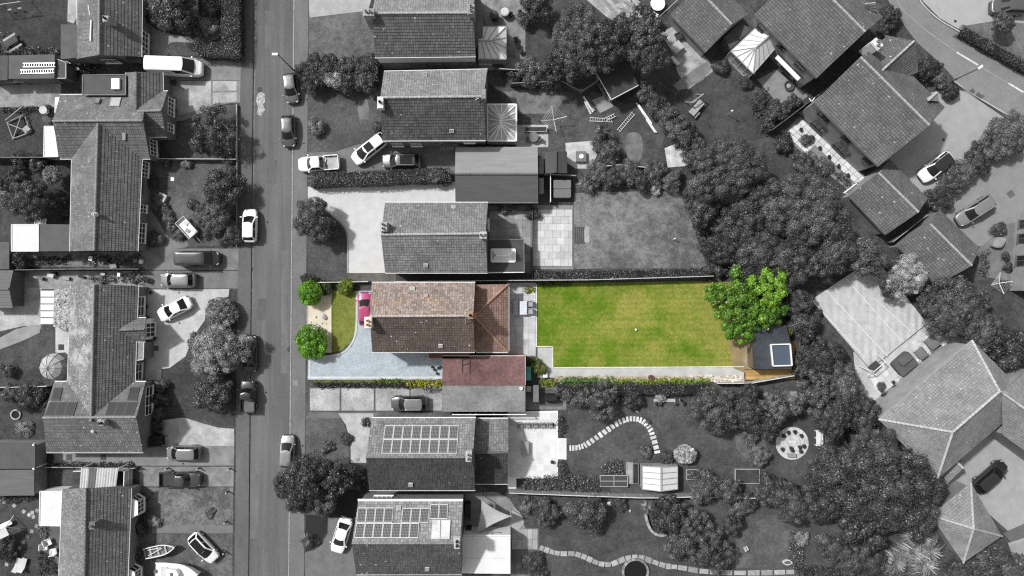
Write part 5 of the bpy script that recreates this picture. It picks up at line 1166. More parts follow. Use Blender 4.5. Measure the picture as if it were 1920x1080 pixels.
# ------------------------------------------------------------------ boats and trailer
def hull(L, W, hgt, n=12, deck=.0):
    rows = []
    for k in range(n + 1):
        s = k / n; w = W / 2 * (1 - max(0, (s - .45) / .55) ** 2.2) * (.92 + .08 * min(1, s * 5)); x = -L / 2 + L * s; zt = hgt + .25 * s * s
        rows.append((x, max(w, .02), zt))
    return rows
def boat(px, py, hd, L, W, hg, label, inside, hullc, cabin=False):
    b = P(px, py, 1.0); b.z = G; r = empty('boat', b, label, 'boat', 'boats on the front lawn', math.radians(hd)); ORG[r.name] = Vector(); z0 = .35; rows = hull(L, W, hg)
    m = MB()
    for (x0, w0, t0), (x1, w1, t1) in zip(rows, rows[1:]):
        for sd in (1, -1):
            A = [Vector((x0, 0, z0)), Vector((x0, sd * w0 * .8, z0 + .25)), Vector((x0, sd * w0, z0 + t0))]; B = [Vector((x1, 0, z0 + .02)), Vector((x1, sd * w1 * .8, z0 + .25)), Vector((x1, sd * w1, z0 + t1))]
            for i in range(2): m.face([A[i], B[i], B[i + 1], A[i + 1]], sm=True)
    x0, w0, t0 = rows[0]; m.face([(x0, -w0, z0 + t0), (x0, -w0 * .8, z0 + .25), (x0, 0, z0), (x0, w0 * .8, z0 + .25), (x0, w0, z0 + t0)]); m.build('hull', hullc, r)
    m = MB()
    for sd in (1, -1): m.tube([(x, sd * w, z0 + t) for x, w, t in rows], .06 if not cabin else .09, 6)
    m.build('gunwale', plain(.72), r)
    fz = .35 if not cabin else hg - .08; m = MB()
    for (x0, w0, t0), (x1, w1, t1) in zip(rows, rows[1:]): m.face([(x0, -w0 * .95, z0 + fz), (x1, -w1 * .95, z0 + fz), (x1, w1 * .95, z0 + fz), (x0, w0 * .95, z0 + fz)])
    m.build('deck', inside, r)
    m = MB()
    for x in (-L * .3, L * .15): m.box((x, 0, .2), (.15, W * .6, .28), z0=.0)
    m.build('cradle', gm(.1), r); return r
b1 = boat(300, 1032, 13, 3.8, 1.25, .6, 'open dinghy with thwarts on the bottom left lawn', gm(.13, var=.5, sc=3), gm(.35))
for x in (-1.2, -.3, .6): MB().box((x, 0, .8), (.22, 1.05, .05)).build('thwart', gm(.35), b1)
for a, b in (((-1.5, -.3, .9), (.3, .2, .92)), ((-1.4, .35, .9), (.2, .3, .92))): MB().bar(a, b, .07).build('oar', plain(.7), b1)
b2 = boat(334, 1072, -4, 5.2, 2.1, .9, 'white cabin cruiser at the bottom left edge', gm(.74, var=.05), gm(.75, var=.05), True)
MB().prism([(-1.0, -.62), (.1, -.55), (.45, 0), (.1, .55), (-1.0, .62)], 1.15, 1.75).build('cabin', plain(.78), b2); MB().prism([(-.55, -.2), (-.2, -.2), (-.2, .2), (-.55, .2)], 1.75, 1.79).build('hatch', gm(.12), b2)
for sd in (-1, 1): MB().tube([(.8, sd * .75, 1.35), (1.6, sd * .55, 1.6), (2.45, 0, 1.75)], .025, 5).build('rail', plain(.7), b2)
MB().prism([(-1.9, -.6), (-1.2, -.6), (-1.2, .6), (-1.9, .6)], 1.18, 1.3).build('cockpit_seat', gm(.5), b2); MB().box((-2.55, 0, .9), (.35, .4, .8)).build('outboard_motor', gm(.1), b2)
tr = P(352, 427, .7); tr.z = G; r = empty('trailer', tr, 'tilted white box trailer on the left front lawn', 'trailer', None, math.radians(-48)); ORG[r.name] = Vector()
MB().box((0, 0, .6), (2.5, 1.35, .12)).build('floor', gm(.70, var=.08), r)
for y in (-.66, .66): MB().box((0, y, .8), (2.5, .05, .45)).build('side', plain(.55), r)
for x in (-1.24, 1.24): MB().box((x, 0, .8), (.05, 1.3, .45)).build('end', plain(.55), r)
for y in (-.75, .75): MB().tube([(0, y - .08, .3), (0, y + .08, .3)], .3, 14).build('wheel', TYRE, r)
MB().bar((1.25, 0, .5), (2.2, 0, .45), .08).build('drawbar', gm(.2), r)
for a, b, c in ((-.5, .2, .55), (.3, -.2, .3), (.8, .3, .6)): MB().box((a, b, .72), (.5, .4, .12), .3).build('board', gm(c), r)
# ------------------------------------------------------------------ vegetation
def leaf_mesh(name, pos, nor, size, aspect=.5, seed=0, bend=.25):
    """one mesh of many separate leaf faces (numpy)"""
    rs = np.random.RandomState(seed); n = len(pos)
    nor = nor / np.maximum(np.linalg.norm(nor, axis=1, keepdims=True), 1e-6)
    r = rs.normal(size=(n, 3)); t = np.cross(nor, r); t /= np.maximum(np.linalg.norm(t, axis=1, keepdims=True), 1e-6); b = np.cross(nor, t)
    sz = (size * (.65 + .7 * rs.rand(n)))[:, None] if np.isscalar(size) else size[:, None]
    v = np.empty((n, 4, 3)); v[:, 0] = pos - t * sz * .5; v[:, 2] = pos + t * sz * .5; v[:, 1] = pos + b * sz * aspect * .5 - nor * sz * bend * .5; v[:, 3] = pos - b * sz * aspect * .5 - nor * sz * bend * .5
    me = bpy.data.meshes.new(name); me.vertices.add(n * 4); me.loops.add(n * 4); me.polygons.add(n)
    me.vertices.foreach_set("co", v.reshape(-1)); me.loops.foreach_set("vertex_index", np.arange(n * 4)); me.polygons.foreach_set("loop_start", np.arange(0, n * 4, 4))
    me.update(calc_edges=True); me.materials.append(leafm(.05)); return me

def crown_mesh(seed, nb, nl, leaf, rag=.22, flat=.85, br=(.2, .36), fill=.22, stray=.06):
    rs = np.random.RandomState(seed); ph = rs.rand(6) * 6.28
    def outl(a): return 1 + rag * (np.sin(2 * a + ph[0]) * .45 + np.sin(3 * a + ph[1]) * .45 + np.sin(5 * a + ph[2]) * .4 + np.sin(8 * a + ph[3]) * .3)
    az = rs.rand(nb) * 6.283; q = np.sqrt(rs.rand(nb)) * .9; rb = br[0] + (br[1] - br[0]) * rs.rand(nb) ** 1.5
    def dome(qq): return .12 + flat * .88 * np.sqrt(np.maximum(0, 1 - np.minimum(qq, 1) ** 2))
    c = np.stack([np.cos(az) * (q - rb * .35) * outl(az), np.sin(az) * (q - rb * .35) * outl(az), dome(q) - rb * .45 + rs.normal(size=nb) * .07], 1)
    tone = .60 + .80 * rs.rand(nb); w = rb ** 2; w /= w.sum(); k = rs.choice(nb, nl, p=w); d2 = rs.normal(size=(nl, 3)); d2 /= np.linalg.norm(d2, axis=1, keepdims=True); d2[:, 2] = np.where(d2[:, 2] < -.3, -d2[:, 2], d2[:, 2])
    u = rs.rand(nl); sh = np.where(u < .78, .75 + .38 * rs.rand(nl), np.where(u < 1 - stray, .3 + .5 * rs.rand(nl), 1.1 + .5 * rs.rand(nl)))
    d3 = d2 * np.array([1, 1, .8]); pos = c[k] + d3 * (rb[k] * sh)[:, None]; tn = tone[k]
    nf = int(nl * fill); a2 = rs.rand(nf) * 6.283; q2 = np.sqrt(rs.rand(nf)) * .9; zf = dome(q2) - .10 + rs.normal(size=nf) * .07; q2 = q2 * outl(a2)
    pos[:nf] = np.stack([np.cos(a2) * q2, np.sin(a2) * q2, zf], 1); nor = d2 + rs.normal(size=(nl, 3)) * .38 + np.array([0, 0, .2]); tn[:nf] = .9
    me = leaf_mesh('crown', pos, nor, leaf, .6, seed + 5); at = me.attributes.new('tone', 'FLOAT', 'FACE'); at.data.foreach_set('value', tn.astype(np.float32)); return me

PROTO = {'L': [crown_mesh(11 + i, 80, 34000, .044, .24, .85, (.09, .25)) for i in range(6)], 'X': [crown_mesh(91 + i, 170, 80000, .028, .18, .8, (.06, .17)) for i in range(2)], 'M': [crown_mesh(31 + i, 36, 13000, .072, .26, .85, (.14, .32)) for i in range(6)],
         'S': [crown_mesh(51 + i, 16, 4600, .115, .26, .85, (.2, .4)) for i in range(5)], 'R': [crown_mesh(151 + i, 70, 12000, .075, .05, .9, (.12, .22), .3, .03) for i in range(2)], 'G': [crown_mesh(131 + i, 52, 9000, .078, .42, .8, (.09, .2), .02, .12) for i in range(3)], 'F': [crown_mesh(71 + i, 60, 11000, .05, .38, .8, (.07, .2), .1, .16) for i in range(3)]}
PT = [0]
def trunk_mesh(seed, limbs=6):
    R = random.Random(seed); m = MB(); m.tube([(0, 0, 0), (.04, .02, .35), (-.02, .03, .7), (.0, 0, 1.0)], [.09, .07, .055, .03], 8)
    for k in range(limbs):
        a = 6.283 * k / limbs + R.uniform(-.3, .3); z = R.uniform(.35, .6); r = R.uniform(.55, .9); m.tube([(0, 0, z), (math.cos(a) * r * .4, math.sin(a) * r * .4, z + .22), (math.cos(a) * r, math.sin(a) * r, z + .42 + R.uniform(0, .15))], [.045, .03, .012], 5)
    o = m.build('trunk', gm(.06), origin=Vector()); me = o.data; bpy.data.objects.remove(o); return me
TRUNK = [trunk_mesh(i) for i in range(3)]
BARK = gm(.07, var=.3)
def tree(px, py, r, h, c, label, kind=None, name='tree', cat='tree', group='garden trees', zc=None, var=.45, tr=.25):
    """crown seen at a pixel; r in photograph pixels, h total height in metres"""
    rm0 = r / S; hc = min(h * .8, rm0 * 1.2); zc = h - hc * .5; b = P(px, py, zc); b.z = G; rm = rm0 * (H - zc) / H * 1.08
    if not isinstance(c, tuple) and .07 < c < .15: c = round(c * RND.choice([.75, .88, 1, 1.15, 1.35]), 4)
    if kind is None and 36 <= r < 60: kind = RND.choice(['L', 'L', 'M', 'L', 'G'])
    kind = kind or ('X' if r >= 62 else 'L' if r >= 38 else 'M' if r >= 19 else 'S'); PT[0] += 1; i = PT[0]
    e = empty(name, b, label, cat, group); me = PROTO[kind][i % len(PROTO[kind])]
    o = bpy.data.objects.new('crown' if name == 'tree' else 'foliage', me); COL.objects.link(o); o.parent = e
    zs = hc / 1.05; o.location = (0, 0, h - G - hc); an = RND.uniform(.9, 1.12); o.scale = (rm * an, rm / an, zs); o.rotation_euler = (0, 0, RND.uniform(0, 6.28))
    o.material_slots[0].link = 'OBJECT'; o.material_slots[0].material = leafm(c, var, tr, True)
    t = bpy.data.objects.new('trunk' if name == 'tree' else 'stem', TRUNK[i % 3]); COL.objects.link(t); t.parent = e; zt = h - hc * .45; t.scale = (rm * .75, rm * .75, zt); t.location = (0, 0, -.02)
    if name != 'tree': t.scale = (rm * .6, rm * .6, zt)
    return e
def bush(px, py, r, h, c, label, **kw): return tree(px, py, r, h, c, label, name='shrub', cat='shrub', group='garden shrubs', **kw)

def hedge(pts, wpx, h, c, label, dens=120, leaf=.13, wob=.2, seed=0, name='hedge'):
    rs = np.random.RandomState(seed + 100); q = [P(x, y, h * .8) for x, y in pts]; w = wpx / S * (H - h) / H; pos = []; nor = []
    e = empty(name, Vector((q[0].x, q[0].y, G)), label, 'hedge', 'hedges'); core = MB()
    for a, b in zip(q, q[1:]):
        a = Vector((a.x, a.y, 0)); b = Vector((b.x, b.y, 0)); L = (b - a).length; dr = (b - a) / L; nn = Vector((-dr.y, dr.x, 0))
        n = int(L * (w + 2 * h) * dens); s = rs.rand(n) * (L + w * .5) - w * .25; t = (rs.rand(n) * (w + 2 * h)) - h
        bump = wob * (np.sin(s * 1.3 + seed) + np.sin(s * 3.1 + t * 2) * .6 + np.sin(s * 6.7 + t * 5) * .4)
        top = (t >= 0) & (t <= w); y = np.where(t < 0, -w / 2, np.where(t > w, w / 2, t - w / 2)); z = np.where(top, h, np.where(t < 0, h + t, h - (t - w)))
        edge = np.abs(y) / (w / 2); z = np.where(top, z - .25 * edge ** 4 + bump * .55, z); y = np.where(top, y, y * (1 + bump * .6 / w))
        dep = -np.abs(rs.normal(size=n)) * .09; z = z + np.where(top, dep, 0); y = y + np.where(top, 0, np.sign(y) * dep)
        pos.append(np.stack([a.x + dr.x * s + nn.x * y, a.y + dr.y * s + nn.y * y, np.maximum(z, .03) + G], 1))
        no = np.stack([np.where(top, 0, np.sign(y) * nn.x), np.where(top, 0, np.sign(y) * nn.y), np.where(top, 1., .25)], 1); nor.append(no + rs.normal(size=(n, 3)) * .45)
        core.bar(a + dr * .1 + UPV * (G + h * .45), b - dr * .1 + UPV * (G + h * .45), max(w - .35, .1), h * .82)
    pos = np.vstack(pos) - np.array(q[0].to_tuple()[:2] + (G,)); me = leaf_mesh('foliage', pos, np.vstack(nor), leaf, .6, seed)
    o = bpy.data.objects.new('foliage', me); COL.objects.link(o); o.parent = e; me.materials[0] = leafm(c, .5)
    core.build('dark_core', gm(.012), e); return e  # solid near-black box gives the hedge its dark inside, no modelled twigs

def cover(poly, c, label, n=400, h=.45, leaf=.16, seed=0, tuft=.3, flower=None, name='ground_cover', curve=0):
    """mass of low planting nobody could count"""
    if curve: poly = spl(poly, curve)
    rs = np.random.RandomState(seed + 300); w = [P(x, y, .3) for x, y in poly]; xs = [p.x for p in w]; ys = [p.y for p in w]; C = []; px, py = np.array(xs), np.array(ys)
    while len(C) < n:
        x, y = rs.uniform(min(xs), max(xs)), rs.uniform(min(ys), max(ys)); ins = False; j = len(w) - 1
        for i in range(len(w)):
            if (w[i].y > y) != (w[j].y > y) and x < (w[j].x - w[i].x) * (y - w[i].y) / (w[j].y - w[i].y) + w[i].x: ins = not ins
            j = i
        if ins: C.append((x, y))
    C = np.array(C); hs = h * (.4 + .9 * rs.rand(n)); m = 26; k = np.repeat(np.arange(n), m); d2 = rs.normal(size=(n * m, 3)); d2 /= np.linalg.norm(d2, axis=1, keepdims=True); d2[:, 2] = np.abs(d2[:, 2])
    tr2 = tuft * (.6 + .8 * rs.rand(n)); pos = np.stack([C[k, 0] + d2[:, 0] * tr2[k], C[k, 1] + d2[:, 1] * tr2[k], G + d2[:, 2] * hs[k] * (.5 + .5 * rs.rand(n * m)) + .02], 1)
    o0 = np.array([C[0, 0], C[0, 1], G]); me = leaf_mesh(name, pos - o0, d2 + rs.normal(size=d2.shape) * .5, leaf, .55, seed); o = bpy.data.objects.new(name, me); COL.objects.link(o); o.location = o0; me.materials[0] = leafm(c, .7)
    if flower:
        me.materials.append(leafm(flower, .2)); mi = (rs.rand(n * m) < .1).astype(int); me.polygons.foreach_set("material_index", mi)
    return tag(o, label, 'planting', None, 'stuff')

def spiky(px, py, r, h, c, label, n=46, heads=1, wid=.05, name='palm', cat='palm', up=.5):
    R = random.Random(int(px * 7 + py)); b = P(px, py, h * .8); b.z = G; rm = r / S * (H - h) / H; e = empty(name, b, label, cat, 'spiky plants'); ORG[e.name] = Vector(); m = MB()
    for q in range(heads):
        oc = Vector((R.uniform(-.5, .5) * rm, R.uniform(-.5, .5) * rm, 0)) if heads > 1 else Vector()
        for k in range(n):
            a = R.uniform(0, 6.283); L = rm * R.uniform(.65, 1.05) * (1 if heads == 1 else .7); u = R.uniform(-.15, 1) * up * L; z0 = h - .35 * rm; s = Vector((-math.sin(a), math.cos(a), 0)) * wid * R.uniform(.7, 1.3); d3 = Vector((math.cos(a), math.sin(a), 0))
            p = [oc + Vector((0, 0, z0)), oc + d3 * L * .5 + Vector((0, 0, z0 + u * .8)), oc + d3 * L + Vector((0, 0, z0 + u * .5 - L * .2))]
            m.face([p[0] - s * .5, p[1] - s, p[1] + s, p[0] + s * .5]); m.face([p[1] - s, p[2], p[1] + s])
    m.build('fronds', leafm(c, .5), e); MB().tube([(0, 0, 0), (.02, .02, (h - .3 * rm) * .5), (0, 0, h - .3 * rm)], [.12, .1, .09], 8).build('stem', BARK, e); return e

D1, D2, D3, LT, PA = .068, .094, .125, .22, .40
GRN, GRN2, YGR, DGR = (.14, .33, .02), (.15, .30, .03), (.27, .34, .035), (.05, .085, .02)
# west gardens
tree(325, 12, 46, 5, D2, 'broad dark tree at the top, left of the street hedge'); bush(298, 35, 20, 2.2, D1, 'dark shrub by the top left bungalow door'); bush(383, 47, 24, 1.6, LT, 'pale hydrangea-like shrub inside the corner hedge'); bush(355, 50, 20, 2.2, D2, 'dark shrub between the top tree and pale shrub'); bush(392, 5, 24, 2.4, D2, 'shrub at the top edge inside the tall hedge')
hedge([(434, -30), (434, 98)], 36, 1.9, D2, 'tall clipped hedge at the top left kerb', seed=1); hedge([(372, 92), (446, 96)], 30, 1.7, D2, 'clipped hedge beside the white van', seed=2)
tree(402, 246, 46, 4.2, D3, 'wispy tree on the round front lawn, left', kind='F', tr=.3); bush(372, 272, 20, 1.2, D2, 'low wispy shrub beside the round lawn tree', kind='F'); bush(420, 290, 16, 1.2, D3, 'small shrub at the end of the left garden fence')
tree(417, 356, 37, 3.6, D2, 'dark bushy tree at the left kerb, north of two others'); tree(398, 408, 36, 3.2, D3, 'paler bushy tree beside the tilted trailer'); bush(428, 436, 23, 2.0, D2, 'shrub at the kerb south of the paler bushy tree'); bush(362, 384, 12, .9, D1, 'small round dark shrub in the left front lawn'); bush(432, 322, 12, 1.1, D2, 'little kerbside shrub above the dark bushy tree')
for i, (x, y, r) in enumerate(((297, 372, 13), (307, 392, 12), (315, 408, 13), (322, 425, 11), (336, 441, 12))): bush(x, y, r, .8, D2 if i % 2 else D3, ['border shrub nearest the stone birdbath, left', 'second border shrub along the curved left path', 'middle border shrub along the curved left path', 'fourth border shrub along the curved left path', 'last border shrub at the path end by the trailer'][i])
bush(290, 448, 16, 1.0, D2, 'shrub below the last left bungalow window'); bush(278, 340, 14, 1.1, D1, 'dark shrub by the left bungalow door'); bush(350, 306, 10, .8, LT, 'little pale shrub at the left garden fence'); bush(310, 304, 11, .9, D2, 'little dark shrub at the left garden fence')
tree(97, 328, 18, 2.6, LT, 'round pale standard tree behind the left bungalow', kind='R'); tree(56, 376, 38, 3.8, D2, 'leafy tree in the dark back garden, left'); bush(20, 340, 22, 2, D1, 'dark shrub at the left edge, upper back garden'); bush(35, 300, 17, 1.6, D1, 'dark shrub along the back fence, left'); bush(70, 308, 17, 1.6, D2, 'mid shrub along the back fence, left'); bush(8, 372, 18, 1.6, LT, 'paler shrub on the left edge, back garden'); bush(114, 378, 11, 1, D2, 'small shrub by the left bungalow back wall'); bush(118, 402, 10, .9, D1, 'small dark shrub near the white annexe')
bush(30, 487, 18, 2, D1, 'dark round shrub south of the white annexe'); cover([(55, 482), (130, 483), (130, 494), (55, 495)], D2, 'weeds along the wall south of the white annexe', 60, .5); cover([(150, 478), (262, 480), (262, 496), (150, 497)], D3, 'pots and weeds in the narrow yard', 70, .45, flower=.5)
tree(414, 586, 30, 2.2, .13, 'round clipped grey-green bush at the left kerb', kind='R'); tree(408, 657, 50, 4.6, .30, 'large pale blossoming tree over the left kerb', var=.5); tree(398, 738, 37, 3.2, D2, 'dark tree south of the pale blossoming tree'); bush(372, 640, 18, 2.2, D3, 'darker shrub under the pale blossoming tree')
for i, (x, y, r) in enumerate(((302, 722, 13), (299, 748, 14), (297, 774, 13), (292, 800, 15))): bush(x, y, r, 1.3, D2 if i != 3 else D1, ['top shrub of the row by the solar bungalow', 'second shrub of the row by the solar bungalow', 'third shrub of the row by the solar bungalow', 'bottom shrub of the row by the solar bungalow'][i])
hedge([(278, 828), (302, 828)], 22, 1.5, D1, 'short dark clipped hedge by the grey people carrier', seed=3)
bush(56, 742, 27, 2, D1, 'dark shrub on the garden boundary, left'); bush(20, 735, 17, 1.5, D2, 'shrub on the left boundary wire'); bush(12, 695, 14, 1.4, D2, 'shrub at the left edge by the domed tent lawn'); bush(45, 805, 16, .7, LT, 'pale low clump on the lower back lawn'); bush(85, 760, 14, 1.2, D1, 'dark shrub against the solar bungalow')
cover([(0, 920), (72, 922), (72, 936), (0, 945)], D2, 'dark planting below the grey garage', 80, .6); bush(8, 1030, 22, 1.8, D1, 'dark shrub at the left edge near the sunbeds'); cover([(72, 985), (88, 985), (86, 1010), (72, 1010)], LT, 'pale planting in front of the white lean-to', 30, .5, flower=.6); cover([(70, 1035), (86, 1035), (108, 1062), (108, 1080), (74, 1080)], D2, 'planting along the boarded terrace', 60, .6)
cover([(260, 915), (276, 930), (278, 975), (296, 978), (290, 990), (250, 985), (252, 960)], D2, 'straggly planting under the bay window', 90, .55, seed=4); bush(290, 978, 12, .7, LT, 'pale wispy clump on the worn lawn'); bush(258, 990, 13, 1.2, D1, 'dark shrub by the lower bungalow door'); bush(254, 1040, 12, 1, D2, 'small shrub beside the cabin cruiser'); bush(395, 962, 10, .4, D2, 'low tuft in the worn front lawn')
cover([(88, 846), (95, 838), (96, 870), (88, 872)], D1, 'weeds by the grey garage door', 20, .4); cover([(95, 868), (250, 868), (250, 876), (95, 877)], D1, 'weeds along the side driveway', 70, .35); cover([(-10, 90), (110, 90), (110, 103), (-10, 103)], D2, 'border planting behind the ladder garage', 110, .6, flower=.35, seed=7); cover([(120, 118), (190, 112), (190, 138), (125, 140)], D1, 'dark clutter of pots and plants by the top left bungalow', 60, .6, flower=.5, seed=8); cover([(0, 205), (95, 200), (95, 206), (0, 210)], D2, 'thin planting on the yard edge, left', 60, .4)
cover([(165, 512), (265, 512), (265, 530), (165, 530)], D2, 'plants and pots in the yard between the bungalows', 60, .6, flower=.5, seed=9)
# street front, middle
hedge([(582, 140), (700, 134)], 40, 2.0, D2, 'deep shaggy hedge between the top two middle houses', seed=5, wob=.4)
for i, (x, y, r) in enumerate(((588, 128, 24), (620, 124, 22), (655, 128, 24), (690, 122, 24), (586, 156, 22), (650, 160, 18), (684, 152, 22))): bush(x, y, r, 2.4, D2, ['first shrub bulging from the top side of the shaggy hedge', 'second shrub bulging from the top side of the shaggy hedge', 'third shrub bulging from the top side of the shaggy hedge', 'last shrub bulging from the top side of the shaggy hedge', 'kerb-side shrub bulging from the low side of the shaggy hedge', 'middle shrub bulging from the low side of the shaggy hedge', 'house-side shrub bulging from the low side of the shaggy hedge'][i])
bush(627, 150, 17, 2.7, .28, 'pale silvery shrub in the shaggy hedge'); bush(568, 130, 16, 2.1, D2, 'shrub at the street end of the shaggy hedge'); bush(708, 118, 14, 1.6, D1, 'dark shrub at the house end of the shaggy hedge'); bush(704, 172, 12, .9, LT, 'pale low shrub by the second middle house'); bush(708, 238, 11, .9, D2, 'small shrub beside the second middle house')
bush(593, 237, 17, 1.3, .16, 'variegated shrub on the second front lawn'); hedge([(588, 337), (700, 334), (838, 328)], 27, 1.7, D2, 'long clipped hedge between two driveways', seed=6); bush(818, 330, 17, 2.1, D2, 'round clipped bush at the end of the long hedge', kind='R'); bush(838, 338, 11, 1.3, D1, 'small dark shrub next to the double garage door'); bush(590, 343, 12, 1.2, D2, 'shrub at the street end of the long hedge')
tree(588, 412, 39, 4.2, D2, 'dark loose tree at the pale driveway mouth'); bush(614, 428, 22, 2.4, D2, 'shrubby skirt of the driveway mouth tree')
tree(581, 549, 24, 2.5, GRN, 'bright green bush at the top of the cream gravel', kind='R', name='shrub', cat='shrub', tr=.4); bush(577, 524, 13, 1.4, D1, 'dark grey bush north of the coloured front garden'); bush(608, 541, 13, 1.3, DGR, 'dark green bush beside the bright green one'); bush(648, 537, 16, 1.5, (.22, .30, .03), 'yellow-green bush at the head of the front lawn strip', tr=.4, kind='R'); tree(583, 642, 32, 2.7, GRN, 'big round bright green bush at the blue driveway mouth', name='shrub', cat='shrub', kind='R', tr=.4)
cover([(762, 713), (830, 712), (830, 726), (762, 724)], (.38, .40, .04), 'yellow-green shrubs along the blue driveway end', 70, .8, .14, tuft=.3); cover([(800, 725), (830, 725), (830, 734), (790, 733)], .2, 'grey low shrubs below the yellow-green ones', 26, .6, .14); cover([(700, 713), (762, 713), (762, 719), (700, 718)], (.13, .2, .03), 'sparse green plants along the blue driveway', 26, .3); cover([(590, 718), (745, 718), (800, 722), (800, 730), (745, 726), (590, 726)], .05, 'dark low planting south of the blue driveway', 90, .3)
bush(686, 792, 10, 1.6, D1, 'small dark conifer at the solar house corner'); bush(612, 838, 13, .8, D2, 'ring of plants on the fourth front lawn'); bush(648, 822, 12, .7, D1, 'dark tuft on the edge of the fourth front lawn'); tree(568, 905, 52, 6.4, D2, 'big dark roadside tree overhanging the street'); tree(622, 898, 40, 5.6, D2, 'house-side half of the roadside tree pair'); tree(592, 935, 36, 4.8, D2, 'lower dark tree of the roadside clump'); bush(672, 897, 22, 2.6, D2, 'shrub between the roadside trees and solar house'); spiky(600, 958, 26, 1.8, .10, 'shaggy grass clump below the roadside tree', 110, 3, .03, 'grass_clump', 'grass clump')
spiky(574, 1014, 17, 1.3, .10, 'small palm on the dark mulch bed', 60); bush(592, 1016, 10, .5, D1, 'low dark plant beside the small palm'); bush(700, 1030, 9, .9, .14, 'pale shrub against the bottom middle house')
# rear gardens, middle
tree(1090, 72, 62, 7.5, D2, 'largest dark tree behind the top middle house'); tree(1056, 112, 38, 6, D2, 'dark tree left of the summerhouse roof'); tree(1128, 96, 34, 6, D1, 'dark tree overhanging the summerhouse roof'); tree(1205, 62, 48, 7, D2, 'dark tree beside the slabbed terrace, top'); tree(1218, 104, 36, 6.5, D2, 'dark tree right of the summerhouse'); tree(1150, 70, 40, 7, D1, 'dark tree between the two biggest top trees'); tree(1010, 10, 28, 4, D1, 'dark tree at the top behind the first house'); bush(985, 35, 16, 1.8, D2, 'shrub at the top terrace corner'); bush(998, 135, 30, 2.4, D2, 'broad shrub behind the second middle house'); bush(965, 140, 16, 1.6, D1, 'dark shrub beside the back fence, second house'); bush(1029, 124, 10, 2.6, .42, 'small white-flowered shrub below the largest dark tree'); bush(1035, 150, 22, 2, D1, 'dark shrub under the top trees')
for i, (x, y, r, h) in enumerate(((1212, 172, 22, 2.5), (1232, 195, 24, 2.6), (1252, 218, 24, 2.6), (1270, 240, 25, 2.6), (1290, 262, 26, 2.8), (1310, 285, 26, 3))): bush(x, y, r, h, .10 if i < 3 else D2, ['top bush of the diagonal conifer row', 'second bush of the diagonal conifer row', 'third bush of the diagonal conifer row', 'fourth bush of the diagonal conifer row', 'fifth bush of the diagonal conifer row', 'bottom bush of the diagonal conifer row'][i])
spiky(1131, 244, 19, 2.6, D1, 'dark palm beside the ladders', 40, 1, .09); bush(1140, 285, 26, 2, D2, 'shrub between the fire table and bare bed'); bush(1128, 270, 18, 1.8, D1, 'dark shrub below the dark palm')
spiky(1098, 340, 22, 1.4, .15, 'pale spiky clump at the head of the patchy lawn', 70, 2, .05, 'yucca', 'yucca'); 
for i, (x, y, r, c) in enumerate(((1120, 325, 24, D3), (1150, 335, 22, D2), (1178, 322, 24, D3), (1205, 338, 20, D2), (1230, 325, 24, D2), (1262, 340, 20, D2))): bush(x, y, r, 1.9, c, ['first border shrub right of the pale spiky clump', 'second border shrub above the patchy lawn', 'third border shrub above the patchy lawn', 'fourth border shrub above the patchy lawn', 'fifth border shrub above the patchy lawn', 'last border shrub above the patchy lawn'][i])
bush(1228, 350, 13, 1.2, .5, 'white flowering shrub above the patchy lawn'); spiky(1265, 350, 13, 1, .17, 'small pale spiky plant by the white flowering shrub', 50, 1, .05, 'yucca', 'yucca')
tree(1368, 318, 66, 7.2, D3, 'large leafy tree above the patchy lawn corner'); tree(1322, 385, 34, 4, D2, 'tree leaning over the patchy lawn edge'); tree(1405, 405, 48, 5, D2, 'dark tree between the two large leafy trees'); bush(1350, 420, 16, 2.2, .12, 'pale pointed shrub right of the patchy lawn'); tree(1358, 468, 36, 4, D2, 'shrubby tree at the lower lawn corner'); tree(1425, 470, 44, 5, D2, 'dark tree south of the pointed shrub'); tree(1520, 395, 74, 8, D3, 'largest leafy tree left of the gabled garages'); tree(1560, 470, 48, 6, D2, 'dark tree beneath the largest leafy tree'); tree(1488, 478, 46, 5.6, D2, 'dark tree right of centre, above the green tree'); tree(1622, 482, 40, 4.6, D3, 'tree left of the pale flowering tree'); tree(1405, 515, 30, 4, D2, 'dark tree just above the bright green tree'); tree(1462, 525, 26, 4, D2, 'dark tree behind the bright green tree'); bush(1300, 300, 18, 2, D2, 'shrub below the corner terrace'); bush(1325, 345, 22, 2.6, D2, 'shrub left of the large leafy tree'); tree(1440, 365, 40, 5.4, D2, 'dark tree left of the largest leafy tree'); bush(1345, 500, 20, 2, D2, 'shrub at the fence right of the patchy lawn')
hedge([(1002, 517), (1150, 516), (1322, 512)], 20, 1.2, D2, 'low hedge along the fence above the bright lawn', seed=7, wob=.2)
bush(1000, 400, 14, 1.1, D1, 'dark shrub at the pale patio corner'); bush(950, 388, 16, 1, D2, 'shrub behind the double garage roof')
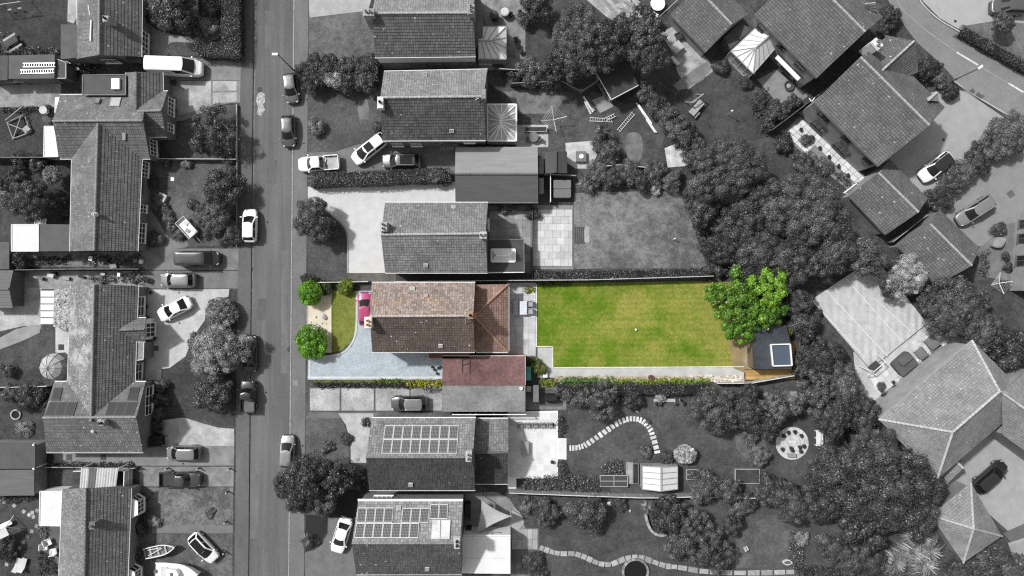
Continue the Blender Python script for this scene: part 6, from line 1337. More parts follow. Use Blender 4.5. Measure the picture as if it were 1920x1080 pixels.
# the coloured garden
tree(1382, 562, 50, 5.5, GRN2, 'bright green garden tree, lawn-side crown', kind='G', tr=.4, var=.6); tree(1436, 552, 44, 5.8, (.19, .36, .03), 'bright green garden tree, shed-side crown', kind='G', tr=.4, var=.6); tree(1386, 608, 36, 4.4, GRN, 'bright green lower crown over the worn lawn', tr=.4, kind='G', var=.6); tree(1440, 590, 32, 4.6, (.09, .21, .02), 'deep green crown over the shed roof', tr=.4, kind='G'); tree(1408, 580, 40, 4.2, (.10, .22, .02), 'inner green crown of the bright garden tree', tr=.4, kind='M'); bush(1340, 552, 22, 3.5, GRN2, 'green outlying bough above the lawn corner', tr=.4, kind='G'); bush(1480, 620, 10, 2, (.16, .16, .03), 'olive shrub beside the blue-grey shed', tr=.4)
bush(1009, 688, 15, 1.4, (.14, .17, .035), 'olive bush beside the teal chest'); bush(996, 677, 9, .9, (.05, .08, .02), 'dark green plant above the teal chest'); cover([(1012, 712), (1045, 712), (1045, 724), (1012, 724)], (.2, .24, .04), 'yellow-green plants by the garage corner', 30, .6)
cover([(1048, 708), (1090, 706), (1150, 708), (1152, 721), (1050, 722)], (.10, .22, .04), 'bushy green planting at the near end of the gravel path', 90, .9, .15); cover([(1150, 711), (1330, 710), (1330, 720), (1150, 722)], (.22, .34, .02), 'bright green low hedge south of the gravel path', 170, .7, .13)
cover([(983, 540), (1000, 538), (1004, 545), (985, 548)], (.2, .22, .03), 'small green plants in the patio corner', 16, .4); cover([(1008, 528), (1070, 527), (1070, 534), (1008, 536)], (.11, .16, .02), 'green border at the top left of the bright lawn', 50, .4); cover([(575, 528), (640, 528), (640, 533), (600, 534)], (.12, .14, .03), 'thin olive planting along the front fence', 30, .4)
tree(1500, 565, 26, 3, D2, 'dark tree between the green tree and pool cover'); tree(1508, 612, 28, 3, D2, 'dark tree right of the blue-grey shed'); tree(1545, 672, 40, 3.4, D2, 'dark tree left of the pool terrace'); tree(1528, 735, 40, 5, D2, 'dark tree below the timber deck corner'); tree(1580, 728, 44, 4, D2, 'dark tree below the metal swing frame'); tree(1618, 775, 36, 4.6, D2, 'dark tree left of the hip-roofed house'); tree(1560, 780, 40, 5, D1, 'dark tree above the round paved circle'); tree(1462, 762, 38, 4, D3, 'feathery tree south of the deck', kind='F'); bush(1500, 690, 18, 2, D2, 'shrub at the deck end'); bush(1528, 588, 14, 1.2, D2, 'shrub at the upper left corner of the pool cover')
# stepping stone garden
hedge([(1045, 732), (1180, 730), (1330, 730)], 20, 1.5, D2, 'grey hedge behind the bright green strip', seed=8, wob=.3); tree(1128, 752, 38, 3.2, D3, 'drooping tree at the top of the stepping stones', kind='F'); bush(1092, 745, 20, 2, D2, 'shrub left of the drooping tree'); bush(1185, 748, 20, 1.6, D2, 'dark shrub right of the drooping tree'); bush(1062, 742, 12, 1.8, .12, 'pale mottled shrub by the covered barbecue'); bush(1240, 738, 15, 1.2, .4, 'pale flowering shrub behind the pots')
tree(1340, 770, 44, 4.6, D2, 'left one of three dark trees south of the gravel path'); tree(1398, 768, 40, 4, D2, 'middle one of three dark trees south of the gravel path'); tree(1440, 795, 28, 3.4, D2, 'right one of three dark trees south of the gravel path'); bush(1422, 855, 20, 1.8, .17, 'pale mottled shrub left of the round circle'); bush(1405, 820, 17, 1.6, D3, 'shrub above the pale mottled shrub')
bush(1285, 853, 20, 2, .48, 'round white-leaved shrub beside the greenhouse', kind='R'); bush(1212, 848, 12, .8, D2, 'little shrub left of the last stepping stones'); bush(1252, 858, 13, .8, D2, 'little shrub right of the last stepping stones'); cover([(1130, 868), (1160, 862), (1172, 870), (1170, 888), (1130, 888)], .12, 'flowers above the cold frames', 50, .6, flower=.6, seed=11); cover([(978, 898), (1046, 892), (1110, 895), (1110, 918), (980, 917)], D2, 'border planting along the lower fence', 130, .8, flower=.35, seed=12); cover([(1110, 895), (1125, 890), (1125, 922), (1110, 918)], D2, 'planting left of the cold frames', 20, .8); cover([(1046, 862), (1056, 862), (1066, 895), (1048, 897)], .1, 'planting beside the white terrace', 24, .6, flower=.3); cover([(1048, 780), (1058, 775), (1060, 820), (1048, 820)], D1, 'dark planting at the white terrace corner', 24, .7)
tree(1322, 912, 30, 3, D3, 'tree right of the greenhouse'); tree(1366, 920, 26, 3, D2, 'second tree right of the greenhouse'); bush(1400, 938, 18, 2, D2, 'shrub at the far end of the lower fence'); tree(1445, 918, 30, 3.4, D2, 'tree below the round paved circle')
# lower gardens
tree(1575, 885, 52, 6, D2, 'big dark tree left of the hip-roofed house'); tree(1655, 912, 98, 9, D2, 'biggest tree beside the hip-roofed house'); tree(1625, 975, 58, 6, D2, 'big dark tree at the bottom, centre of its clump'); tree(1718, 962, 46, 6, D2, 'dark tree touching the pyramid-roofed garage'); tree(1548, 935, 46, 5.6, D2, 'dark tree below the white bench'); tree(1492, 945, 42, 5, D2, 'left end tree of the big bottom clump'); tree(1645, 840, 40, 6.4, D2, 'upper tree of the big bottom clump'); tree(1740, 915, 34, 5.6, D2, 'tree above the pyramid-roofed garage corner')
tree(1100, 966, 35, 3.2, D2, 'round dark tree in the bottom garden'); bush(1022, 962, 26, 2.2, D2, 'broad shrub by the shade sail'); bush(990, 950, 16, 1.3, .2, 'pale rockery shrub by the shade sail'); tree(1252, 968, 34, 3.4, D2, 'tree right of the pale cordyline'); tree(1296, 975, 32, 3.2, D3, 'soft tree right of the low curved wall', kind='F'); tree(1275, 1018, 30, 3, D2, 'tree below the low curved wall'); tree(1330, 1035, 42, 3.8, D3, 'soft tree above the bottom stone path', kind='F'); bush(998, 1052, 20, 1.4, D2, 'shrub beside the slabbed bottom patio'); bush(1010, 1078, 16, 1.1, D1, 'dark shrub at the bottom edge by the sunroom'); spiky(1215, 950, 17, 1.6, .16, 'pale cordyline at the head of the curved wall', 60, 1, .06, 'cordyline', 'cordyline'); cover([(1216, 960), (1236, 965), (1246, 998), (1232, 1002)], D2, 'planting inside the curved low wall', 40, .5, flower=.4); bush(1160, 945, 16, .9, D2, 'low shrub by the white stone'); bush(1375, 985, 20, 2, D2, 'shrub below the far fence end'); bush(1390, 950, 22, 1.8, .15, 'pale mottled shrub below the fence end')
spiky(1735, 1030, 60, 2.2, .30, 'sprawling pale grass thicket at the bottom right', 130, 5, .035, 'grass_thicket', 'grass thicket'); spiky(1690, 1050, 46, 1.8, .20, 'darker grass thicket left of the pale one', 90, 4, .03, 'grass_thicket', 'grass thicket'); bush(1560, 1030, 28, 1.8, D2, 'shrub at the bottom, below the big clump'); bush(1600, 1055, 26, 1.8, D2, 'second shrub at the bottom, below the big clump'); bush(1645, 1050, 26, 1.8, D1, 'third shrub at the bottom, below the big clump'); bush(1505, 1010, 14, 1, .3, 'white flowering plant on the bottom lawn edge'); tree(1885, 1065, 42, 3, D2, 'low tree in the bottom right corner'); bush(1848, 1055, 24, 2, D1, 'dark shrub below the pyramid-roofed garage'); bush(1800, 1075, 26, 2, D2, 'shrub at the bottom edge below the garage'); cover([(1480, 990), (1500, 985), (1510, 1060), (1480, 1064)], .08, 'flower border on the bottom lawn', 60, .6, flower=.55); cover([(1490, 1062), (1700, 1062), (1700, 1085), (1490, 1085)], D1, 'dark planting along the bottom edge', 160, .7)
# east
tree(1778, 588, 46, 5, D2, 'large dark tree right of the pool cover'); tree(1812, 578, 44, 5.4, D2, 'dark tree at the middle of the pool clump'); tree(1845, 622, 40, 5.4, D2, 'dark tree behind the hip-roofed house'); tree(1888, 652, 42, 5.6, D1, 'dark tree at the right edge behind the hip-roofed house'); tree(1792, 548, 34, 4.6, D2, 'upper dark tree of the pool clump'); tree(1704, 518, 38, 4.4, .42, 'pale flowering tree beside the gabled garage', var=.5); bush(1668, 540, 20, 3, D2, 'shrub left of the pale flowering tree'); bush(1740, 552, 18, 3, D1, 'dark shrub below the pale flowering tree')
bush(1668, 28, 20, 2.2, D2, 'upper shrub at the end of the top diagonal house'); bush(1660, 52, 19, 2, D1, 'lower shrub at the end of the top diagonal house'); bush(1742, 128, 22, 2.2, D1, 'dark shrub beside the projecting front gable'); bush(1760, 148, 16, 1.6, .13, 'pale flecked shrub beside the projecting front gable'); bush(1783, 171, 17, 1.5, D1, 'clipped dark ball at the cul-de-sac kerb', kind='R'); tree(1882, 42, 20, 3, D2, 'young tree with a pale trunk on the corner lawn', kind='R'); hedge([(1803, 58), (1850, 85), (1930, 130)], 20, 1.1, D2, 'low clipped hedge along the cul-de-sac', seed=9)
tree(1895, 250, 40, 3, D3, 'broad shrubbery at the right edge, top of the drive hedge', kind='L'); bush(1862, 275, 28, 2.2, D2, 'second clump of the hedge between the right driveways'); bush(1835, 298, 26, 2.2, D2, 'third clump of the hedge between the right driveways'); bush(1812, 320, 24, 2.2, .19, 'pale clump of the hedge between the right driveways'); bush(1785, 342, 26, 2, D2, 'fifth clump of the hedge between the right driveways'); bush(1762, 372, 26, 2, D2, 'last clump of the hedge between the right driveways')
bush(1455, 208, 24, 1.8, D2, 'shrub below the fire bowl terrace'); bush(1425, 195, 15, 1.4, D1, 'shrub left of the fire bowl terrace'); bush(1352, 124, 16, 1.2, D2, 'shrub between the terrace and white conservatory'); bush(1398, 155, 13, 1, .10, 'round pale shrub below the white conservatory'); bush(1488, 190, 14, 1.2, D2, 'shrub right of the fire bowl'); bush(1470, 265, 18, 1.6, D1, 'dark shrub left of the pale tiled walk'); bush(1512, 262, 12, .9, D2, 'round shrub on the pale tiled walk'); bush(1512, 312, 20, 1, .12, 'mottled shrub in the round diagonal garden bed'); bush(1545, 312, 17, 1, D2, 'shrub right of the mottled bed'); bush(1440, 235, 14, 1.4, D1, 'dark shrub on the diagonal fence'); cover([(1480, 290), (1520, 285), (1555, 310), (1540, 325), (1500, 325)], D3, 'mixed planting in the diagonal garden bed', 70, .5, flower=.5, seed=13); cover([(1410, 175), (1440, 165), (1450, 220), (1430, 235), (1415, 215)], D2, 'border planting top right', 60, .6, flower=.3, seed=14); cover([(1555, 318), (1572, 316), (1600, 345), (1590, 355)], D2, 'plants in pots along the tiled walk', 24, .5, flower=.4)
bush(1872, 430, 14, 1.2, D2, 'shrub by the covered table on the right edge'); bush(1890, 500, 9, 1, D1, 'small potted shrub at the right edge'); bush(1886, 480, 8, .9, D1, 'second small potted shrub at the right edge'); cover([(1835, 470), (1855, 465), (1850, 520), (1838, 515)], D3, 'rough planting beside the right garage', 40, .4)
cover([(1305, 505), (1335, 500), (1340, 525), (1320, 527)], D2, 'planting at the fence corner right of the patchy lawn', 40, .7); cover([(1275, 355), (1300, 350), (1340, 480), (1326, 490), (1300, 420)], D3, 'loose planting down the right side of the patchy lawn', 130, .8, seed=15); cover([(1216, 790), (1222, 788), (1215, 800)], D2, 'tuft beside the stepping stones', 6, .4)
# ------------------------------------------------------------------ fences, furniture, small things
def thing(name, px, py, label, cat, rz=0., z=G, group=None):
    e = empty(name, P(px, py, z), label, cat, group, math.radians(rz)); ORG[e.name] = Vector(); return e

def fence(pts, h, label, c=.16, pc=None, step=1.83, cap=None, z=.0):
    q = [P(x, y, G) for x, y in pts]; e = empty('fence', q[0], label, 'fence', 'garden fences'); pm, cm = gm(c, var=.35, sc=2, sc2=14), gm(pc if pc is not None else c * 1.5)
    for a, b in zip(q, q[1:]):
        L = (b - a).length; n = max(1, round(L / step)); rz = math.atan2((b - a).y, (b - a).x)
        for k in range(n + 1):
            if k == n and b is not q[-1]: continue
            MB().box(a + (b - a) * k / n, (.1, .1, h + .06), rz, z0=G - .02).build('post', cm, e)
        for k in range(n):
            m0 = a + (b - a) * (k + .03) / n; m1 = a + (b - a) * (k + .97) / n; dz = RND.uniform(-.02, .02)
            o = MB().bar(m0 + UPV * (h / 2 + dz), m1 + UPV * (h / 2 + dz), .045, h - .06).build('panel', pm, e)
            MB().bar(m0 + UPV * (h - .01 + dz), m1 + UPV * (h - .01 + dz), .09, .04).build('capping', gm(cap) if cap else cm, o)
    return e
fence([(745, 528), (850, 527), (960, 526), (1100, 525), (1200, 522), (1330, 518)], 1.7, 'long timber fence along the top of the bright lawn', .14, .3, cap=.42)
fence([(590, 530), (692, 528)], .9, 'low pale fence north of the coloured front garden', .35)
fence([(955, 917), (1080, 922), (1200, 926), (1240, 926), (1296, 924), (1420, 927)], 1.6, 'long pale trellis fence between the two lower gardens', .27, .45, cap=.55)
fence([(1340, 716), (1400, 716), (1480, 702)], 1.3, 'pale low fence below the timber deck', .4)
fence([(1488, 560), (1490, 700)], 1.6, 'dark fence right of the blue-grey shed', .07)
fence([(935, 137), (1000, 141)], 1.7, 'short grey fence behind the top conservatory', .12, cap=.4)
fence([(958, 163), (1050, 159), (1088, 178), (1118, 158)], 1.5, 'angled fence left of the summerhouse', .09, cap=.25)
fence([(298, 300), (447, 301)], .9, 'thin pale fence between the left front lawns', .28)
fence([(-20, 300), (133, 299)], 1.5, 'dark back fence of the left gardens', .07, cap=.16)
fence([(25, 507), (170, 505), (272, 505)], 1.5, 'long dark fence between the two left yards', .06, cap=.16)
fence([(-20, 725), (98, 722)], 1.1, 'thin pale boundary fence left of the solar bungalow', .3)
fence([(1437, 250), (1480, 218), (1540, 172)], 1.7, 'dark diagonal fence between the two diagonal houses', .035, cap=.1)
fence([(1366, 106), (1408, 148)], 1.5, 'dark fence below the angled conservatory', .06, cap=.3)
fence([(1031, 328), (1031, 380)], 1.4, 'white post fence beside the hot tub', .5, .75)
fence([(1021, 329), (1078, 332)], 1.2, 'short grey fence above the hot tub', .2)
fence([(998, 396), (998, 520)], 1.0, 'dark divider between the two grey patios', .04)
fence([(92, 872), (262, 874)], 1.0, 'dark fence beside the corrugated carport', .06, cap=.3)
fence([(1661, 455), (1725, 405)], 1.6, 'thin fence between the two gabled garages', .12, cap=.3)
fence([(1192, 770), (1196, 772)], .3, 'tiny timber edging by the stepping stones', .2)
fence([(1120, 350), (1272, 353)], .35, 'low dark board edging above the patchy lawn', .05)
fence([(1560, 800), (1640, 930)], 1.5, 'dark fence inside the big bottom clump', .06)
fence([(1632, 770), (1750, 895)], 1.5, 'dark fence along the hip-roofed house', .09, cap=.3)
fence([(1130, 315), (1160, 312), (1218, 318)], 1.2, 'pale topped fence behind the spiky border', .2, cap=.45)
fence([(446, 198), (446, 300)], .45, 'low kerbside wall of the round lawn', .3)
fence([(447, 303), (446, 462)], .45, 'low kerbside wall of the trailer lawn', .14)
fence([(152, 878), (246, 877)], 1.4, 'pale fence under the carport edge', .4)
fence([(1000, 1070), (1012, 1070)], .6, 'short post by the slabbed bottom patio', .2)

def pot(px, py, r, label, c=.3, plant=.06, h=.4, group='flower pots'):
    e = thing('flower_pot', px, py, label, 'flower pot', group=group); MB().lathe((0, 0, 0), [(r * .7, 0), (r, h), (r * .85, h), (r * .8, h - .06)], 12).build('pot', gm(c), e)
    me = PROTO['S'][int(px) % 4]; o = bpy.data.objects.new('foliage', me); COL.objects.link(o); o.parent = e; o.scale = (r * 1.15, r * 1.15, r * 1.2); o.location = (0, 0, h * .75); o.material_slots[0].link = 'OBJECT'; o.material_slots[0].material = leafm(plant, .55, .25, True)
def chair(px, py, rz, label, c=.3, w=.6, group=None, name='garden_chair', z=G):
    e = thing(name, px, py, label, 'chair', rz, z, group); m = gm(c, var=.15)
    MB().box((0, 0, .43), (w, w, .08)).build('seat', m, e); MB().box((-w / 2 + .04, 0, .7), (.08, w, .5)).build('backrest', m, e)
    for y in (-1, 1): MB().box((0, y * (w / 2 - .03), .62), (w, .06, .05)).build('armrest', m, e)
    for x in (-1, 1):
        for y in (-1, 1): MB().box((x * (w / 2 - .05), y * (w / 2 - .05), .2), (.05, .05, .4)).build('leg', m, e)
def table(px, py, sx, sy, rz, label, c=.4, h=.73, round_=False, z=G, slats=0):
    e = thing('garden_table', px, py, label, 'table', rz, z); m = gm(c, var=.15)
    if round_: MB().lathe((0, 0, h - .05), [(sx / 2, 0), (sx / 2, .05)], 26).build('top', m, e); MB().lathe((0, 0, 0), [(.3, 0), (.06, .08), (.06, h - .05)], 10).build('pedestal', m, e)
    else:
        if slats:
            for k in range(slats): MB().box((0, -sy / 2 + sy * (k + .5) / slats, h), (sx, sy / slats - .02, .04)).build('slat', m, e)
        else: MB().box((0, 0, h), (sx, sy, .05)).build('top', m, e)
        for x in (-1, 1):
            for y in (-1, 1): MB().box((x * (sx / 2 - .08), y * (sy / 2 - .08), h / 2), (.07, .07, h - .05)).build('leg', m, e)
    return e
def lounger(px, py, rz, label, c=.5, L=1.9):
    e = thing('sun_lounger', px, py, label, 'sun lounger', rz, group='sun loungers'); MB().box((.2, 0, .34), (L * .66, .62, .09)).build('seat', gm(c), e); MB().bar((-L * .14, 0, .36), (-L * .42, 0, .75), .62, .08).build('backrest', gm(c), e)
    for x in (-.4, .75):
        for y in (-.26, .26): MB().box((x, y, .15), (.05, .05, .3)).build('leg', gm(c), e)
def ladder(a, b, w, z, label, c=.62, n=None):
    A, B = P(*a, z), P(*b, z); e = empty('ladder', A, label, 'ladder', 'ladders'); L = (B - A).length; d2 = (B - A) / L; s = Vector((-d2.y, d2.x, 0)) * w / 2; m = plain(c, .4, .5, .3)
    for sg in (-1, 1): MB().bar(A + s * sg + UPV * .06, B + s * sg + UPV * .06, .07, .08).build('rail', m, e)
    n = n or int(L / .28)
    for k in range(n): p = A + d2 * L * (k + .5) / n; MB().bar(p - s + UPV * .06, p + s + UPV * .06, .045).build('rung', m, e)
def bedbox(px, py, sx, sy, rz, label, c=.3, inner=.03, h=.35, name='raised_bed'):
    e = thing(name, px, py, label, 'raised bed', rz, group='raised beds'); m = gm(c)
    for y in (-1, 1): MB().box((0, y * sy / 2, h / 2), (sx + .08, .07, h)).build('side', m, e)
    for x in (-1, 1): MB().box((x * sx / 2, 0, h / 2), (.07, sy - .08, h)).build('end', m, e)
    MB().box((0, 0, h * .4), (sx - .09, sy - .09, h * .7)).build('soil', gm(inner, var=.5), e); return e

# street furniture
def lamp(px, py, h, label, arm, rz):
    e = thing('street_lamp', px, py, label, 'street lamp', rz); MB().tube([(0, 0, 0), (0, 0, 1.2), (0, 0, 1.25), (0, 0, h)], [.1, .1, .065, .05], 10).build('column', gm(.07), e)
    MB().tube([(0, 0, h - .05), (arm * .6, 0, h + .1), (arm, 0, h + .1)], .035, 6).build('arm', gm(.2), e); MB().box((arm + .25, 0, h + .1), (.62, .26, .12)).build('lantern', plain(.72, .3), e)
lamp(553, 134, 6.0, 'slim dark street lamp beside the shaggy hedge', .05, 180); lamp(1783, 153, 4.6, 'street lamp with a white head over the cul-de-sac', .15, 35)
for i, (x, y) in enumerate(((317, 877), (375, 877), (433, 878), (429, 921), (426, 977), (424, 1034))):
    e = thing('bollard', x, y, ['short post left of the dark pickup', 'short post beyond the dark pickup bonnet', 'short kerb post at the people carrier driveway', 'short kerb post at the top of the worn lawn', 'short kerb post at the straight grey path', 'short kerb post near the white hatchback and boats'][i], 'bollard', group='short posts along the left kerb')
    MB().lathe((0, 0, 0), [(.09, 0), (.08, .75), (.05, .82)], 10).build('post', gm(.05), e); MB().lathe((0, 0, .82), [(.09, 0), (.09, .07), (.03, .12)], 10).build('cap', gm(.55), e)
# the coloured garden
e = table(981, 577, .85, 1.6, 0, 'pale blue-grey dining table on the slabbed patio', (.55, .58, .62)); table(967, 577, .55, 1.75, 0, 'grey bench on the house side of the dining table', (.42, .42, .45), .45, slats=4)
chair(993, 569, 180, 'upper grey chair at the dining table', (.30, .30, .33), .7); chair(993, 583, 180, 'lower grey chair at the dining table', (.30, .30, .33), .7)
e = thing('storage_chest', 991, 699, 'teal storage chest behind the red garage', 'chest'); MB().box((0, 0, .3), (.55, 1.6, .6)).build('box', gm((.05, .22, .22)), e); MB().box((0, 0, .64), (.6, 1.66, .06)).build('lid', gm((.10, .34, .33)), e)
e = thing('planter', 1022, 703, 'small square white planter by the gravel path', 'planter'); MB().box((0, 0, .2), (.5, .5, .4)).build('box', plain(.8), e); MB().box((0, 0, .41), (.52, .52, .03)).build('lid', plain(.78), e)
e = thing('fire_pit', 1220, 708, 'small brown fire pit on the gravel margin', 'fire pit'); MB().prism([(.38 * math.cos(k * 1.047), .38 * math.sin(k * 1.047)) for k in range(6)], 0, .35).build('bowl', gm((.16, .07, .05)), e); MB().prism([(.28 * math.cos(k * 1.047), .28 * math.sin(k * 1.047)) for k in range(6)], .351, .36).build('ash', gm((.08, .05, .04)), e)
e = thing('ball', 1192, 618, 'white ball lying on the bright lawn', 'ball'); o = MB().lathe((0, 0, 0), [(.14 * math.sin(t) + .001, .14 - .14 * math.cos(t)) for t in [k * math.pi / 10 for k in range(11)]], 16).build('shell', plain(.85), e)
R9 = random.Random(4); peb = [o for o in COL.objects if o.get('label') == 'beige gravel margin south of the grey path'][0]
for k in range(110):
    x, y = R9.uniform(1290, 1392), R9.uniform(704, 716); r = R9.uniform(.08, .17); c = P(x, y, G + .02); a0 = R9.uniform(0, 6)
    MB().prism([c + Vector((math.cos(a0 + t * 1.05) * r * R9.uniform(.8, 1.2), math.sin(a0 + t * 1.05) * r * R9.uniform(.6, 1), 0)) for t in range(6)], G + .017, G + .017 + r * .7).build('stone', gm(R9.choice([(.6, .56, .5), (.5, .44, .38), (.68, .65, .6)])), peb)
gbd = [o for o in COL.objects if o.get('label') == 'cream gravel bed at the front of the coloured plot'][0]
for x, y, r in ((592, 594, .18), (607, 593, .32), (610, 596, .28), (604, 606, .14), (612, 607, .1), (593, 609, .2), (583, 604, .1), (610, 620, .2), (604, 615, .12), (597, 612, .25)):
    c = P(x, y); MB().lathe((c.x, c.y, G + .01), [(r, 0), (r * .9, r * .5), (r * .4, r * .8)], 7).build('stone', gm(R9.choice([(.36, .4, .4), (.3, .26, .22), (.45, .42, .4)])), gbd)
for i, (x, y) in enumerate(((822, 690), (815, 693), (820, 700), (826, 688), (811, 688))): pot(x, y, .16, ['upper small dark pot by the red garage door', 'leftmost small dark pot by the red garage door', 'lowest small dark pot by the red garage door', 'small dark pot nearest the red garage door', 'topmost small dark pot left of the red garage'][i], (.08, .08, .1), (.06, .08, .05), .25, 'small pots by the red garage door')
# white terrace
for k in range(5): chair(974.5 + k * 14, 796, 270, ['first grey chair in the row on the white terrace, from the house', 'second grey chair in the row on the white terrace, from the house', 'middle grey chair in the row on the white terrace', 'fourth grey chair in the row on the white terrace, from the house', 'last grey chair in the row on the white terrace, from the house'][k], .22, .62, 'chairs in the row on the white terrace')
table(984, 838, .9, 1.65, 0, 'slatted table alone on the white terrace', .3, slats=6); pot(1035, 865, .2, 'dark pot on the lower edge of the white terrace', .08); pot(1036, 795, .18, 'dark pot at the end of the chair row', .06)
e = thing('barbecue', 1032, 744, 'black covered barbecue behind the garages', 'barbecue'); MB().prism(spl([(-.75, -.4), (.75, -.4), (.85, 0), (.75, .4), (-.75, .4), (-.85, 0)], 4), 0, .95).build('cover', gm(.012), e); MB().prism(spl([(-.6, -.28), (.6, -.28), (.68, 0), (.6, .28), (-.6, .28), (-.68, 0)], 4), .95, 1.1).build('lid', gm(.02, rough=.4), e)
bedbox(1033, 745, 2.7, 2.0, 0, 'grey timber platform edge around the barbecue', .12, .09, .12, 'platform'); e = thing('bin', 991, 727, 'dark box bin beside the grey garage', 'bin'); MB().box((0, 0, .5), (.5, .6, 1.0)).build('body', gm(.05), e); MB().box((0, 0, 1.03), (.55, .66, .06)).build('lid', gm(.35), e)
e = thing('bin', 1004, 735, 'tall grey store beside the barbecue', 'store'); MB().box((0, 0, .6), (.6, 1.9, 1.2)).build('body', gm(.10), e); MB().box((0, 0, 1.23), (.66, 2.0, .06)).build('lid', gm(.15), e)
# cold frames and beds
def coldframe(px, py, sx, sy, label, n):
    e = thing('cold_frame', px, py, label, 'cold frame', group='cold frames'); MB().box((0, 0, .2), (sx, sy, .4)).build('box', gm(.12), e); m = MB()
    for x in (-sx / 2, 0, sx / 2): m.bar((x, -sy / 2, .45), (x, sy / 2, .45), .07)
    for y in (-sy / 2, 0, sy / 2): m.bar((-sx / 2, y, .45), (sx / 2, y, .45), .07)
    m.build('lid_frame', gm(.38), e)
    for x in (-1, 1):
        for y in (-1, 1): MB().prism([(x * sx / 4 + a * (sx / 4 - .04), y * sy / 4 + b * (sy / 4 - .04)) for a, b in ((-1, -1), (1, -1), (1, 1), (-1, 1))], .42, .45).build('pane', glassm(.06, .2), e)
coldframe(1150, 900, 3.3, 1.35, 'glazed cold frame left of the greenhouse', 2); coldframe(1305, 888, 2.5, 1.2, 'glazed cold frame right of the greenhouse', 2)
bedbox(1191, 887, .65, 2.4, 0, 'narrow raised bed beside the greenhouse', .2, .03); bedbox(1180, 886, .75, 2.5, 0, 'pale slab bench beside the narrow raised bed', .3, .3, .3, 'bench'); bedbox(1400, 892, 2.9, 1.7, 0, 'rectangular raised bed at the lawn end', .33, .05)
me = None
for i, (dx, dy) in enumerate(((-18, -15), (-9, -21), (3, -22), (15, -15), (-20, 10), (-4, 8), (14, 14), (-2, 12), (12, 6), (20, 4))): pot(1485 + dx, 831 + dy, .22, ['pot at the upper left rim of the round paved circle', 'pot left of the top of the round paved circle', 'pot right of the top of the round paved circle', 'pot at the upper right rim of the round paved circle', 'pot at the lower left rim of the round paved circle', 'left pot of the middle cluster on the round circle', 'pot at the lower right rim of the round paved circle', 'lower pot of the middle cluster on the round circle', 'right pot of the middle cluster on the round circle', 'pot at the right rim of the round paved circle'][i], .2)
table(1482, 852, 1.0, .45, 0, 'low bench on the round paved circle', .25, .45); e = thing('bench', 1531, 820, 'white slatted bench right of the round paved circle', 'bench', 90)
for k in range(5): MB().box((-.0, -.25 + .11 * k, .45), (1.9, .09, .04)).build('slat', plain(.7), e)
for k in range(3): MB().box((0, -.36, .6 + .14 * k), (1.9, .04, .1)).build('back_slat', plain(.7), e)
for x in (-.85, 0, .85): MB().box((x, 0, .22), (.08, .6, .44)).build('leg', plain(.65), e)
for i, (x, y, r) in enumerate(((1229, 755, .22), (1237, 756, .24), (1266, 756, .2), (1280, 755, .24), (1275, 749, .18))): pot(x, y, r, ['first pot in the row under the pale flowering shrub', 'second pot in the row under the pale flowering shrub', 'third pot in the row under the pale flowering shrub', 'last pot in the row under the pale flowering shrub', 'raised pot in the row under the pale flowering shrub'][i], .42)
table(1245, 750, 2.6, .4, 0, 'long plank shelf behind the row of pots', .35, .3)
# bottom garden
e = empty('garden_wall', P(1213, 960), 'low curved pale wall below the cordyline', 'wall', None); q = [P(x, y, G) for x, y in spl([(1209, 962), (1212, 975), (1217, 988), (1226, 998), (1240, 1002), (1248, 1000)], 3, False)]
for a, b in zip(q, q[1:]): MB().bar(a.lerp(b, .03) + UPV * .25, a.lerp(b, .97) + UPV * .25, .3, .5).build('block', gm(RND.uniform(.25, .38), var=.3), e)
e = thing('pond', 1191, 1071, 'round dark pond with a pale rim at the bottom edge', 'pond')
for k in range(18): a = 6.283 * k / 18; MB().box((1.5 * math.cos(a), 1.5 * math.sin(a), .15), (.26, .48, .3), a).build('rim_stone', gm(RND.uniform(.15, .3)), e)
MB().lathe((0, 0, .05), [(1.36, 0), (1.36, .05)], 30).build('water', glassm(.01, .1), e)
sl = empty('shade_sail', P(915, 970), 'pale triangular shade sail behind the bottom house', 'shade sail'); A, B, C = P(903, 938, 2.3), P(958, 968, 2.9), P(892, 1002, 2.3); m = MB(); N_ = 8
def tri(u, v): p = A * (1 - u - v) + B * u + C * v; s = 1 - max(abs(u - v), 0); ctr = (A + B + C) / 3; k = 27 * u * v * (1 - u - v); e3 = (u * v + v * (1 - u - v) + u * (1 - u - v)); return p + (ctr - p) * .32 * (e3 * 3 - k) * .6 - UPV * .25 * k
for i in range(N_):
    for j in range(N_ - i):
        a, b, c = tri(i / N_, j / N_), tri((i + 1) / N_, j / N_), tri(i / N_, (j + 1) / N_); m.face([a, b, c], sm=True)
        if i + j < N_ - 1: m.face([b, tri((i + 1) / N_, (j + 1) / N_), c], sm=True)
m.build('canopy', gm(.34, var=.1), sl)
for p in (A, B, C): MB().tube([(p.x, p.y, G), (p.x, p.y, p.z + .1)], .05, 8).build('post', gm(.5), sl)
for i, (x, y, sy) in enumerate(((878, 953, 1.8), (880, 993, 1.2))): e = thing('bin_store', x, y, ['long black store against the bottom middle house', 'short black store against the bottom middle house'][i], 'store'); MB().box((0, 0, .6), (.6, sy, 1.2)).build('body', gm(.02), e); MB().box((0, 0, 1.23), (.66, sy + .06, .06)).build('lid', gm(.03), e)
e = thing('stone_seat', 1150, 943, 'white smooth stone seat below the lower fence', 'seat'); MB().prism(spl([(-.7, -.15), (0, -.2), (.7, -.1), (.7, .15), (0, .2), (-.7, .18)], 4), 0, .4).build('slab', plain(.72), e)
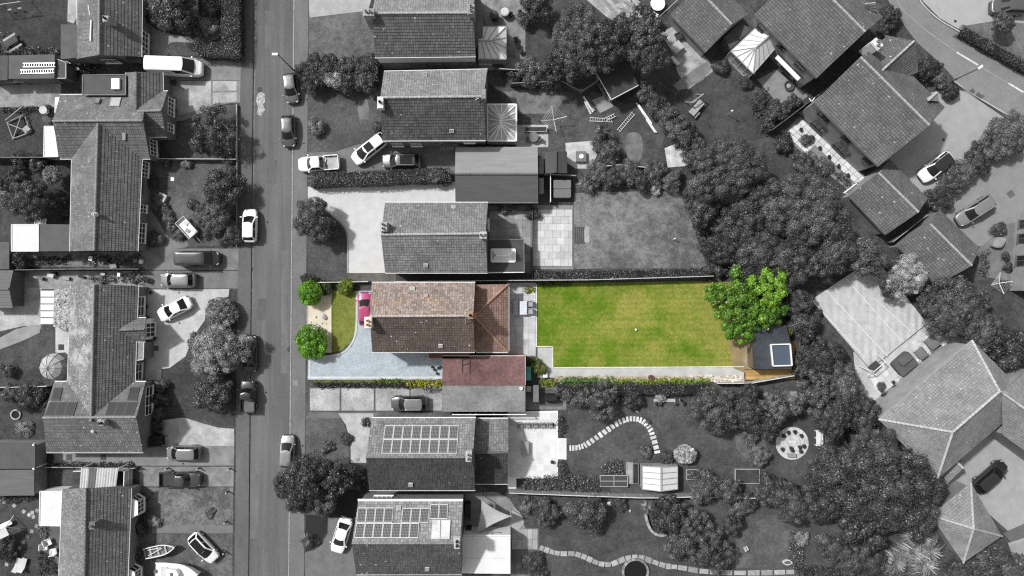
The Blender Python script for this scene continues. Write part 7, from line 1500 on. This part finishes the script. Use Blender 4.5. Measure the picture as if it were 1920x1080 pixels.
pot(1181, 957, .12, 'tiny white pot on the bottom lawn', .8, .7, .15); e = thing('garden_chair', 1397, 1027, 'lone pale chair on the bottom lawn', 'chair'); MB().box((0, 0, .4), (.5, .5, .06), .5).build('seat', gm(.5), e); MB().box((-.2, .1, .65), (.06, .5, .45), .5).build('backrest', gm(.5), e); MB().box((0, 0, .2), (.4, .4, .36), .5).build('base', gm(.3), e)
e = thing('basket', 1475, 1053, 'pale oval basket on the bottom lawn', 'basket'); MB().prism(spl([(-.6, 0), (0, .35), (.6, 0), (0, -.35)], 5), 0, .3).build('rim', gm(.5), e); MB().prism(spl([(-.45, 0), (0, .22), (.45, 0), (0, -.22)], 5), .301, .31).build('lining', gm(.1), e)
# ladder garden and top
ladder((44, 122.5), (104, 122), .42, 2.52, 'upper ladder lying on the flat garage roof'); ladder((39, 135), (102, 133.5), .42, 2.52, 'lower ladder lying on the flat garage roof')
ladder((1105, 224), (1149, 226), .4, .15, 'ladder lying level in the back garden'); ladder((1136, 224), (1153, 216), .35, .3, 'short ladder crossing the level one'); ladder((1159, 246), (1188, 212), .4, .15, 'ladder lying aslant in the back garden')
e = empty('plank_stack', P(1210, 222), 'long white planks lying by the conifer row', 'planks')
for k, (a, b) in enumerate((((1193, 193), (1216, 228)), ((1197, 196), (1222, 232)), ((1208, 215), (1231, 249)), ((1212, 224), (1228, 248)))): MB().bar(P(*a, .2 + .05 * k), P(*b, .2 + .05 * k), .17, .05).build('plank', plain((.7, .78, .6, .72)[k]), e)
e = empty('plank_stack', P(1104, 198), 'pale planks beside the summerhouse step', 'planks')
for k, (a, b) in enumerate((((1094, 181), (1112, 210)), ((1096, 190), (1108, 214)), ((1110, 203), (1114, 208)))): MB().bar(P(*a, .2 + .05 * k), P(*b, .2 + .05 * k), .2, .06).build('plank', gm((.6, .5, .4)[k]), e)
def dryer(px, py, h, r, label, c=.6):
    e = thing('rotary_dryer', px, py, label, 'clothes dryer', 10); MB().tube([(0, 0, 0), (0, 0, h)], .03, 8).build('pole', plain(c), e)
    for k in range(4): a = k * math.pi / 2; MB().bar((0, 0, h - .5), (r * math.cos(a), r * math.sin(a), h), .05).build('arm', plain(c), e)
    m = MB()
    for q in (.4, .6, .8, .98):
        for k in range(4): a, b = k * math.pi / 2, (k + 1) * math.pi / 2; m.tube([(r * q * math.cos(a), r * q * math.sin(a), h - .5 + .5 * q), (r * q * math.cos(b), r * q * math.sin(b), h - .5 + .5 * q)], .012, 3)
    m.build('line', plain(.5), e)['kind'] = 'stuff'
dryer(1037, 229, 1.7, 1.55, 'rotary clothes dryer behind the star-ribbed conservatory'); dryer(1860, 531, 1.7, 1.3, 'white rotary clothes dryer near the right edge', .75)
bedbox(1004, 244, 2.6, .55, 0, 'dark planter trough on the pale patio', .35, .05, .5, 'planter_trough'); table(1000, 259, 1.2, 1.2, 0, 'round dark table on the pale patio', .16, round_=True)
for i, (x, y, a) in enumerate(((990, 262, 0), (1010, 262, 180))): chair(x, y, a, ['left chair at the round dark table', 'right chair at the round dark table'][i], .14, .5)
e = thing('fire_table', 1089, 295, 'square grey fire table with a white ring', 'fire table'); MB().box((0, 0, .3), (1.2, 1.25, .6)).build('box', gm(.16), e); MB().lathe((0, 0, .601), [(.28, 0), (.28, .08), (.18, .08), (.16, .01)], 20).build('ring', plain(.75), e)
e = thing('hot_tub', 1053, 356, 'square hot tub with a two-piece lid beside the patchy lawn', 'hot tub')
def rr(w, h, r): return [(sx * (w / 2 - r) + r * math.cos(a), sy * (h / 2 - r) + r * math.sin(a)) for sx, sy, a0 in ((1, 1, 0), (-1, 1, 1.571), (-1, -1, 3.142), (1, -1, 4.712)) for a in (a0, a0 + .524, a0 + 1.047, a0 + 1.571)]
MB().prism(rr(2.25, 2.25, .3), 0, .8).build('tub', gm(.04), e); MB().prism([(x, y + .54) for x, y in rr(2.1, 1.03, .15)], .81, .92).build('lid', gm(.16, var=.1), e); MB().prism([(x, y - .54) for x, y in rr(2.1, 1.03, .15)], .81, .92).build('lid', gm(.15, var=.1), e)
e = thing('garden_steps', 1085, 440, 'timber steps from the pale patio to the patchy lawn', 'steps')
for k in range(5): MB().box((-.5 + .24 * k, 0, .06), (.2, 1.65, .1 + .0 * k)).build('tread', gm(.10), e)
for y in (-.9, .9): MB().box((0, y, .12), (1.3, .1, .22)).build('string', gm(.14), e)
MB().box((1.0, 0, .03), (.6, 1.95, .05)).build('landing_slab', gm(.33), e)
e = thing('post_lamp', 1262, 449, 'small white post lamp leaning on the patchy lawn', 'post lamp'); MB().tube([(0, 0, 0), (.02, .05, .75)], .05, 8).build('post', plain(.7), e); MB().lathe((.02, .05, .75), [(.09, 0), (.09, .18), (.02, .22)], 10).build('lantern', plain(.8), e)
table(1231, 11, 1.75, 1.75, 0, 'big round white table at the top', .72, round_=True); chair(1227, 32, 60, 'white chair beside the big round table', .7, .6)
e = empty('washing_line', P(1230, 40), 'slack washing lines across the top garden', 'washing line'); m0 = P(1225, 42, 1.9); m1 = P(1275, -5, 1.9)
for p in (m0, m1): MB().tube([(p.x, p.y, G), (p.x, p.y, 2.0)], .04, 8).build('post', gm(.3), e)
for k in (-.25, 0, .25): o = Vector((k, k, 0)); MB().tube([m0 + o, (m0 + m1) / 2 + o - UPV * .15, m1 + o], .02, 4).build('line', plain(.6), e)
slabs([o for o in COL.objects if o.get('label') == 'slabbed terrace by the round table, top'][0], [(1128, 0), (1178, -6), (1215, 24), (1160, 40)], 6, 4, G + .03, .02, [gm(.26, var=.3), gm(.36, var=.3), gm(.2, var=.3)], skip=.15, seed=21)
bedbox(1195, 10, .3, 4.2, 45, 'pale sleeper edging beside the slabbed terrace', .4, .4, .2, 'sleeper_edging')
table(1267, 92, 1.3, 1.1, 40, 'square pale table on the rough terrace', .4); chair(1271, 70, 200, 'dark chair above the square pale table', .05, .8); e = thing('bench', 1264, 116, 'white bench at the edge of the rough terrace', 'bench', -45)
for k in range(4): MB().box((0, -.2 + .12 * k, .42), (1.3, .1, .04)).build('slat', plain(.62), e)
for x in (-.55, .55): MB().box((x, 0, .2), (.08, .5, .4)).build('leg', plain(.5), e)
MB().box((0, -.3, .65), (1.3, .05, .4)).build('backrest', plain(.55), e)
e = thing('garden_swing', 1300, 192, 'small timber swing frame on the dark lawn, top right', 'swing', 35); 
for x in (-.8, .8):
    for y in (-.6, .6): MB().bar((x, y, 0), (x, 0, 1.7), .09).build('leg', gm(.3), e)
MB().bar((-.95, 0, 1.7), (.95, 0, 1.7), .1).build('beam', gm(.35), e); MB().box((0, 0, .5), (.6, .25, .05)).build('seat', gm(.2), e)
for y in (-.25, .25): MB().tube([(y, 0, .5), (y, 0, 1.65)], .015, 4).build('rope', gm(.3), e)
e = thing('potting_bench', 1303, 205, 'timber potting bench on the dark lawn, top right', 'bench', 48)
for k in range(4): MB().box((0, -.3 + .2 * k, .7), (2.0, .18, .05)).build('slat', gm(.36), e)
for x in (-.9, .9):
    for y in (-.3, .3): MB().box((x, y, .35), (.08, .08, .7)).build('leg', gm(.25), e)
MB().box((-.5, -.55, .4), (.9, .4, .05)).build('lower_seat', gm(.3), e)
e = thing('bird_feeder', 1364, 215, 'thin white bird feeder pole on the dark lawn', 'bird feeder'); MB().tube([(0, 0, 0), (0, 0, 1.7)], .03, 6).build('pole', plain(.6), e); MB().lathe((0, 0, 1.7), [(.14, 0), (.1, .2), (.02, .25)], 10).build('feeder', plain(.65), e)
e = thing('fire_bowl', 1478, 162, 'round dark fire bowl on the grey terrace', 'fire bowl'); MB().lathe((0, 0, 0), [(.3, 0), (.62, .35), (.55, .35), (.2, .12)], 22).build('bowl', gm(.05), e); MB().lathe((0, 0, .2), [(.3, 0), (.22, .1), (.05, .12)], 12).build('ash', gm(.3), e)
for i, (x, y) in enumerate(((1463, 122), (1486, 155))): pot(x, y, .22, ['white pot by the top diagonal house', 'white pot beside the fire bowl'][i], .75)
e = thing('wall_aerial', 1521, 187, 'white V-shaped aerial on the corner of the diagonal house', 'aerial', 0, 4.6); MB().bar((-.3, .15, .1), (0, -.25, .1), .08).build('boom', plain(.75), e); MB().bar((0, -.25, .1), (.35, .2, .1), .08).build('boom', plain(.75), e)
for i in range(7): x = 1512 + i * 17.5; y = 232 + i * 17; pot(x - 12, y + 12, .2, ['first', 'second', 'third', 'fourth', 'fifth', 'sixth', 'seventh'][i] + ' dark potted plant down the pale tiled walk from the top', .15, .05, .35, 'potted plants along the tiled walk')
# pool and its terrace
pc = empty('pool_cover', P(1620, 600), 'large pale crumpled tarpaulin over the pool', 'pool cover'); cor = [P(1521, 562, .4), P(1600, 514, .4), P(1668, 514, .4), P(1737, 604, .4), P(1646, 688, .4), P(1618, 672, .4)]
m = MB(); n = 60; Aq, Bq, Cq, Dq = P(1521, 563, .4), P(1640, 482, .4), P(1738, 606, .4), P(1632, 692, .4); R8 = random.Random(3)
def wr_(u, v): return .03 * math.sin(u * 60 + 9 * math.sin(v * 6)) * math.sin(v * 11 + u * 4) + .02 * math.sin(u * 31 + 6 * math.sin(v * 7)) + .02 * math.sin(v * 25 + 5 * math.sin(u * 5 + 1)) + .03 * math.sin((u + v) * 47) * math.sin(u * 9) + R8.uniform(-.012, .012)
gr = [[(Aq * (1 - u) + Bq * u) * (1 - v) + (Dq * (1 - u) + Cq * u) * v + UPV * wr_(u, v) for u in [i / n for i in range(n + 1)]] for v in [j / n for j in range(n + 1)]]
for j in range(n):
    for i in range(n): m.face([gr[j][i], gr[j][i + 1], gr[j + 1][i + 1], gr[j + 1][i]], sm=True)
m.build('tarpaulin', gm(.43, var=.15, rough=.45, sc2=5, bump=.06), pc, weld=True)
MB().prism([Aq, Bq, Cq, Dq], G, .18).build('pool_wall', gm(.2), pc)
for a, b in (((1521, 562), (1622, 672)), ((1549, 545), (1664, 668)), ((1586, 522), (1690, 640)), ((1640, 560), (1708, 622))): MB().bar(P(*a, .5), P(*b, .5), .09, .05).build('seam', plain(.66), pc)
e = thing('covered_sofa', 1691, 681, 'dark grey covered garden sofa on the pool terrace', 'covered sofa', 41); MB().prism(rr(2.5, 2.0, .3), 0, .75).build('cover', gm(.085, var=.15), e); MB().prism([(x + .25, y + .5) for x, y in rr(1.5, .9, .2)], .75, 1.05).build('raised_cover', gm(.10, var=.15), e)
for i, (x, y, w) in enumerate(((1742, 641, 1.3), (1722, 661, 1.1), (1750, 659, .8))): chair(x, y, 130, ['largest grey chair on the pool terrace', 'middle grey chair on the pool terrace', 'smallest grey chair on the pool terrace'][i], .16, w)
table(1766, 644, .9, .9, 0, 'small round pale table on the pool terrace', .55, round_=True); table(1780, 647, .8, .5, 40, 'tiny cluttered table on the pool terrace', .4)
for i, (x, y) in enumerate(((1722, 678), (1685, 713), (1732, 681), (1694, 714), (1672, 716), (1648, 724), (1657, 743), (1674, 728))): pot(x, y, (.26, .24, .3, .28, .2, .5, .6, .4)[i], ['white pot right of the covered sofa', 'white pot below the covered sofa', 'dark bush pot right of the covered sofa', 'dark bush pot below the covered sofa', 'small square pot by the terrace shrubs', 'large flowering pot on the lower terrace', 'largest dark pot on the lower terrace', 'medium dark pot on the lower terrace'][i], (.75, .75, .2, .2, .3, .3, .15, .2)[i], (.4, .4, .05, .05, .06, .12, .03, .05)[i])
table(1633, 756, .8, .7, 45, 'black square table at the terrace end', .02)
e = thing('garden_swing', 1633, 684, 'white tubular swing frame at the pool edge', 'swing', 40)
for a, b in (((-1.3, -.9, 0), (-.9, 0, 2.0)), ((-1.3, .9, 0), (-.9, 0, 2.0)), ((1.3, -.9, 0), (.9, 0, 2.0)), ((1.3, .9, 0), (.9, 0, 2.0)), ((-1.0, 0, 2.0), (1.0, 0, 2.0))): MB().tube([a, b], .05, 8).build('tube', plain(.6), e)
MB().box((0, 0, .5), (1.3, .5, .07)).build('seat', gm(.06), e); MB().box((0, -.28, .8), (1.3, .06, .5)).build('backrest', gm(.06), e)
e = thing('covered_table', 1866, 455, 'pale covered oval table at the right edge', 'covered table', 30); MB().prism(spl([(-.9, 0), (0, .65), (.9, 0), (0, -.65)], 6), 0, .7).build('cover', gm(.22, var=.3), e); MB().prism(spl([(-.75, 0), (0, .5), (.75, 0), (0, -.5)], 6), .7, .76).build('top', gm(.26, var=.3), e)
# west odds and ends
e = thing('garden_swing', 33, 20, 'long tubular swing frame on the top left lawn', 'swing', 8)
for x in (-1.7, 1.7):
    for y in (-.9, .9): MB().tube([(x + y * .15, y, 0), (x, 0, 2.0)], .04, 6).build('leg', gm(.4), e)
MB().tube([(-1.8, 0, 2.0), (1.8, 0, 2.0)], .05, 8).build('beam', gm(.42), e)
for x in (-.6, .6): MB().box((x, 0, .5), (.45, .2, .04)).build('seat', gm(.3), e); MB().tube([(x, 0, .5), (x, 0, 1.95)], .015, 4).build('rope', gm(.3), e)
e = thing('picnic_bench', 28, 82, 'dark picnic bench at the corner of the top left lawn', 'bench', 32)
for k in range(4): MB().box((0, -.3 + .2 * k, .72), (1.7, .18, .05)).build('slat', gm(.07), e)
for y in (-.75, .75): MB().box((0, y, .42), (1.7, .26, .05)).build('seat', gm(.3), e)
for x in (-.6, .6): MB().box((x, 0, .36), (.08, 1.5, .06)).box((x, 0, .18), (.08, .5, .66)).build('leg', gm(.05), e)
cover([(-5, 60), (20, 62), (28, 90), (15, 100), (-5, 95)], .2, 'clutter of pale toys and plants at the top left edge', 30, .4, flower=.7, seed=20)
e = thing('bench', 40, 156, 'pale awning bench against the ladder garage', 'bench'); MB().box((0, 0, 1.2), (2.3, .55, .06)).build('canopy', gm(.4), e)
for x in (-1.1, 1.1): MB().box((x, 0, .6), (.06, .5, 1.2)).build('leg', gm(.2), e)
MB().box((0, .05, .45), (2.1, .4, .05)).build('seat', gm(.1), e)
e = thing('timber_frame', 38, 240, 'collapsed timber play frame on the left back lawn', 'play frame', 20)
for a, b in (((-1.2, -1, .1), (1.2, 1, .9)), ((-1.2, 1, .1), (1.1, -1, .9)), ((-1.2, -1, .1), (-1.2, 1, .1)), ((1.2, -1, .3), (1.2, 1, .3)), ((-1.2, 1, .3), (1.2, 1.1, .5)), ((-1.0, 1.2, .6), (1.6, 1.9, .9)), ((-1.2, -1, .2), (1.2, -1, .2))): MB().bar(a, b, .09).build('beam', gm(.28), e)
MB().box((.9, -.6, .3), (.8, .7, .4), .4).build('panel', gm(.35), e); MB().box((-.2, .2, .1), (2.0, 1.8, .06)).build('platform', gm(.03), e)
table(88, 209, .95, .95, 0, 'round pale table by the narrow lean-to', .5, round_=True); e = thing('water_butt', 92, 226, 'white barrel by the left conservatory', 'barrel'); MB().lathe((0, 0, 0), [(.3, 0), (.36, .4), (.3, .8)], 14).build('body', plain(.6), e); MB().lathe((0, 0, .8), [(.31, 0), (.31, .04)], 14).build('lid', gm(.1), e)
e = thing('planter', 307, 371, 'square pale stone birdbath planter on the left lawn', 'planter', -25); MB().box((0, 0, .25), (.95, .95, .5)).build('box', gm(.42), e); MB().box((0, 0, .501), (.5, .5, .03)).build('soil', gm(.12), e)
e = thing('paving_square', 324, 336, 'small white square slab on the left lawn', 'slab'); MB().box((0, 0, .05), (.42, .42, .1)).build('slab', plain(.72), e)
bedbox(310, 345, 2.2, 1.7, 0, 'faint planting frame under the white slab', .14, .06, .08, 'planting_frame')
e = thing('pallet', 78, 415, 'white framed glass pallet beside the white annexe', 'pallet', -10); MB().box((0, 0, .1), (1.4, .9, .08)).build('board', gm(.35), e)
for x in (-.65, 0, .65): MB().box((x, 0, .18), (.08, .9, .06)).build('slat', plain(.65), e)
e = thing('tree_ring', 31, 777, 'pale stone ring round a dark planting hole', 'tree ring')
for k in range(14): a = 6.283 * k / 14; MB().box((.55 * math.cos(a), .55 * math.sin(a), .1), (.16, .26, .2), a).build('stone', gm(RND.uniform(.25, .45)), e)
MB().lathe((0, 0, .02), [(.47, 0), (.47, .05)], 16).build('soil', gm(.015), e)
for i, (x, y, z, lb) in enumerate(((95, 1014, 20, 'upper white armchair behind the bottom left bungalow'), (88, 1022, 0, 'left white armchair behind the bottom left bungalow'), (105, 1032, 100, 'lower white armchair behind the bottom left bungalow'))): chair(x, y, z, lb, .65, .75)
lounger(37, 1057, 75, 'left pale sunbed on the bottom left lawn', .55); lounger(47, 1057, 75, 'right pale sunbed on the bottom left lawn', .55)
e = thing('canopied_swing', 18, 985, 'white canopied swing seat on the bottom left lawn', 'swing seat', 25); MB().bar((-.9, -.5, 1.75), (.9, -.5, 1.75), 1.0, .06).build('canopy', gm(.5), e); MB().box((0, .3, .5), (1.6, .55, .1)).build('seat', gm(.65), e)
for x in (-1, 1): MB().bar((x, -.9, 0), (x, 0, 1.8), .07).bar((x, .9, 0), (x, 0, 1.8), .07).build('frame', plain(.7), e)
R5 = random.Random(12)
seen = set()
for k in range(30):
    x, y = R5.choice([(R5.uniform(165, 268), R5.uniform(484, 500)), (R5.uniform(160, 262), R5.uniform(512, 534)), (R5.uniform(40, 160), R5.uniform(512, 522)), (R5.uniform(125, 165), R5.uniform(112, 138))])
    cc = R5.choice([.03, .1, .2, .35, .6]); lb = '%s crate in the %s yard, %s' % ({.03: 'black', .1: 'dark grey', .2: 'mid grey', .35: 'pale grey', .6: 'white'}[cc], 'narrow upper' if 300 < y < 505 else 'lower' if y > 505 else 'top left bungalow', 'towards the street' if x > 215 else 'towards the middle' if x > 150 else 'towards the back')
    if lb in seen: continue
    seen.add(lb); b = P(x, y); w1, w2, w3, a4 = R5.uniform(.3, .8), R5.uniform(.25, .5), R5.uniform(.2, .6), R5.uniform(-.4, .4)
    e = empty('crate', b, lb, 'crate', 'crates in the cluttered left yards', a4); ORG[e.name] = Vector()
    MB().box((0, 0, .02 + w3 / 2), (w1, w2, w3)).build('box', gm(cc, var=.2), e); MB().box((0, 0, .04 + w3), (w1 + .05, w2 + .05, .035)).build('lid', gm(min(.7, cc * 1.4), var=.2), e)
for i, (x, y, r) in enumerate(((262, 1045, .25), (276, 524, .3), (285, 548, .2), (277, 575, .22), (281, 525, .3), (278, 597, .3), (293, 634, .2), (330, 156, .28), (330, 208, .3))): pot(x, y, r, ['pot beside the cabin cruiser bungalow', 'pot in front of the silver grey hatchback', 'pot at the top of the pale gravel wall', 'pot midway along the pale gravel wall', 'second pot in front of the silver grey hatchback', 'round pot by the gabled porch', 'pot below the gabled porch', 'dark pot behind the white van driveway', 'dark pot by the cross-shaped bungalow window'][i], .15 if i != 4 else .4, .05)
for i, (x, y) in enumerate(((282, 42), (295, 46), (972, 88), (978, 100), (968, 76), (958, 30), (975, 25))): pot(x, y, .28, ['pot left of the top bungalow door', 'white pot by the top bungalow door', 'middle pot on the curved top terrace', 'lower pot on the curved top terrace', 'upper pot on the curved top terrace', 'pot near the top middle house wall', 'pale pot on the top terrace'][i], (.1, .7, .3, .1, .3, .1, .5)[i], .05)
for i, (x, y) in enumerate(((947, 28), (927, 34))): e = thing('bin', x, y, ['round lidded bin behind the top middle house', 'big dark water tank behind the top middle house'][i], 'bin'); MB().lathe((0, 0, 0), [(.4, 0), (.55, .9), (.5, .95)], 16).build('body', gm((.2, .04)[i]), e); MB().lathe((0, 0, .95), [(.52, 0), (.4, .08)], 16).build('lid', gm((.5, .06)[i]), e)
for i in range(3): pot(926 + i * 7, 125, .2, ['left pot below the top conservatory', 'middle pot below the top conservatory', 'right pot below the top conservatory'][i], .3, .1)
e = thing('lawn_mower', 848, 700, 'small dark handcart on the blue driveway end', 'handcart') if 0 else None
